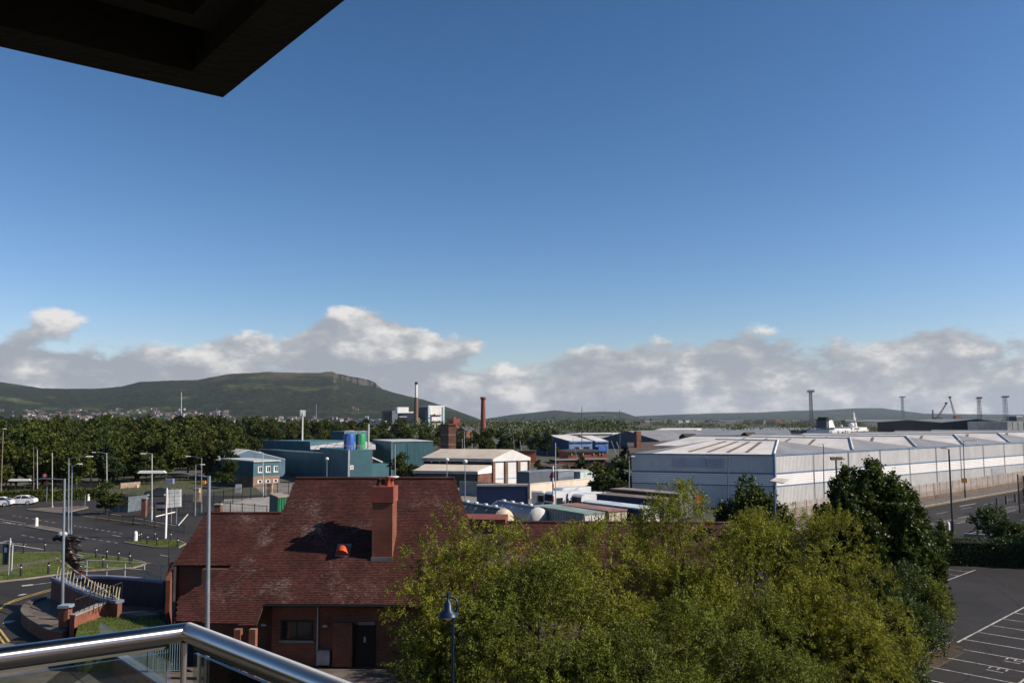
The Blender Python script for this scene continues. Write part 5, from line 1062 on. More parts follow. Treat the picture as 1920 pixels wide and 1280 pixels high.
fbox(fac,'low_block',fg,745,1000,782,1000,30,783); fbox(fac,'middle_block',fg,746,1030,776,1030,20,774); fbox(fac,'white_penthouse',white_m,745,1028,766,1034,10,763,774); fbox(fac,'white_ledge',white_m,745,1027,775,1034,8,771.5,774.3); fbox(fac,'white_ledge',white_m,748,999,763,1002,4,780.3,781.5)
fbox(fac,'left_block',fg2,716,1078,735,1068,14,770); fbox(fac,'left_side',slate_grey,735,1068,746,1075,14,771)
for k in range(3): fbox(fac,'tall_window',pane_m,719+k*4,1074-k*2,721+k*4,1073-k*2,1,773,790)
for k in range(4): fbox(fac,'conveyor',galv_lt,733+k*2.5,960,735.5+k*2.5,960,2,806+k*2.2,808+k*2.2)
lf2=P2(670,940); lwk=thing('low_works','low slate coloured works with white roof plant left of the mill','factory',(lf2.x,lf2.y,0))
fbox(lwk,'block',slate_grey,626,940,690,930,30,790); fbox(lwk,'block',slate_grey,668,900,718,905,30,787); fbox(lwk,'white_ledge',white_m,648,925,669,925,6,789,790.6); fbox(lwk,'roof_plant',off_white,684,905,690,905,5,780,788); fbox(lwk,'white_ledge',white_m,684,903,701,903,5,786.6,788.4); fbox(lwk,'pale_blue_bay',pale_blue,716.5,880,725,884,8,788.5); fbox(lwk,'white_strip',white_m,719.5,879,722.5,879,1,789,808); fbox(lwk,'white_tank',white_m,726,884,733,886,6,799.5,805)
fbox(lwk,'dark_door',dark_slate,636,939,643,939,1,796)
# chimneys
def stack(label,px,D,ytop,r0,r1,mats,ysplit=None,crown=False,name='factory_chimney'):
    x=xat(px,D); t=thing(name,label,'chimney',(x,D,0)); zt=zat(px,ytop,D)
    zs=zat(px,ysplit,D) if ysplit else zt
    part(t,'shaft',mats[0],lambda m:m.lathe([(r0,0),(r0+(r1-r0)*zs/zt,zs)],(x,D,0),20))
    if ysplit: part(t,'flue',mats[1],lambda m:m.lathe([(r1*.75,zs),(r1*.7,zt-2.5)],(x,D,0),14)); part(t,'cowl',black_paint,lambda m:m.lathe([(r1*.8,zt-2.5),(r1*.8,zt)],(x,D,0),14))
    if crown: part(t,'crown',mats[0],lambda m:m.lathe([(r1,zt-2.4),(r1*1.35,zt-1.8),(r1*1.5,zt-.6),(r1*1.3,zt)],(x,D,0),20))
stack('tall brown chimney with a bright white upper flue',780,900,716,2.4,1.9,(M('brown_stack',(.22,.115,.075),.85,var=.15),white_m),745)
stack('free standing round red brick mill chimney',906,650,744,2.35,1.5,(M('red_stack',(.24,.07,.045),.85,var=.18),),None,True)
# brick mill remnants
T6=corner(838,760,850,730,863); o=bld('brick_mill','ruined red brick mill with a stepped top beside the white block',T6,'building'); part(o,'wall',M('mill_brick',(.33,.10,.065),.85,var=.2,scale=.3),lambda m:m.prism(T6,0,zat(850,787,730)))
for k,(s,y) in enumerate(((.0,781),(.25,785),(.55,784))): p=T6[1].lerp(T6[2],s+.1); part(o,'turret',MATS['mill_brick'],lambda m:m.box((p.x,p.y+3,0),(2.6,4,zat(852,y,735)),.3))
T7=corner(855,640,874,610,894); o=bld('brick_mill_house','small brick mill house with a grey pitched roof',T7); zE=zat(874,808,610); zR=zat(872,800,622)
part(o,'wall',M('pink_brick',(.34,.15,.10),.85),lambda m:m.prism(T7,0,zE)); m1=(T7[0]+T7[1])/2; m2=(T7[3]+T7[2])/2
part(o,'gable',dark_slate,lambda m:m.add([(T7[0].x,T7[0].y,zE),(T7[1].x,T7[1].y,zE),(m1.x,m1.y,zR)],[(0,1,2)]))
for e,g in ((T7[1],T7[2]),(T7[0],T7[3])): part(o,'roof',M('mid_slate',(.12,.115,.12),.8),lambda m:m.slab([(e.x,e.y,zE),(g.x,g.y,zE),(m2.x,m2.y,zR),(m1.x,m1.y,zR)],.3))
# tower blocks on the skyline
def far_block(label,px0,px1,y,D,mat,cols=5):
    F=fp(px0,D,px1,D+6,14); o=bld('tower_block',label,F,'building'); z=zat((px0+px1)/2,y,D); part(o,'wall',mat,lambda m:m.prism(F,0,z))
    for c in range(cols): part(o,'window_bay',slate_grey,lambda m:None) if False else face_box(o,'window_bay',slate_grey,F[0],F[1],(c+.3)/cols,(c+.7)/cols,2,z-1,.15)
    part(o,'roof_edge',off_white,lambda m:m.prism([p+(p-ctr2(*F)).normalized()*.4 for p in F],z,z+.8)); return o
far_block('pale banded flats block below the middle hill',1062,1081,795,1600,off_white,6); far_block('small white house-like block right of the flats',1093,1098,800,1500,white_m,2); far_block('dark squat flats block behind the ferry funnel',1586,1599,788,1800,slate_grey,3); far_block('dark control tower block at the far right',1907,1918,781,1100,slate_grey,3); far_block('pale low flats row under the middle hill',1055,1075,802,1400,cream,5)
o=bld('brick_flats','brown brick flats with white eaves right of the pale block',fp(1082,1450,1096,1455,20)); F=fp(1082,1450,1096,1455,20); part(o,'wall',brick_dk,lambda m:m.prism(F,0,zat(1089,798,1450))); part(o,'roof_edge',off_white,lambda m:m.prism([p+(p-ctr2(*F)).normalized()*.6 for p in F],zat(1089,798,1450),zat(1089,798,1450)+1))
# ---- ferry
D=520; fx=lambda px:xat(px,D); ship=thing('ferry','white ferry superstructure with a blue funnel above the sheds','ship',(fx(1590),D,0))
def sbox(name,mat,x0,x1,y1,y0,dep=16,d0=0): part(ship,name,mat,lambda m:m.obox((fx(x0),D+d0,zat(1590,y0,D)),(fx(x1)-fx(x0),0,0),(0,dep,0),(0,0,zat(1590,y1,D)-zat(1590,y0,D))))
part(ship,'hull',white_m,lambda m:m.prism([Vector((fx(1530),D+8)),Vector((fx(1545),D)),Vector((fx(1641),D)),Vector((fx(1641),D+16)),Vector((fx(1545),D+16))],0,zat(1590,812,D)))
sbox('deck_house',white_m,1545,1641,805.5,812.2); sbox('upper_deck',white_m,1560,1600,802,805.6,13,1); sbox('bridge',white_m,1603,1640,801,805.6,14,.6); sbox('bridge_windows',slate_grey,1608,1620,802.5,804.2,.2,.35)
sbox('deck_stripe',blue_trim,1558,1600,800.8,802,13.4,.8)
zf0=zat(1590,802,D); zf1=zat(1590,787,D); xa=fx(1552); xb=fx(1568); 
part(ship,'funnel',white_m,lambda m:m.add([(xa+1.0,D+3,zf0),(xb+.6,D+3,zf0),(xb+.6,D+11,zf0),(xa+1.0,D+11,zf0),(xa+1.9,D+4,zf1),(xb-.6,D+4,zf1),(xb-.6,D+10,zf1),(xa+1.9,D+10,zf1)],[(3,2,1,0),(4,5,6,7),(0,1,5,4),(1,2,6,5),(2,3,7,6),(3,0,4,7)]))
part(ship,'funnel_side',slate_grey,lambda m:m.obox((xa-.6,D+3.5,zf0),(1.9,0,0),(0,7,0),(0,0,zf1-zf0))); part(ship,'funnel_cap',black_paint,lambda m:(m.obox((xa-1.5,D+3,zf1),(4.2,0,0),(0,8,0),(0,0,.5)),m.obox((xa+.2,D+4,zf1+.5),(1.6,0,0),(0,6,0),(0,0,1.3))))
mx=fx(1627); zm0=zat(1590,801,D); zm1=zat(1590,772,D); part(ship,'mast',white_m,lambda m:m.tube([(mx+1.2,D+6,zm0),(mx,D+6,zm1)],[1.1,.35],8)); part(ship,'radar',white_m,lambda m:(m.box((mx+.2,D+5.5,zm0+5.5),(2.4,.4,.3)),m.box((mx,D+5.5,zm0+7.6),(1.6,.4,.3))))
part(ship,'radome',white_m,lambda m:m.lathe([(.3,0),(1.3,.5),(1.55,1.4),(1.2,2.4),(.2,2.9)],(fx(1617),D+5,zm0),14)); part(ship,'radome',white_m,lambda m:m.lathe([(.2,0),(.7,.3),(.8,.8),(.5,1.3),(.1,1.5)],(fx(1592),D+5,zm0),12))
for k,px in enumerate((1548,1565,1575,1583,1588,1597,1612,1630,1636)): sbox('deck_fitting',(off_white,galv_lt,M('red_fitting',(.35,.08,.06),.6))[k%3],px,px+3.2,806+(k%3)*1.2,811.5,.5,-.4)
for px in range(1606,1638,5): sbox('port_window',slate_grey,px,px+1.6,808.2,809.4,.2,-.12)
ship.rotation_euler=(0,0,.5); ship.scale=(1.1,1.1,1.0)
sheet('water',[[(fx(1500),470),(fx(1700),470),(fx(1700)+60,900),(fx(1500)-60,900)]],M('harbour_water',(.03,.05,.06),.15,0,var=.2,spec=.5),.02)
# ================================================================== plaza shaped like a ship's prow
def z3d(p,z): return Vector((p.x,p.y,z))
def curve(pts,n=8):     # Catmull-Rom through points
    P=[pts[0]]+list(pts)+[pts[-1]]; out=[]
    for i in range(1,len(P)-2):
        for k in range(n):
            t=k/n; a,b,c,d=P[i-1],P[i],P[i+1],P[i+2]; out.append(.5*((2*b)+(c-a)*t+(2*a-5*b+4*c-d)*t*t+(3*b-a-3*c+d)*t**3))
    out.append(P[-2]); return out
PZ=2.2; tipp=G(101,1081,PZ); bk=[tipp.xy,G(150,1078.5,PZ).xy,G(200,1079,PZ).xy,G(255,1082.5,PZ).xy,G(311,1088,PZ).xy]; fr=[tipp.xy,G(130,1093,PZ).xy,G(165,1109,PZ).xy,G(195,1119,PZ).xy,G(225,1125,PZ).xy]
prow=thing('prow_terrace','brick terrace wall shaped like a ship bow with blue coping','wall',(tipp.x,tipp.y,0))
cb_=curve(bk); cf_=curve(fr)
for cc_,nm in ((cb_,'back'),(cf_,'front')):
    mb=MB(); mb.strip(cc_,.3,0,PZ-.15); mb.build('brick_wall',brick_dk if nm=='front' else M('prow_back_shade',(.05,.055,.065),.8),prow)  # back wall's shade is put into its near black colour
    mb=MB(); mb.strip(cc_,.55,PZ-.149,.16); mb.build('coping',blue_cope,prow)
mb=MB(); mb.prism([p for p in cb_]+[p for p in cf_[::-1][:-1]],0,.35,False); mb.build('terrace_floor',paving,prow)
stem=Vector((tipp.x,tipp.y,0)); mb=MB(); mb.add([(stem.x-.35,stem.y,PZ),(stem.x+.9,stem.y-.9,PZ),(stem.x+.9,stem.y+.7,PZ),(stem.x+.9,stem.y,0),(stem.x+1.4,stem.y-.7,0),(stem.x+1.4,stem.y+.6,0)],[(0,1,4,3),(0,3,5,2),(0,2,1),(1,2,5,4)]); mb.build('stem_post',blue_cope,prow)
def rail_on(par,path,z,h,gap,m,rails=(1.0,),r=.025,post='stanchion'):
    L_=0; last=None; acc=0
    for rh in rails: mb=MB(); mb.tube([z3d(p,z+h*rh) for p in path],r,6); mb.build('rail',m,par)
    for i,p in enumerate(path):
        if last is None or (p-last).length>=gap: mb=MB(); mb.tube([z3d(p,z),z3d(p,z+h)],r*1.2,6); mb.build(post,m,par); last=p
rl=thing('terrace_railing','white railing along the far coping of the prow terrace','railing',(cb_[16].x,cb_[16].y,PZ)); rail_on(rl,cb_[10:],PZ,1.05,1.5,galv_lt,(1.0,.55))
rl=thing('prow_stanchions','row of yellowish stanchions along the near side of the prow','railing',(cf_[10].x,cf_[10].y,PZ)); cf2=curve(fr,16)
for i in range(4,len(cf2)-3,3): p=cf2[i]; mb=MB(); mb.tube([z3d(p,PZ),z3d(p,PZ+.75)+Vector((.05,.1,0))],[.05,.03],6); mb.build('stanchion',M('brassy_post',(.50,.42,.28),.5,.3),rl)
mb=MB(); mb.tube([z3d(p,PZ+.3) for p in cf2[3:-2]],.02,5); mb.build('wire',galv,rl); mb=MB(); mb.tube([z3d(cf2[2],PZ+1.3),z3d(cf2[-6],PZ+.1)],.05,6); mb.build('striped_boom',galv_lt,rl); 
for k in range(6): a=z3d(cf2[2],PZ+1.3).lerp(z3d(cf2[-6],PZ+.1),k/8+.03); b=z3d(cf2[2],PZ+1.3).lerp(z3d(cf2[-6],PZ+.1),k/8+.085); mb=MB(); mb.tube([a,b],.056,6); mb.build('red_stripe',M('stripe_red',(.45,.05,.04),.6),rl)
# figurehead: seahorse built from scrap metal ribs
fpz=z3d(tipp.xy,PZ)+Vector((.9,.2,0)); fig=thing('seahorse_sculpture','dark scrap metal seahorse figurehead standing on the prow','sculpture',fpz)
spine=[fpz+Vector(v) for v in ((.3,0,0),(.55,0,.5),(.35,0,1.0),(.0,0,1.45),(-.15,0,1.9),(-.1,0,2.3),(-.35,0,2.62),(-.8,0,2.72),(-1.15,0,2.55))]; sp=curve(spine,6)
mb=MB(); rs=[.16+.26*math.exp(-((i/len(sp)-.38)/.2)**2)+.14*math.exp(-((i/len(sp)-.8)/.08)**2) for i in range(len(sp))]; mb.tube(sp,rs,10); mb.build('body',M('scrap_metal',(.05,.038,.03),.45,.7,var=.5,scale=9),fig)
rf=random.Random(5)
for i in range(3,len(sp)-4):
    for s in (-1,1):
        a=sp[i]+Vector((0,s*rs[i]*.5,0)); b=a+Vector((rf.uniform(.35,.95),s*rf.uniform(.1,.45),rf.uniform(-.12,.22))); mb=MB(); mb.tube([a,a.lerp(b,.5)+Vector((0,0,.08)),b],[.06,.045,.015],5); mb.build('fin_blade',(MATS['scrap_metal'],M('rust',(.16,.07,.035),.8,var=.4,scale=8),MATS['scrap_metal'],galv)[rf.randrange(4)],fig)
mb=MB(); mb.lathe([(.05,-.2),(.26,-.1),(.34,.05),(.24,.2),(.05,.26)],sp[-13]+Vector((-.15,-.05,.25)),12); mb.build('head_plate',galv_lt,fig)
for dx,dz in ((-.5,.3),(.4,.2),(.8,.05),(.6,-.25)): a=sp[-14]; mb=MB(); mb.tube([a,a+Vector((dx,.15,dz)),a+Vector((dx*1.7,.2,dz-.15))],[.09,.07,.03],6); mb.build('crest',MATS['scrap_metal'],fig)
# raised paving with curved retaining wall in front, pier, ramp walls, railings
RZ=.75; rw=curve([G(x,y,RZ).xy for x,y in ((84,1120),(60,1127),(46,1143),(57,1157),(78,1170),(98,1180.5),(122,1184))],6)
ret=thing('retaining_wall','curved low brick retaining wall round the raised paving','wall',(rw[10].x,rw[10].y,0)); mb=MB(); mb.strip(rw,.34,0,RZ); mb.build('wall_face',brick_dk,ret); mb=MB(); mb.strip(rw,.46,RZ+.002,.08); mb.build('coping',paving,ret)
mb=MB(); mb.prism(rw+[G(136,1172,RZ).xy,G(165,1146,RZ).xy,G(120,1118,RZ).xy],0,RZ-.05,False); tag(mb.build('pavement',paving),kind='structure')
pp=G(122,1178,.7); pier=thing('gate_pier','square brick pier with a pale blue cap beside the lamp base','pier',(pp.x,pp.y,0)); mb=MB(); mb.box((pp.x,pp.y,0),(.55,.55,1.95)); mb.build('shaft',brick,pier); mb=MB(); mb.box((pp.x,pp.y,1.95),(.68,.68,.16)); mb.build('cap',M('blue_cap',(.25,.31,.38),.6),pier)
def lowwall(label,pts,h0,h1,mat,cope):
    o=thing('ramp_wall',label,'wall',(pts[0].x,pts[0].y,0)); a,b=pts; d=(b-a); n=Vector((-d.y,d.x)).normalized()*.17
    mb=MB(); mb.add([(a.x-n.x,a.y-n.y,0),(b.x-n.x,b.y-n.y,0),(b.x+n.x,b.y+n.y,0),(a.x+n.x,a.y+n.y,0),(a.x-n.x,a.y-n.y,h0),(b.x-n.x,b.y-n.y,h1),(b.x+n.x,b.y+n.y,h1),(a.x+n.x,a.y+n.y,h0)],[(4,5,6,7),(0,1,5,4),(1,2,6,5),(2,3,7,6),(3,0,4,7)]); mb.build('wall_face',mat,o)
    n*=1.3; mb=MB(); mb.slab([(a.x-n.x,a.y-n.y,h0+.09),(b.x-n.x,b.y-n.y,h1+.09),(b.x+n.x,b.y+n.y,h1+.09),(a.x+n.x,a.y+n.y,h0+.09)],.085); mb.build('coping',cope,o); return o
r0_=G(135,1168,1.3).xy; r1_=G(187,1146,1.5).xy; r2_=G(224,1130,1.9).xy
lowwall('sunlit sloping brick ramp wall above the lawn',(r0_,r1_),1.7,1.9,brick,concrete); lowwall('short sunlit brick wall stepping up to the terrace',(r1_,r2_),1.9,2.15,brick,blue_cope)
rl=thing('ramp_railing','dark railing climbing beside the ramp wall','railing',(r0_.x,r0_.y,1.0)); pth=[r0_.lerp(r2_,k/10)+Vector((0,.25)) for k in range(11)]; 
mb=MB(); mb.tube([z3d(p,2.6+.05*i) for i,p in enumerate(pth)],.03,6); mb.build('rail',dark_metal,rl)
for i,p in enumerate(pth): mb=MB(); mb.tube([z3d(p,1.6),z3d(p,2.6+.05*i)],.025,6); mb.build('post',dark_metal,rl)
lawn=g2z(1.2,(140,1200),(146,1172),(187,1157),(225,1150),(300,1160),(330,1185),(330,1215),(150,1215)); mb=MB(); mb.prism(lawn,0,1.2,False); tag(mb.build('lawn',grassm),kind='structure'); blades('grass',lawn,4000,'short grass on the lawn below the ramp wall',z=1.2)
mb=MB(); mb.prism(g2z(1.22,(200,1150),(272,1144),(300,1150),(225,1158)),0,1.22,False); tag(mb.build('path',paving),kind='structure')
# low brick wall and railings seen through the glass
q0=G(185,1236).xy; q1=G(320,1330).xy; lw=thing('garden_wall','low brick wall with blue coping and railings seen through the glass','wall',(q0.x,q0.y,0)); mb=MB(); mb.strip([q0,q1],.34,0,.9); mb.build('wall_face',brick,lw); mb=MB(); mb.strip([q0,q1],.5,.902,.1); mb.build('coping',blue_cope,lw)
br_=MB(); L_=(q1-q0).length
for k in range(int(L_/.13)): p=q0.lerp(q1,k*.13/L_); br_.tube([z3d(p,1.0),z3d(p,2.0)],.012,5,False)
tag(br_.build('railing_bars',galv,lw),kind='stuff'); mb=MB(); mb.tube([z3d(q0,2.0),z3d(q1,2.0)],.025,6); mb.build('rail',galv,lw)
g0=G(277,1262).xy; g1=G(340,1262).xy; gt=thing('steel_gate','tall pale blue steel gate of vertical bars seen through the glass','gate',(g0.x,g0.y,0))
for k in range(15): p=g0.lerp(g1,k/14); mb=MB(); mb.tube([z3d(p,.1),z3d(p,2.1)],.02,6); mb.build('bar',M('gate_blue',(.20,.30,.36),.5,.2),gt)
for z in (.15,2.05): mb=MB(); mb.tube([z3d(g0,z),z3d(g1,z)],.03,6); mb.build('gate_rail',MATS['gate_blue'],gt)
# ================================================================== bollards, signs, lamps
ORD=('first','second','third','fourth','fifth','sixth','seventh','eighth')
def bollard(label,p,h=1.0,r=.085,mat=black_paint,z=.1,group=None):
    t=thing('bollard',label,'bollard',(p.x,p.y,z),group); mb=MB(); mb.lathe([(r*1.15,0),(r,.06),(r,h*.82),(r*.8,h*.84),(r*1.05,h*.88),(r*.6,h)],(p.x,p.y,z),12); mb.build('shaft',mat,t); mb=MB(); mb.lathe([(r*1.03,h*.68),(r*1.03,h*.74)],(p.x,p.y,z),12); mb.build('reflective_band',white_m if r<.12 else mat,t); return t
for i,(x,y) in enumerate(((44,1037),(84,1034),(143,1033.5),(180,1044.5),(200,1047.4),(222,1051),(243,1056))): bollard('slim black bollard, %s from the left along the far edge of the large grass island'%ORD[i],G(x,y,.1),group='black bollards far edge of large island')
for (x,y),lab in (((38.6,1079),'black bollard on the near edge of the large island beside the information sign'),((90.6,1075),'black bollard on the near edge of the large island left of the sculpture'),((193,1062.7),'black bollard on the near edge of the large island right of the sculpture')): bollard(lab,G(x,y,.1))
for i,(x,y) in enumerate(((260,1014.6),(264,1013),(276,1019),(290,1012.5),(294,1022),(320,1013.5),(333,1025))): bollard('slim black bollard, %s from the left on the small grass island'%ORD[i],G(x,y,.1),group='black bollards on the small island')
def lit_bollard(label,x,y,D=None):
    p=G(x,y,.1); t=thing('traffic_bollard',label,'bollard',(p.x,p.y,.1)); mb=MB(); mb.lathe([(.24,0),(.22,.1),(.20,.75),(.18,.95),(.05,1.05)],(p.x,p.y,.1),16); mb.build('body',white_m,t); mb=MB(); mb.box((p.x-.16,p.y-.10,.15),(.1,.1,.75),.2); mb.build('amber_face',M('amber',(.55,.22,.03),.5),t)
lit_bollard('white keep-left bollard at the tip of the near traffic island',68,985.5); lit_bollard('white bollard at the corner of the small grass island',254,1013.5); lit_bollard('far white and amber bollard by the side road',165.5,938); lit_bollard('white bollard on the right-hand road behind the hedge',1778,995)
def pole_lamp(label,xt,yt,xb,yb,heads,D=None,r=(.075,.05),m=galv,style='flat',hm=None,arm_r=.035):
    """heads: list of head tip pixel positions (x,y,len_m)"""
    if D is None: p=G(xb,yb); D=p.y
    x0=xat(xb,D,yb); zt=zat(xt,yt,D); x1=xat(xt,D,yt); t=thing('street_lamp',label,'street lamp',(x0,D,0))
    mb=MB(); mb.tube([(x0,D,0),(x0,D,zt*.16)],[r[0]*1.5,r[0]*1.5],10); mb.build('base',m,t); mb=MB(); mb.tube([(x0,D,zt*.159),(x1,D,zt)],[r[0],r[1]],10); mb.build('pole',m,t)
    for hx,hy,ln in heads:
        e=A(hx,hy,D); s=Vector((x1,D,zt-.05)); sg=1 if e.x>x1 else -1
        mid=s.lerp(e,.5)+Vector((0,0,.10)); mb=MB(); mb.tube([s,mid,e-Vector((sg*ln*.45,0,0))],[arm_r,arm_r*.9,arm_r*.8],8); mb.build('arm',m,t)
        c=e; mb=MB(); a=Vector((ln*.5,0,0)); w=.14 if style!='long' else .13; hgt=.09 if style!='long' else .12
        mb.add([c-a+Vector((0,-w,0)),c+a+Vector((0,-w*.6,0)),c+a+Vector((0,w*.6,0)),c-a+Vector((0,w,0)),c-a*.85+Vector((0,-w*.7,hgt)),c+a*.8+Vector((0,-w*.4,hgt)),c+a*.8+Vector((0,w*.4,hgt)),c-a*.85+Vector((0,w*.7,hgt))],[(3,2,1,0),(4,5,6,7),(0,1,5,4),(1,2,6,5),(2,3,7,6),(3,0,4,7)])
        mb.build('lamp_head',hm or white_m,t); mb=MB(); mb.box((c.x,c.y,c.z-.03),(ln*.7,w*1.2,.03)); mb.build('diffuser',M('lamp_lens',(.7,.7,.66),.2),t)
    return t
pole_lamp('tall grey lamp post with a long white head beside the brick pier',121,897,115,1182,[(38,901,1.45)],style='long',r=(.10,.07))
pole_lamp('tall grey lamp post with a long white head in front of the tiled roofs',392,892,389,1210,[(286,886.5,1.4)],D=42,style='long',r=(.115,.085))
x=xat(384,42,905); mb=MB(); zc=zat(384,904,42); tt=thing('amber_beacon','small amber box light on the foreground lamp post','light',(x,42,zc)); mb.box((x-.02,41.9,zc-.07),(.2,.14,.16)); mb.build('lens',M('amber_lens',(.75,.28,.02),.35),tt); mb=MB(); mb.box((x+.12,41.95,zc-.03),(.16,.05,.05)); mb.build('bracket',galv,tt)
pole_lamp('slender grey lamp post with its head reaching right behind the sculpture',129,859,127,1018,[(168,856,.75)],r=(.09,.06))
pole_lamp('shorter grey lamp post just right of the slender one',135,873,132.5,1017,[(149,870,.6)],r=(.08,.055))
pole_lamp('far lamp post with arm to the left before the trees',200,849,200,930,[(176,848,.6)],r=(.09,.06),m=galv_lt)
pole_lamp('lamp post with a short left arm behind the metal hoarding',285,850,284,977,[(269,850.5,.75)],r=(.085,.06),m=galv_lt)
pole_lamp('lamp post with left arm near the fenced yard',378,858,377,962,[(353,855.5,.7)],r=(.08,.055))
pole_lamp('lower lamp post with right head in front of the fenced yard',367,871,365.5,966,[(380,871,.6)],r=(.08,.055))
pole_lamp('thin old lamp post at the left edge of the picture',6,806,1,935,[(9,804,.6)],r=(.1,.07),m=M('brown_post',(.20,.16,.12),.7))
pole_lamp('lamp post by the left corner of the warehouse',1180,856,1180,966,[(1187,855.5,.55)],r=(.08,.055))
pole_lamp('lamp post with a dark square head before the shaded warehouse wall',1366,858,1364,965,[(1357,857.5,.8)],r=(.085,.06),m=M('slate_post',(.12,.15,.18),.5,.3),hm=M('dark_head',(.10,.10,.10),.6))
pole_lamp('tall dark lamp post on the right-hand road',1779,842,1787,1003,[(1770,840.5,.7)],r=(.11,.08),m=M('dark_post',(.06,.055,.055),.5,.3),hm=MATS['dark_head'])
pole_lamp('twin headed lamp post carrying an orange sign by the fence',1806,826,1810,934,[(1797,826,.6),(1826,826,.9)],r=(.08,.055),m=MATS['dark_post'],hm=M('brown_head',(.3,.2,.15),.6))
pole_lamp('lamp post rising behind the big maple',1544,833,1546,965,[(1538,832,.3)],r=(.075,.05),m=MATS['dark_post'])
pole_lamp('pale lamp post behind the tall wall of the teal office',493,848,493,930,[(488,847.5,.4)],r=(.08,.06),m=galv_lt)
# square panel lamp behind the willows
D=57; x=xat(1452,D,930); zt=zat(1451,909,D); t=thing('street_lamp','lamp post with a flat square pale panel head among the willows','street lamp',(x,D,0)); mb=MB(); mb.tube([(x,D,0),(x,D,zt)],[.1,.075],10); mb.build('pole',MATS['slate_post'],t); mb=MB(); mb.tube([(x,D,zt),(x,D,zt+.22)],[.13,.11],10); mb.build('neck',galv_lt,t)
pc=A(1461,900,D); mb=MB(); mb.slab([pc+Vector(v) for v in ((-.75,-.45,.0),(.1,-.6,-.12),(.75,.3,.06),(-.1,.5,.16))],.06); mb.build('panel',M('panel_pale',(.55,.48,.42),.5),t)
def floodlight(label,px,y,D):
    x=xat(px,D); zz=zat(px,y,D); t=thing('floodlight',label,'floodlight',(x,D,0)); mb=MB(); mb.tube([(x,D,0),(x,D,zz)],[.08,.06],8); mb.build('pole',MATS['dark_post'],t)
    for s in (-1,1): mb=MB(); mb.obox((x+s*.2-.2,D-.2,zz),(.4,0,.0),(0,.3,0),(s*.06,0,.24)); mb.build('lamp_box',MATS['brown_head'],t)
    mb=MB(); mb.tube([(x-.35,D,zz),(x+.7,D,zz+.08)],.03,6); mb.build('cross_bar',dark_metal,t)
floodlight('twin box floodlight poking out above the maple crown',1565,862,66); floodlight('single tilted floodlight right of the maple tip',1632,868,70)
# plain poles and masts
def mast(label,px,yt,yb,D=None,r=(.07,.05),m=galv_lt,name='pole',px2=None):
    if D is None: D=G(px,yb).y
    x=xat(px,D,yb); t=thing(name,label,'pole',(x,D,0)); mb=MB(); mb.tube([(x,D,0),(xat(px2 or px,D,yt),D,zat(px,yt,D))],list(r),8); mb.build('shaft',m,t); mb=MB(); mb.tube([(x,D,0),(x,D,.25)],r[0]*2,10); mb.build('foot',m,t); return t
mast('plain white pole standing on the far traffic island',98,848,950.5); mast('white pole in front of the hedge left of the stop sign',70,843,936); mast('weathered pole behind the white car',63,836,934,m=MATS['brown_post']); 
mast('tall thin mast before the hill left of centre',340,735,800,1500,(.9,.5)); mast('thin lattice mast beside the teal works trees',593,757,804,1300,(.7,.4),galv); mast('white flagpole in the lorry yard',1042,830,975,112,(.075,.05),px2=1041.5); mast('tall dark mast behind the blue sheds',1091,762,845,270,(.14,.09),M('mast_grey',(.10,.10,.11),.6)); mast('second tall dark mast left of the brown roof',1162,768,845,285,(.14,.09),MATS['mast_grey'])
for i,(px,yt,D) in enumerate(((958,818,330),(955,800,420),(934,800,420),(888,790,420),(885,812,330),(978,800,430),(975,826,300),(1010,798,520),(871,808,300),(962,818,310),(867,822,300),(1074,820,250),(1386,812,300),(1146,826,280),(1156,828,260))): mast('thin pale pole in the cluster of poles beyond the cream hall',px,yt,0,D,(.10,.06),(galv_lt,galv)[i%2]) if False else tag(mast('thin pale pole among the works and sheds beyond the cream hall',px,yt,0,D,(.09,.06),(galv_lt,galv)[i%2]),group='thin poles among the sheds')
for label,px,yt,yb,D in (('globe headed lamp on a post before the cream hall',872,868,972,112),('second globe headed lamp post left of the cream hall columns',838,864,940,130),('white capped lamp post behind the house ridge',613,862,905,150)):
    t=mast(label,px,yt,yb,D,(.07,.05),galv,'globe_lamp'); x=xat(px,D,yt); zz=zat(px,yt,D); mb=MB(); mb.lathe([(.08,-.05),(.28,.05),(.34,.22),(.26,.40),(.05,.48)],(x,D,zz),14); mb.build('globe',off_white,t); t['category']='street lamp'
t=mast('dark pole with a small angled arm behind the house ridge',622,845,900,155,(.06,.05),dark_metal); t=mast('dark lamp mast before the large teal wall',764,831,890,170,(.07,.05),dark_metal); t=mast('white pole left of the round tree by the teal wall',741,833,890,168,(.06,.05))
t=thing('telecom_mast','white mobile phone mast with antenna panels above the trees','mast',(xat(567,236),236,0)); x=xat(567,236); zt=zat(567,779,236); mb=MB(); mb.tube([(x,236,0),(x,236,zt)],[.35,.2],10); mb.build('shaft',off_white,t)
for k in range(6): a=k*1.047; mb=MB(); mb.box((x+.62*math.cos(a),236+.62*math.sin(a),zt-.2),(.28,.16,1.7),a); mb.build('antenna',white_m,t)
mb=MB(); mb.lathe([(.6,0),(.6,.12)],(x,236,zt+.2),12); mb.build('head_frame',galv,t)
# red and white striped pole
D=113; x=xat(1036,D); t=thing('striped_pole','red and white banded height pole in the lorry yard','pole',(x,D,0)); zt=zat(1036,873,D); n=9
for k in range(n): mb=MB(); mb.tube([(x,D,zt*k/n),(x,D,zt*(k+1)/n)],.11,10); mb.build('band',(M('stripe_white',(.7,.68,.64),.6),MATS['stripe_red'])[k%2],t)
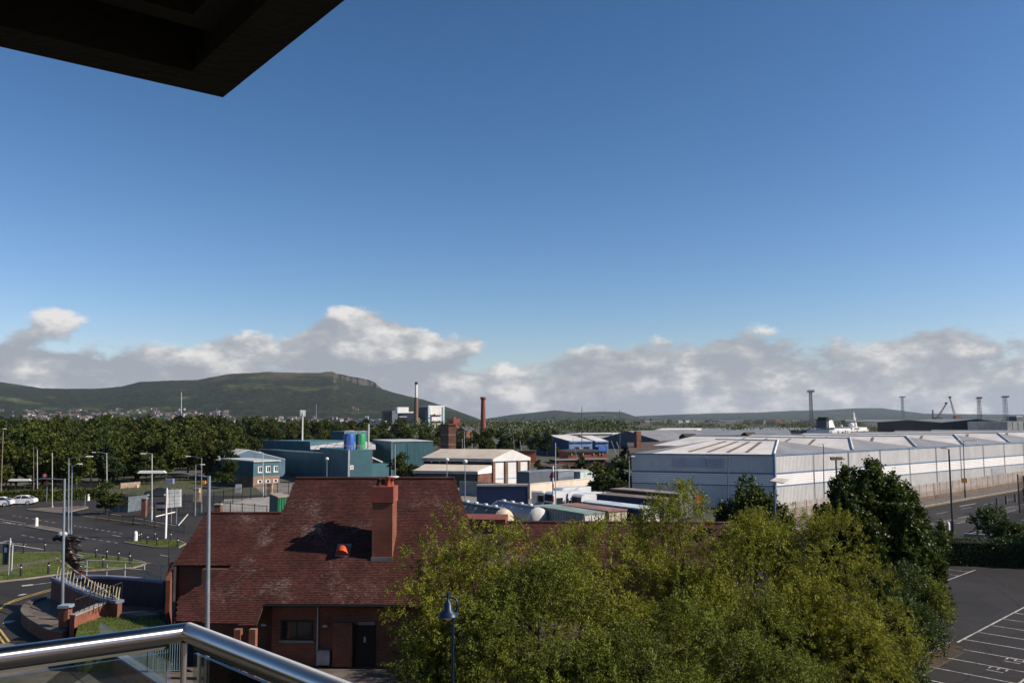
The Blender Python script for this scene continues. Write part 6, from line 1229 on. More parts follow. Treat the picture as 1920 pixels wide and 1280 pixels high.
# ================================================================== left street furniture
# parking camera pole and barriers
p=G(310,1009); t=thing('camera_pole','white pole with a camera box on top beside the small island','pole',(p.x,p.y,0)); zt=zat(310,909,p.y); mb=MB(); mb.tube([(p.x,p.y,0),(p.x,p.y,zt)],[.10,.085],10); mb.build('shaft',white_m,t); mb=MB(); mb.box((p.x+.3,p.y,zt+.15),(.85,.5,.55)); mb.build('camera_box',M('violet_grey',(.22,.24,.36),.4),t)
a=A(292,968,p.y-1); b=A(328,959.5,p.y+1); bar=thing('barrier_arm','white barrier arm crossing the camera pole','barrier',(p.x,p.y-.3,0)); mb=MB(); mb.tube([a,b],.06,8); mb.build('arm',white_m,bar); c=a.lerp(b,.5); mb=MB(); mb.box((c.x,c.y+.3,0),(.16,.16,c.z)); mb.build('stand',white_m,bar)
a=A(352,964,p.y-14); b=A(334,985,p.y-16); c=A(318,1002,p.y-18); bar=thing('leaning_boom','grey barrier boom leaning down behind the wing roof','barrier',(c.x,c.y,0)); mb=MB(); mb.tube([a,b],.06,8); mb.build('arm',galv_lt,bar); mb=MB(); mb.tube([b,c,Vector((c.x,c.y,0))],.05,8); mb.build('stand',dark_metal,bar)
# big sign of four white panels on posts
bb=thing('panel_sign','tall white sign of stacked panels on thin posts facing away','sign',(G(322,985).x,G(322,985).y,0)); D=G(322,985).y
for k,(x0,x1,yt,yb) in enumerate(((311,316,918,952),(317.5,325,917.5,951.5),(327,334.5,917,950.5),(336,339.5,917,950))):
    for j in range(5):
        y0=yt+(yb-yt)*j/5; y1=yt+(yb-yt)*(j+1)/5-.5; a=A(x0,y1,D+k*.35); b=A(x1,y0,D+k*.35); mb=MB(); mb.obox(a,(b.x-a.x,.1,0),(0,.05,0),(0,0,b.z-a.z)); mb.build('panel',M('sign_white',(.68,.68,.66),.6),bb)
for k,px in enumerate((317,326,335.5)): x=xat(px,D+.4*k); mb=MB(); mb.tube([(x,D+.4*k+.1,0),(x,D+.4*k+.1,zat(px,916,D))],.06,6); mb.build('post',galv,bb)
hs=thing('dark_sign_board','dark slatted sign board left of the panel sign','sign',(G(300,975).x,G(300,975).y,0)); D=G(300,975).y
for k,(y0,y1,mt) in enumerate(((941,945,black_paint),(946,952,M('violet_panel',(.25,.25,.33),.6)),(952.5,957,black_paint))): a=A(293,y1,D); b=A(309,y0,D); mb=MB(); mb.obox(a,(b.x-a.x,0,0),(0,.06,0),(0,0,b.z-a.z)); mb.build('board',mt,hs)
for px in (294,308): x=xat(px,D); mb=MB(); mb.tube([(x,D+.1,0),(x,D+.1,zat(px,940,D))],.05,6); mb.build('post',dark_metal,hs)
# information sign on the island
D=G(16,1081).y; inf=thing('information_sign','bus stop style sign with a dark blue panel on grey posts','sign',(xat(16,D),D,.1))
for px,yt in ((17,1008),(22,1022)): x=xat(px,D,1060); mb=MB(); mb.tube([(x,D,.1),(x,D,zat(px,yt,D))],.055,8); mb.build('post',galv_lt,inf)
a=A(4,1058,D); b=A(15.5,1019,D); mb=MB(); mb.obox(a,(b.x-a.x,0,0),(0,.08,0),(0,0,b.z-a.z)); mb.build('panel',M('navy_panel',(.03,.035,.07),.4),inf); a=A(8,1035,D); b=A(14,1026,D); mb=MB(); mb.obox(a-Vector((0,.02,0)),(b.x-a.x,0,0),(0,.018,0),(0,0,b.z-a.z)); mb.build('pale_blue_mark',M('mark_blue',(.2,.3,.5),.5),inf); a=A(6,1018.5,D); b=A(18,1014,D); mb=MB(); mb.obox(a,(b.x-a.x,0,0),(0,.3,0),(0,0,b.z-a.z)); mb.build('top_box',galv_lt,inf); x=xat(7,D); mb=MB(); mb.lathe([(.02,0),(.13,.1),(.13,.22),(.02,.3)],(x,D,zat(7,1009,D)),10); mb.build('red_cap',M('stripe_red',(.45,.05,.04),.6),inf)
# stop sign + traffic lights
def tlight(label,px,yt,yb,disc=None):
    p=G(px,yb); D=p.y; t=thing('traffic_light',label,'traffic light',(p.x,p.y,0)); zt=zat(px,yt,D); mb=MB(); mb.tube([(p.x,D,0),(p.x,D,zt)],.06,8); mb.build('post',galv,t); mb=MB(); mb.box((p.x,D-.12,zt-1.0),(.34,.2,1.0)); mb.build('housing',black_paint,t)
    for k in range(3): mb=MB(); mb.lathe([(.09,-.0),(.11,.04),(.05,.09)],(p.x,D-.24,zt-.9+.3*k),10); mb.build('lens',(M('lens_green',(.02,.10,.05),.3),M('lens_amber',(.25,.12,.02),.3),M('lens_red',(.25,.02,.02),.3))[k],t)
    if disc: x=xat(disc[0],D); z=zat(*disc,D); mb=MB(); mb.tube([(x,D-.1,z),(x,D-.06,z)],.36,20); mb.build('disc',M('disc_red',(.55,.06,.06),.5),t); mb=MB(); mb.tube([(x,D-.115,z),(x,D-.101,z)],.2,16); mb.build('disc_face',off_white,t)
tlight('traffic light with a red round sign beside the white pole',87,900,941,(88.5,891)); tlight('traffic light by the corner of the side road',159,914,950); tlight('small signal post behind the white car',53,920,934)
# cars
def car(label,p,rz,col,L_=4.4,name='parked_car'):
    t=thing(name,label,'car',(p.x,p.y,.006)); c=math.cos(rz); s=math.sin(rz)
    def X(v): return Vector((p.x+v[0]*c-v[1]*s,p.y+v[0]*s+v[1]*c,v[2]+.006))
    paint=M(*col) if isinstance(col,tuple) else col; k=L_/4.4
    body=[(-2.2,.45),(-2.15,.75),(-1.75,.92),(-.9,.98),(1.25,1.0),(1.95,.96),(2.18,.8),(2.2,.4),(1.9,.25),(-2.0,.25)]
    def ext(prof,w0,w1,zs,mat,nm,par):
        mb=MB(); n=len(prof); vs=[]
        for sgn in (-1,1):
            for (x,z) in prof: w=w0+(w1-w0)*min(1,max(0,(z-zs[0])/(zs[1]-zs[0]))); vs.append(X((x*k,sgn*w,z)))
        mb.add(vs,[tuple(range(n)),tuple(range(2*n-1,n-1,-1))]+[((i+1)%n,i,n+i,n+(i+1)%n) for i in range(n)]); return mb.build(nm,mat,par)
    b=ext(body,.86,.80,(.4,1.0),paint,'body',t); ext([(-.95,.97),(-.35,1.38),(.75,1.42),(1.35,1.22),(1.85,.97)],.76,.56,(.97,1.42),pane_m,'cabin_glass',t); ext([(-.4,1.375),(-.3,1.44),(.75,1.47),(1.25,1.30),(.75,1.41)],.60,.57,(1.37,1.46),paint,'roof',t)
    for sgn in (-1,1):
        for x0,x1,z0,z1 in ((-.95,-.33,.97,1.40),(.22,.30,.97,1.42),(1.30,1.85,1.25,.97)): mb=MB(); mb.tube([X((x0*k,sgn*.765,z0)),X((x1*k,sgn*.58,z1))],.035,5); mb.build('pillar',paint,t)
        for wx in (-1.38,1.32): 
            a=X((wx*k,sgn*.72,.31)); e=X((wx*k,sgn*.875,.31)); mb=MB(); mb.tube([a,e],.32,16); w=mb.build('wheel',black_paint,t); mb=MB(); mb.tube([e,X((wx*k,sgn*.885,.31))],.2,14); mb.build('rim',galv_lt,w)
        mb=MB(); mb.obox(X((-2.17*k,sgn*.6-.16,.62)),X((-2.05*k,sgn*.6-.16,.62))-X((-2.17*k,sgn*.6-.16,.62)),X((-2.17*k,sgn*.6+.16,.62))-X((-2.17*k,sgn*.6-.16,.62)),(0,0,.14)); mb.build('headlight',M('lamp_lens',(.7,.7,.66),.2),t)
    return t
p=G(39,945.5); car('white saloon car in front of the hedge',p,.12,('car_white',(.72,.72,.72),.25,0,.03),4.5); p=G(-4,949); car('white car cut off by the left edge of the picture',p,.15,MATS['car_white'],4.3); p=G(296,930); car('dark car parked beyond the panel sign',p,.2,('car_dark',(.04,.045,.05),.25,.3,.05),4.4); p=G(262,905).xy; 
# side road walls, hoarding, fences
wall('low sandy wall along the side road beyond the hedge',[G(62,917).xy,G(120,917).xy,G(182,914).xy],1.0,M('sandy_wall',(.34,.25,.19),.9),.3,name='low_wall'); wall('low sandy wall continuing right of the young tree',[G(225,915).xy,G(262,912).xy],1.0,MATS['sandy_wall'],.3,name='low_wall')
fence('metal_hoarding','blue grey corrugated hoarding beside the young tree',[G(205,958).xy,G(240,960).xy,G(275,955).xy],2.2,2.4,None,galv,galv,.08,panel=M('hoarding_grey',(.15,.18,.20),.55,.3))
fence('yard_railing','dark steel railing fence round the empty yard',[G(345,955).xy,G(400,950).xy,G(470,936).xy,G(520,930).xy,G(580,921).xy],2.3,3.0,.3,dark_metal,dark_metal,.08,.03)
fence('kerb_railing','low dark guard rail along the kerb of the main road',[G(180,974).xy,G(230,981).xy,G(290,990).xy,G(345,1000).xy],1.0,3.2,.4,dark_metal,dark_metal,.07,.02)
fence('yard_railing','dark railing between the panel sign and the green container',[G(335,968).xy,G(410,962).xy,G(500,971).xy],1.7,3.0,.3,dark_metal,dark_metal,.08,.03)
for label,px,yt,yb,w in (('tall buff gate pier left of the fenced yard',369,916,940,.9),('buff gate pier with dark side beside the teal office',506,907,929,.85),('dark topped brick pier near the green container',409,946,965,.9),('dark gate pier by the hoarding end',270,935,968,.6)):
    p=G(px,yb); t=thing('gate_pier',label,'pier',(p.x,p.y,0)); h=zat(px,yt,p.y); mb=MB(); mb.box((p.x,p.y,0),(w,w,h)); mb.build('shaft',M('buff_pier',(.42,.29,.18),.85) if 'buff' in label else brick_dk,t); mb=MB(); mb.box((p.x,p.y,h),(w+.15,w+.15,.15)); mb.build('cap',concrete,t)
p=G(447,929); t=thing('notice_board','pale notice board on the yard fence','sign',(p.x,p.y,0)); mb=MB(); mb.box((p.x,p.y-.1,.5),(1.1,.06,1.5)); mb.build('board',off_white,t); mb=MB(); mb.box((p.x,p.y,0),(.1,.1,2.1)); mb.build('post',galv,t)
T8=corner(508,104,524,99,548); t=bld('green_container','dark green shipping container with a bright green side',T8,'container'); z=zat(524,933,99); mb=MB(); ribbed(mb,T8[1],T8[2],.1,z,.28,.05); mb.build('bright_side',M('container_green',(.03,.22,.09),.55,var=.15),t); mb=MB(); mb.prism([q.lerp(ctr2(*T8),.01) for q in T8],.1,z-.02); mb.build('body',M('container_dark',(.03,.10,.09),.6),t); mb=MB(); mb.prism([q+(q-ctr2(*T8)).normalized()*.08 for q in T8],z,z+.1); mb.build('roof',M('buff_roof',(.36,.30,.22),.8),t)
# small heaps and traffic cones
def cone(label,p,z=0):
    t=thing('traffic_cone',label,'cone',(p.x,p.y,z)); mb=MB(); mb.box((p.x,p.y,z),(.45,.45,.05)); mb.build('base',M('cone_orange',(.6,.13,.03),.6),t); mb=MB(); mb.lathe([(.17,.05),(.04,.75)],(p.x,p.y,z),12); mb.build('body',white_m,t)
cone('pale traffic cone in the yard behind the main lamp arm',G(258,914)); cone('white cone in front of the dark sign board',G(284,952))
# ================================================================== right edge: sign, bollards, railing
x=xat(1808,G(1810,934).y); D=G(1810,934).y-.2; t=thing('orange_sign','square orange road sign on the twin lamp post','sign',(x,D,zat(1808,905,D))); a=A(1803,905,D); b=A(1813,896,D); mb=MB(); mb.obox(a,(b.x-a.x,0,0),(0,.05,0),(0,0,b.z-a.z)); mb.build('plate',M('sign_orange',(.50,.20,.04),.6),t)
for i,(x,y) in enumerate(((1870,950),(1887,945),(1904,941))): bollard('dark stub bollard beside the road, %s of three from the left near the right edge'%ORD[i],G(x,y),1.3,.16,M('dark_post',(.06,.055,.055),.5,.3),0,'dark bollards near the right edge')
fence('dark_railing','dark close-barred railing at the right edge',[G(1912,962).xy,G(1990,985).xy],5.2,2.5,.22,MATS['dark_post'],dark_metal,.14,.06); 
p=G(1832,998); t=thing('cycle_rail','grey hoop rail on the corner pavement','rail',(p.x,p.y,0)); mb=MB(); mb.tube([(p.x,p.y,0),(p.x,p.y,1.9),(p.x+.3,p.y,2.2),(p.x+1.5,p.y,2.2),(p.x+1.6,p.y,0)],.05,8); mb.build('hoop',galv,t); mb=MB(); mb.tube([(p.x,p.y,1.1),(p.x+1.6,p.y,1.1)],.04,8); mb.build('cross_bar',galv,t)
tag(wall('pale kerb wall on the corner behind the hedge',[G(1808,1005).xy,G(1870,1009).xy],.35,concrete,.3,name='low_wall'))
wall('small porch of grey panels at the far end of the warehouse',[rd(96,-8),rd(130,-8)],3.6,M('porch_grey',(.30,.29,.28),.7),3.0,name='porch')
p=A(1602,1179,46.5); t=thing('wall_stub','patch of orange brick wall glimpsed among the willows','wall',(p.x,p.y,0)); mb=MB(); mb.box((p.x,p.y-.6,0),(.6,.3,zat(1602,1170,46))); mb.build('brickwork',brick,t); mb=MB(); mb.box((p.x,p.y-.6,zat(1602,1170,46)),(.7,.4,.08)); mb.build('cap',brick_dk,t)
# swan neck lantern in the foreground
D=29; x=xat(848,D,1200); lt=thing('lantern_post','dark blue swan neck lantern post in front of the willows','street lamp',(x,D,0)); zt=zat(858,1128,D); lb_=M('lantern_blue',(.010,.022,.055),.4,.2,var=.2); mb=MB(); mb.tube([(x,D,0),(x,D,1.2)],[.12,.10],12); mb.build('base',lb_,lt)
mb=MB(); mb.tube([(x,D,1.2),(x+.02,D,zt-.5),(x+.2,D,zt-.15),(x+.12,D,zt+.1),(x-.1,D,zt+.16),(x-.18,D,zt+.1)],[.055,.05,.04,.035,.035,.03],10); mb.build('post',lb_,lt); lc=Vector((xat(840,D,1140),D,zat(840,1154,D))); mb=MB(); mb.lathe([(.34,0),(.30,.10),(.14,.2),(.13,.42),(.05,.5),(.04,.66)],lc,16); mb.build('shade',lb_,lt); mb=MB(); mb.lathe([(.06,-.14),(.14,-.08),(.18,0)],lc,14); mb.build('bulb_glass',M('lamp_lens',(.7,.7,.66),.2),lt); mb=MB(); mb.tube([lc+Vector((-.25,0,.62)),lc+Vector((.1,0,.64)),Vector((x-.1,D,zt+.16))],.028,8); mb.build('scroll',lb_,lt); mb=MB(); mb.lathe([(.03,0),(.05,.05),(.01,.16)],lc+Vector((0,0,.66)),10); mb.build('finial',lb_,lt)
# ================================================================== lorry yard
def frame2(p,rz):
    u=Vector((math.cos(rz),math.sin(rz),0)); w=Vector((-math.sin(rz),math.cos(rz),0)); return u,w
def wheels(t,p,u,w,xs,wid,r=.5):
    for xx in xs:
        for s in (-1,1): a=Vector((p.x,p.y,r))+u*xx+w*s*(wid/2-.28); b=Vector((p.x,p.y,r))+u*xx+w*s*(wid/2); mb=MB(); mb.tube([a,b],r,16); wh_=mb.build('wheel',black_paint,t); mb=MB(); mb.tube([b,b+w*s*.01],r*.5,12); mb.build('hub',galv,wh_)
def lorry(label,p,rz,L_,h,body,roofm,cabm):
    t=thing('lorry',label,'lorry',(p.x,p.y,0)); u,w=frame2(p,rz); b=Vector((p.x,p.y,0)); W_=2.5
    mb=MB(); mb.obox(b+w*(-W_/2)+Vector((0,0,1.15)),u*L_,w*W_,(0,0,h)); mb.build('trailer_box',body,t); mb=MB(); mb.obox(b+w*(-W_/2-.04)-u*.04+Vector((0,0,1.15+h)),u*(L_+.08),w*(W_+.08),(0,0,.22)); mb.build('trailer_roof',roofm,t); mb=MB(); mb.obox(b+w*(-W_/2-.03)+u*(L_)+Vector((0,0,1.1)),u*.12,w*(W_+.06),(0,0,h+.25)); mb.build('front_bulkhead',slate_grey,t)
    mb=MB(); mb.obox(b+w*(-.45)+u*.3+Vector((0,0,.75)),u*(L_+2.4),w*.9,(0,0,.38)); mb.build('chassis',black_paint,t)
    o=b+u*(L_+.55); mb=MB(); pr=[(0,.6),(2.0,.6),(2.05,1.7),(1.75,2.9),(1.5,3.05),(0,3.1)]; vs=[o+u*x+w*s*1.2+Vector((0,0,z)) for s in (-1,1) for x,z in pr]; n=6; mb.add(vs,[tuple(range(n)),tuple(range(2*n-1,n-1,-1))]+[((i+1)%n,i,n+i,n+(i+1)%n) for i in range(n)]); cab=mb.build('cab',cabm,t)
    mb=MB(); vs=[o+u*x+w*s+Vector((0,0,z)) for x,z,s in ((2.06,1.75,-1.0),(2.06,1.75,1.0),(1.80,2.75,1.0),(1.80,2.75,-1.0))]; mb.add([v+u*.02 for v in vs],[(0,1,2,3)]); mb.build('windscreen',pane_m,cab); 
    for s in (-1,1): mb=MB(); mb.obox(o+u*.9+w*s*1.205+Vector((0,0,1.8)),u*.8,w*s*.01,(0,0,.8)); mb.build('side_window',pane_m,cab); mb=MB(); mb.obox(o+u*2.0+w*s*1.25+Vector((0,0,2.0)),u*.1,w*s*.25,(0,0,.6)); mb.build('mirror',black_paint,cab)
    wheels(t,b,u,w,(1.2,2.5,3.8,L_+1.6,L_-1.0),W_); return t
navy=M('navy_curtain',(.018,.032,.085),.5,0,var=.15,scale=.8)
lp=P2(893,119.5); lorry('lorry with a dark navy curtain trailer and pale cab',lp+Vector((.1,1.2)),-.03,7.0,2.7,navy,M('trailer_top',(.30,.28,.24),.7),M('cab_silver',(.50,.48,.45),.45,.2))
def tanker(label,p,rz,L_,r,zc,m,endm):
    t=thing('tanker_trailer',label,'tanker',(p.x,p.y,0)); u,w=frame2(p,rz); b=Vector((p.x,p.y,zc)); mb=MB(); mb.tube([b,b+u*L_],r,28,False); mb.build('tank',m,t)
    for e,s in ((b,-1),(b+u*L_,1)):
        mb=MB(); mb.tube([e,e+u*s*.25,e+u*s*.5,e+u*s*.62,e+u*s*.66],[r*1.01,r*.93,r*.68,r*.35,.05],28); mb.build('end_dome',endm,t)
    mb=MB(); mb.obox(b+w*(-.35)+u*.2+Vector((0,0,r-.02)),u*(L_-.4),w*.7,(0,0,.12)); mb.build('catwalk',galv,t)
    for k in range(4): c=b+u*(L_*(k+.6)/4.4)+Vector((0,0,r+.08)); mb=MB(); mb.lathe([(.26,0),(.26,.12),(.2,.18)],c,12); mb.build('hatch',galv_lt,t)
    for k in range(5): a=b+u*(L_*k/4); mb=MB(); mb.tube([a-u*.04,a+u*.04],r*1.02,28); mb.build('band',galv_lt,t)
    mb=MB(); mb.obox(Vector((p.x,p.y,.6))-w*.5,u*L_,w*1.0,(0,0,zc-r-.5)); mb.build('chassis',black_paint,t); wheels(t,p,u,w,(.8,2.0,L_-1.2),2.4); return t
p1=P2(866,98.5); p2=P2(944,90.5); dv=p2-p1; tanker('rusty long tanker trailer with a cream domed end',p1,math.atan2(dv.y,dv.x),dv.length,1.2,2.55,M('tank_rusty',(.20,.155,.11),.6,.1,var=.35,scale=1.5,stain=.4),M('tank_cream',(.50,.42,.29),.6))
p1=P2(935,98.5); p2=P2(1008,91); dv=p2-p1; tanker('pale grey tanker trailer with a white domed end',p1,math.atan2(dv.y,dv.x),dv.length,1.22,2.6,M('tank_grey',(.40,.40,.40),.5,.1,var=.2,scale=1.5,stain=.25),M('tank_end',(.52,.51,.49),.6))
def trailer(label,pxA,DA,pxB,DB,h,side,top,endm,W_=2.5,ribs=True,z0=1.0,endback=True):
    a=P2(pxA,DA); b=P2(pxB,DB); d=b-a; L_=d.length; u=(d/L_).to_3d(); w=Vector((-u.y,u.x,0)); t=thing('box_trailer',label,'trailer',(a.x,a.y,0)); o=Vector((a.x,a.y,z0))
    if ribs: mb=MB(); ribbed(mb,a,b,z0,z0+h-.2,.5,.08); mb.build('ribbed_side',side,t)
    mb=MB(); mb.obox(o+w*.02,u*L_,w*(W_-.02),(0,0,h-.1)); mb.build('body',side,t); mb=MB(); mb.obox(o+w*(-.09)-u*.05+Vector((0,0,h-.09)),u*(L_+.1),w*(W_+.14),(0,0,.12)); mb.build('roof_sheet',top,t)
    for k in range(3): mb=MB(); mb.obox(o+u*(L_+.012)+w*(W_*k/3+.08)+Vector((0,0,.1)),u*.04,w*(W_/3-.14),(0,0,h-.35)); mb.build('door_panel',endm,t)
    mb=MB(); mb.obox(Vector((a.x,a.y,.55))+w*.8+u*.3,u*(L_-.6),w*.9,(0,0,.42)); mb.build('chassis',black_paint,t); c=Vector((a.x,a.y,0))+w*W_/2; wheels(t,c,u,w,(L_-2.6,L_-1.3),W_-.1,.45); return t
wt=M('trailer_white',(.62,.60,.57),.6,0,var=.1); gt_=M('trailer_green_top',(.22,.29,.25),.7,0,var=.2)
trailer('ribbed grey box trailer with a green roof and white doors',1000,94,1093,85.5,2.75,M('trailer_grey',(.34,.33,.31),.6,0,var=.15),gt_,wt)
trailer('red topped box trailer behind the green roofed one',1046,95,1138,88,2.75,M('trailer_brown',(.13,.085,.06),.7),M('red_top',(.26,.15,.13),.7),M('trailer_cream',(.44,.38,.30),.7))
trailer('dark trailer with a pale blue roof sheet',1090,97,1200,89,2.85,navy,M('pale_blue_top',(.50,.57,.60),.5),wt)
trailer('long navy trailer with a brown roof',1117,105,1240,97,3.0,navy,M('brown_top',(.19,.145,.12),.7),slate_grey); trailer('brown trailer furthest back beside the warehouse wall',1143,113,1270,104,3.0,M('trailer_dkbrown',(.10,.05,.035),.7),M('brown_top2',(.27,.22,.19),.7),slate_grey)
def van(label,px,D,rz,L_=5.6):
    p=P2(px,D); t=thing('van',label,'van',(p.x,p.y,0)); u,w=frame2(p,rz); b=Vector((p.x,p.y,0))
    pr=[(0,.45),(0,2.35),(.15,2.5),(L_-1.6,2.5),(L_-.9,1.75),(L_-.1,1.3),(L_,.9),(L_,.45)]; n=len(pr); mb=MB(); vs=[b+u*x+w*s*(1.0 if z<1.6 else .9)+Vector((0,0,z)) for s in (-1,1) for x,z in pr]; mb.add(vs,[tuple(range(n)),tuple(range(2*n-1,n-1,-1))]+[((i+1)%n,i,n+i,n+(i+1)%n) for i in range(n)]); mb.build('body',M('car_white',(.72,.72,.72),.25,0,.03),t)
    for s in (-1,1): mb=MB(); mb.obox(b+u*(L_-2.3)+w*s*.99+Vector((0,0,1.45)),u*1.1,w*s*.02,(0,0,.6)); mb.build('side_window',pane_m,t); mb=MB(); mb.obox(b+w*s*.45-w*.38-u*.02+Vector((0,0,1.3)),u*.015,w*.76,(0,0,.75)); mb.build('rear_window',pane_m,t)
    mb=MB(); vs=[b+u*x+w*s*.82+Vector((0,0,z)) for x,z,s in ((L_-.93,1.78,-1),(L_-.93,1.78,1),(L_-1.58,2.46,1),(L_-1.58,2.46,-1))]; mb.add([v+Vector((0,0,.03))+u*.02 for v in vs],[(0,1,2,3)]); mb.build('windscreen',pane_m,t); wheels(t,b,u,w,(1.1,L_-1.1),2.02,.34); return t
def rigid(label,px,D,rz,L_=6.0,h=2.0):
    p=P2(px,D); t=thing('box_van',label,'van',(p.x,p.y,0)); u,w=frame2(p,rz); b=Vector((p.x,p.y,0)); cabc=MATS['car_white']
    pr=[(0,.5),(0,2.0),(.15,3.15),(.5,3.35),(L_*.45,3.4),(L_*.45,.5)]; n=len(pr); mb=MB(); vs=[b+u*x+w*s*1.1+Vector((0,0,z)) for s in (-1,1) for x,z in pr]; mb.add(vs,[tuple(range(n)),tuple(range(2*n-1,n-1,-1))]+[((i+1)%n,i,n+i,n+(i+1)%n) for i in range(n)]); cab=mb.build('cab',cabc,t)
    mb=MB(); vs=[b+u*x+w*s*1.0+Vector((0,0,z)) for x,z,s in ((-.012,1.6,-1),(-.012,1.6,1),(.12,3.0,1),(.12,3.0,-1))]; mb.add([v-u*.02 for v in vs],[(0,1,2,3)]); mb.build('windscreen',pane_m,cab)
    for s in (-1,1): mb=MB(); mb.obox(b+u*.5+w*s*1.105+Vector((0,0,1.7)),u*1.1,w*s*.015,(0,0,.9)); mb.build('side_window',pane_m,cab); mb=MB(); mb.obox(b-u*.1+w*s*1.15+Vector((0,0,1.9)),u*.1,w*s*.25,(0,0,.6)); mb.build('mirror',black_paint,cab)
    mb=MB(); mb.obox(b+u*(L_*.45+.02)+w*-1.0+Vector((0,0,.7)),u*(L_*.55),w*2.0,(0,0,.5)); mb.build('chassis',black_paint,t); wheels(t,b,u,w,(1.0,L_-.9),2.2,.45); return t
rigid('white lorry cab closest to the striped pole',1027,116,.55); rigid('white lorry cab second from the striped pole',1054,117,.55); rigid('lower white lorry cab beside the navy trailer',1078,112,.55); rigid('white lorry cab in the back row behind the striped pole',1043,123,.55); rigid('white lorry cab in the back row near the bush',1070,124,.55); van('small white van half hidden at the end of the back row',1098,126,.5)
p=P2(1016,117); car('dark blue car between the lorry and the white cabs',p,1.2,('car_blue',(.05,.07,.12),.3,.2,.05))
p=A(1312,936,110); bn=thing('red_banner','bright red banner showing among the willow tops','banner',(p.x,110,0)); a=A(1306,948,110); b=A(1318,929,110); mb=MB(); mb.obox(a,(b.x-a.x,.3,0),(0,.05,0),(0,0,b.z-a.z)); mb.build('sheet',M('banner_red',(.60,.04,.04),.6,var=.1),bn); mb=MB(); a2=A(1308,943,109.8); b2=A(1315,939,109.8); mb.obox(a2,(b2.x-a2.x,.2,0),(0,.02,0),(0,0,b2.z-a2.z)); mb.build('white_flash',white_m,bn); mb=MB(); mb.tube([(b.x+.1,110.3,0),(b.x+.1,110.3,b.z+.2)],.06,6); mb.build('pole',galv,bn)
# ================================================================== dock cranes and floodlight towers
def tower(label,px,yt,D,w=3.0,top=2.2,m=None,dbl=False):
    m=m or M('tower_steel',(.20,.20,.21),.6,.3); x=xat(px,D); zt=zat(px,yt,D); t=thing('floodlight_tower',label,'tower',(x,D,0)); mb=MB(); n=10
    for sx in (-1,1):
        for sy in (-1,1): mb=MB(); mb.tube([(x+sx*w*.5,D+sy*w*.5,0),(x+sx*w*.32,D+sy*w*.32,zt)],.2,5); mb.build('leg',m,t)
    mb=MB()
    for k in range(n):
        z0=zt*k/n; z1=zt*(k+1)/n; h0=w*(.5-.18*k/n); h1=w*(.5-.18*(k+1)/n)
        for sy in (-1,1): mb.tube([(x-h0,D+sy*h0,z0),(x+h1,D+sy*h1,z1)],.11,4,False); mb.tube([(x+h0,D+sy*h0,z0),(x-h1,D+sy*h1,z1)],.11,4,False); mb.tube([(x-h0,D+sy*h0,z0),(x+h0,D+sy*h0,z0)],.11,4,False)
    mb.build('lattice',m,t); mb=MB(); mb.box((x,D,zt),(w*top,w*.9,.5)); mb.build('platform',m,t)
    for k in range(5): mb=MB(); mb.box((x-w*top*.42+k*w*top*.21,D-w*.4,zt+.5),(w*.28,.6,1.0)); mb.build('lamp',M('tower_lamp',(.15,.14,.14),.5),t)
tower('tall floodlight tower left of the ferry',1522,735,600,2.2); tower('pale floodlight tower behind the dark shed',1694,745,950,2.8,2.4,galv); tower('stout dark tower near the right edge',1838,747,800,3.2,1.6); tower('pale lattice tower closest to the right edge',1887,745,800,3.6,1.8,galv)
def jib(label,px0,y0,px1,y1,D,m):
    a=A(px0,y0,D); b=A(px1,y1,D); t=thing('dock_crane',label,'crane',(a.x,D,0)); u=(b-a); L_=u.length; 
    for s in (-1,1): mb=MB(); mb.tube([a+Vector((s*1.2,0,0)),b+Vector((s*.35,0,0))],.3,5); mb.build('chord',m,t)
    mb=MB()
    for k in range(9): p=a.lerp(b,k/9); q=a.lerp(b,(k+1)/9); s=1.2-.85*k/9; mb.tube([p+Vector((-s,0,0)),q+Vector((s*.9,0,0))],.16,4,False); mb.tube([p+Vector((s,0,0)),q+Vector((-s*.9,0,0))],.16,4,False)
    mb.build('lattice',m,t); mb=MB(); mb.box((a.x+1,D-2,a.z-4),(7,5,6.5)); mb.build('cab_house',m,t); mb=MB(); mb.box((a.x+1,D,0),(4,4,a.z-4)); mb.build('pedestal',m,t); mb=MB(); mb.box((b.x,D,b.z),(2.2,1.5,1.6)); mb.build('jib_head',dark_metal,t)
jib('crane jib leaning right beyond the dark shed',1755,787,1774,757,900,M('crane_brown',(.24,.15,.11),.7)); jib('pale orange crane with its jib leaning left',1792,784,1781,746,900,M('crane_orange',(.42,.24,.16),.7)); tag(mast('short dark mast left of the crane jibs',1749,768,790,900,(.9,.7),slate_grey))
# ================================================================== houses on the hill and in the town below it
def house_mesh(name,w,d,h,wallm,roofm):
    mb=MB(); mb.cm=0; mb.prism([(-w/2,-d/2),(w/2,-d/2),(w/2,d/2),(-w/2,d/2)],-3,h,False); mb.add([(-w/2,-d/2,h),(-w/2,d/2,h),(-w/2,0,h+d*.38)],[(0,1,2)]); mb.add([(w/2,-d/2,h),(w/2,d/2,h),(w/2,0,h+d*.38)],[(0,1,2)]); mb.cm=1
    o=.5
    for s in (-1,1): mb.slab([(-w/2-o,s*(d/2+o),h-.3),(w/2+o,s*(d/2+o),h-.3),(w/2+o,0,h+d*.38+.1),(-w/2-o,0,h+d*.38+.1)],.25)
    return mb.build(name,[wallm,roofm],None,(0,0,0))
hw=[M('house_white',(.46,.45,.42),.8),M('house_cream',(.34,.31,.27),.8),M('house_brick',(.19,.125,.105),.9)]; hr__=[M('house_slate',(.10,.09,.095),.8),M('house_redroof',(.12,.075,.06),.85)]
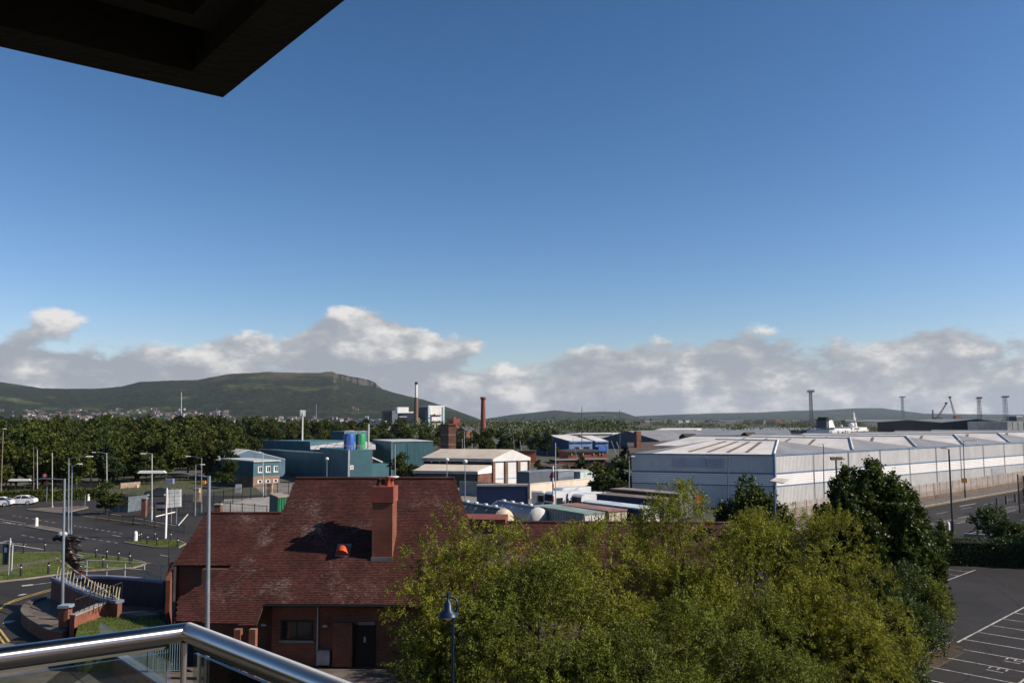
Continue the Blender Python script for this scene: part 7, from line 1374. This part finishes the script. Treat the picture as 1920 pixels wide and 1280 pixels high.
hproto=[house_mesh('hillside_house',random.uniform(12,22),9,6,hw[k%3],hr__[k%2]) for k in range(6)]; usedh=set(); rr=random.Random(21)
def put_house(px,D,z,label,group):
    k=rr.randrange(6)
    if k in usedh: o=hproto[k].copy(); COL.objects.link(o)
    else: o=hproto[k]; usedh.add(k)
    o.location=((px-960)/FPX*D,D,z); o.rotation_euler=(0,0,rr.uniform(-.5,.5)+(1.57 if rr.random()<.35 else 0)); tag(o,label,'house',group)
def hz1(px,D): return float(hill_z(np.array([float(px)]),np.array([(D-3300)/2200.]),P1,5500,3300)[0])
for i in range(190):
    px=rr.triangular(-20,440,120) if i<125 else rr.uniform(290,430); D=rr.uniform(3450,3950) if i<125 else rr.uniform(3480,3800); D+= (130 if px<230 else 0)*rr.random(); put_house(px,D,max(hz1(px,D),1)+1,'tiny pale house in the estate at the foot of the hill','houses of the hillside estate')
for i in range(60): px=rr.uniform(430,720); D=rr.uniform(3340,3500); put_house(px,D,max(hz1(px,D),1)+1,'tiny pale house below the wooded slope of the hill','houses below the wooded slope')
for i in range(70): px=rr.uniform(900,1560); D=rr.uniform(1900,4200); put_house(px,D,2,'tiny pale house on the plain below the far hills','houses on the far plain')
px,D=664,3850; z=hz1(px,D); t=thing('hillside_castle','pinkish stone castle house standing among the trees on the hill','house',((px-960)/FPX*D,D,z)); x0=(px-960)/FPX*D; stone=M('pink_stone',(.36,.22,.19),.85)
for dx,w,h in ((0,14,12),(10,12,9),(-5,5,20),(17,6,13)): mb=MB(); mb.box((x0+dx,D,z-8),(w,10,h+8)); mb.build('stone_block' if w>12 else 'turret',stone,t)
px,D=407,3500; z=hz1(px,D); x0=(px-960)/FPX*D; t=thing('church_spire','dark church with a thin spire below the hill','church',(x0,D,z)); mb=MB(); mb.box((x0,D,z-5),(9,9,27)); mb.build('tower',M('church_stone',(.12,.10,.09),.9),t); mb=MB(); mb.lathe([(5,22),(.2,52)],(x0,D,z),8,False); mb.build('spire',MATS['church_stone'],t); mb=MB(); mb.box((x0+14,D,z-5),(22,11,15)); mb.build('nave',MATS['church_stone'],t)
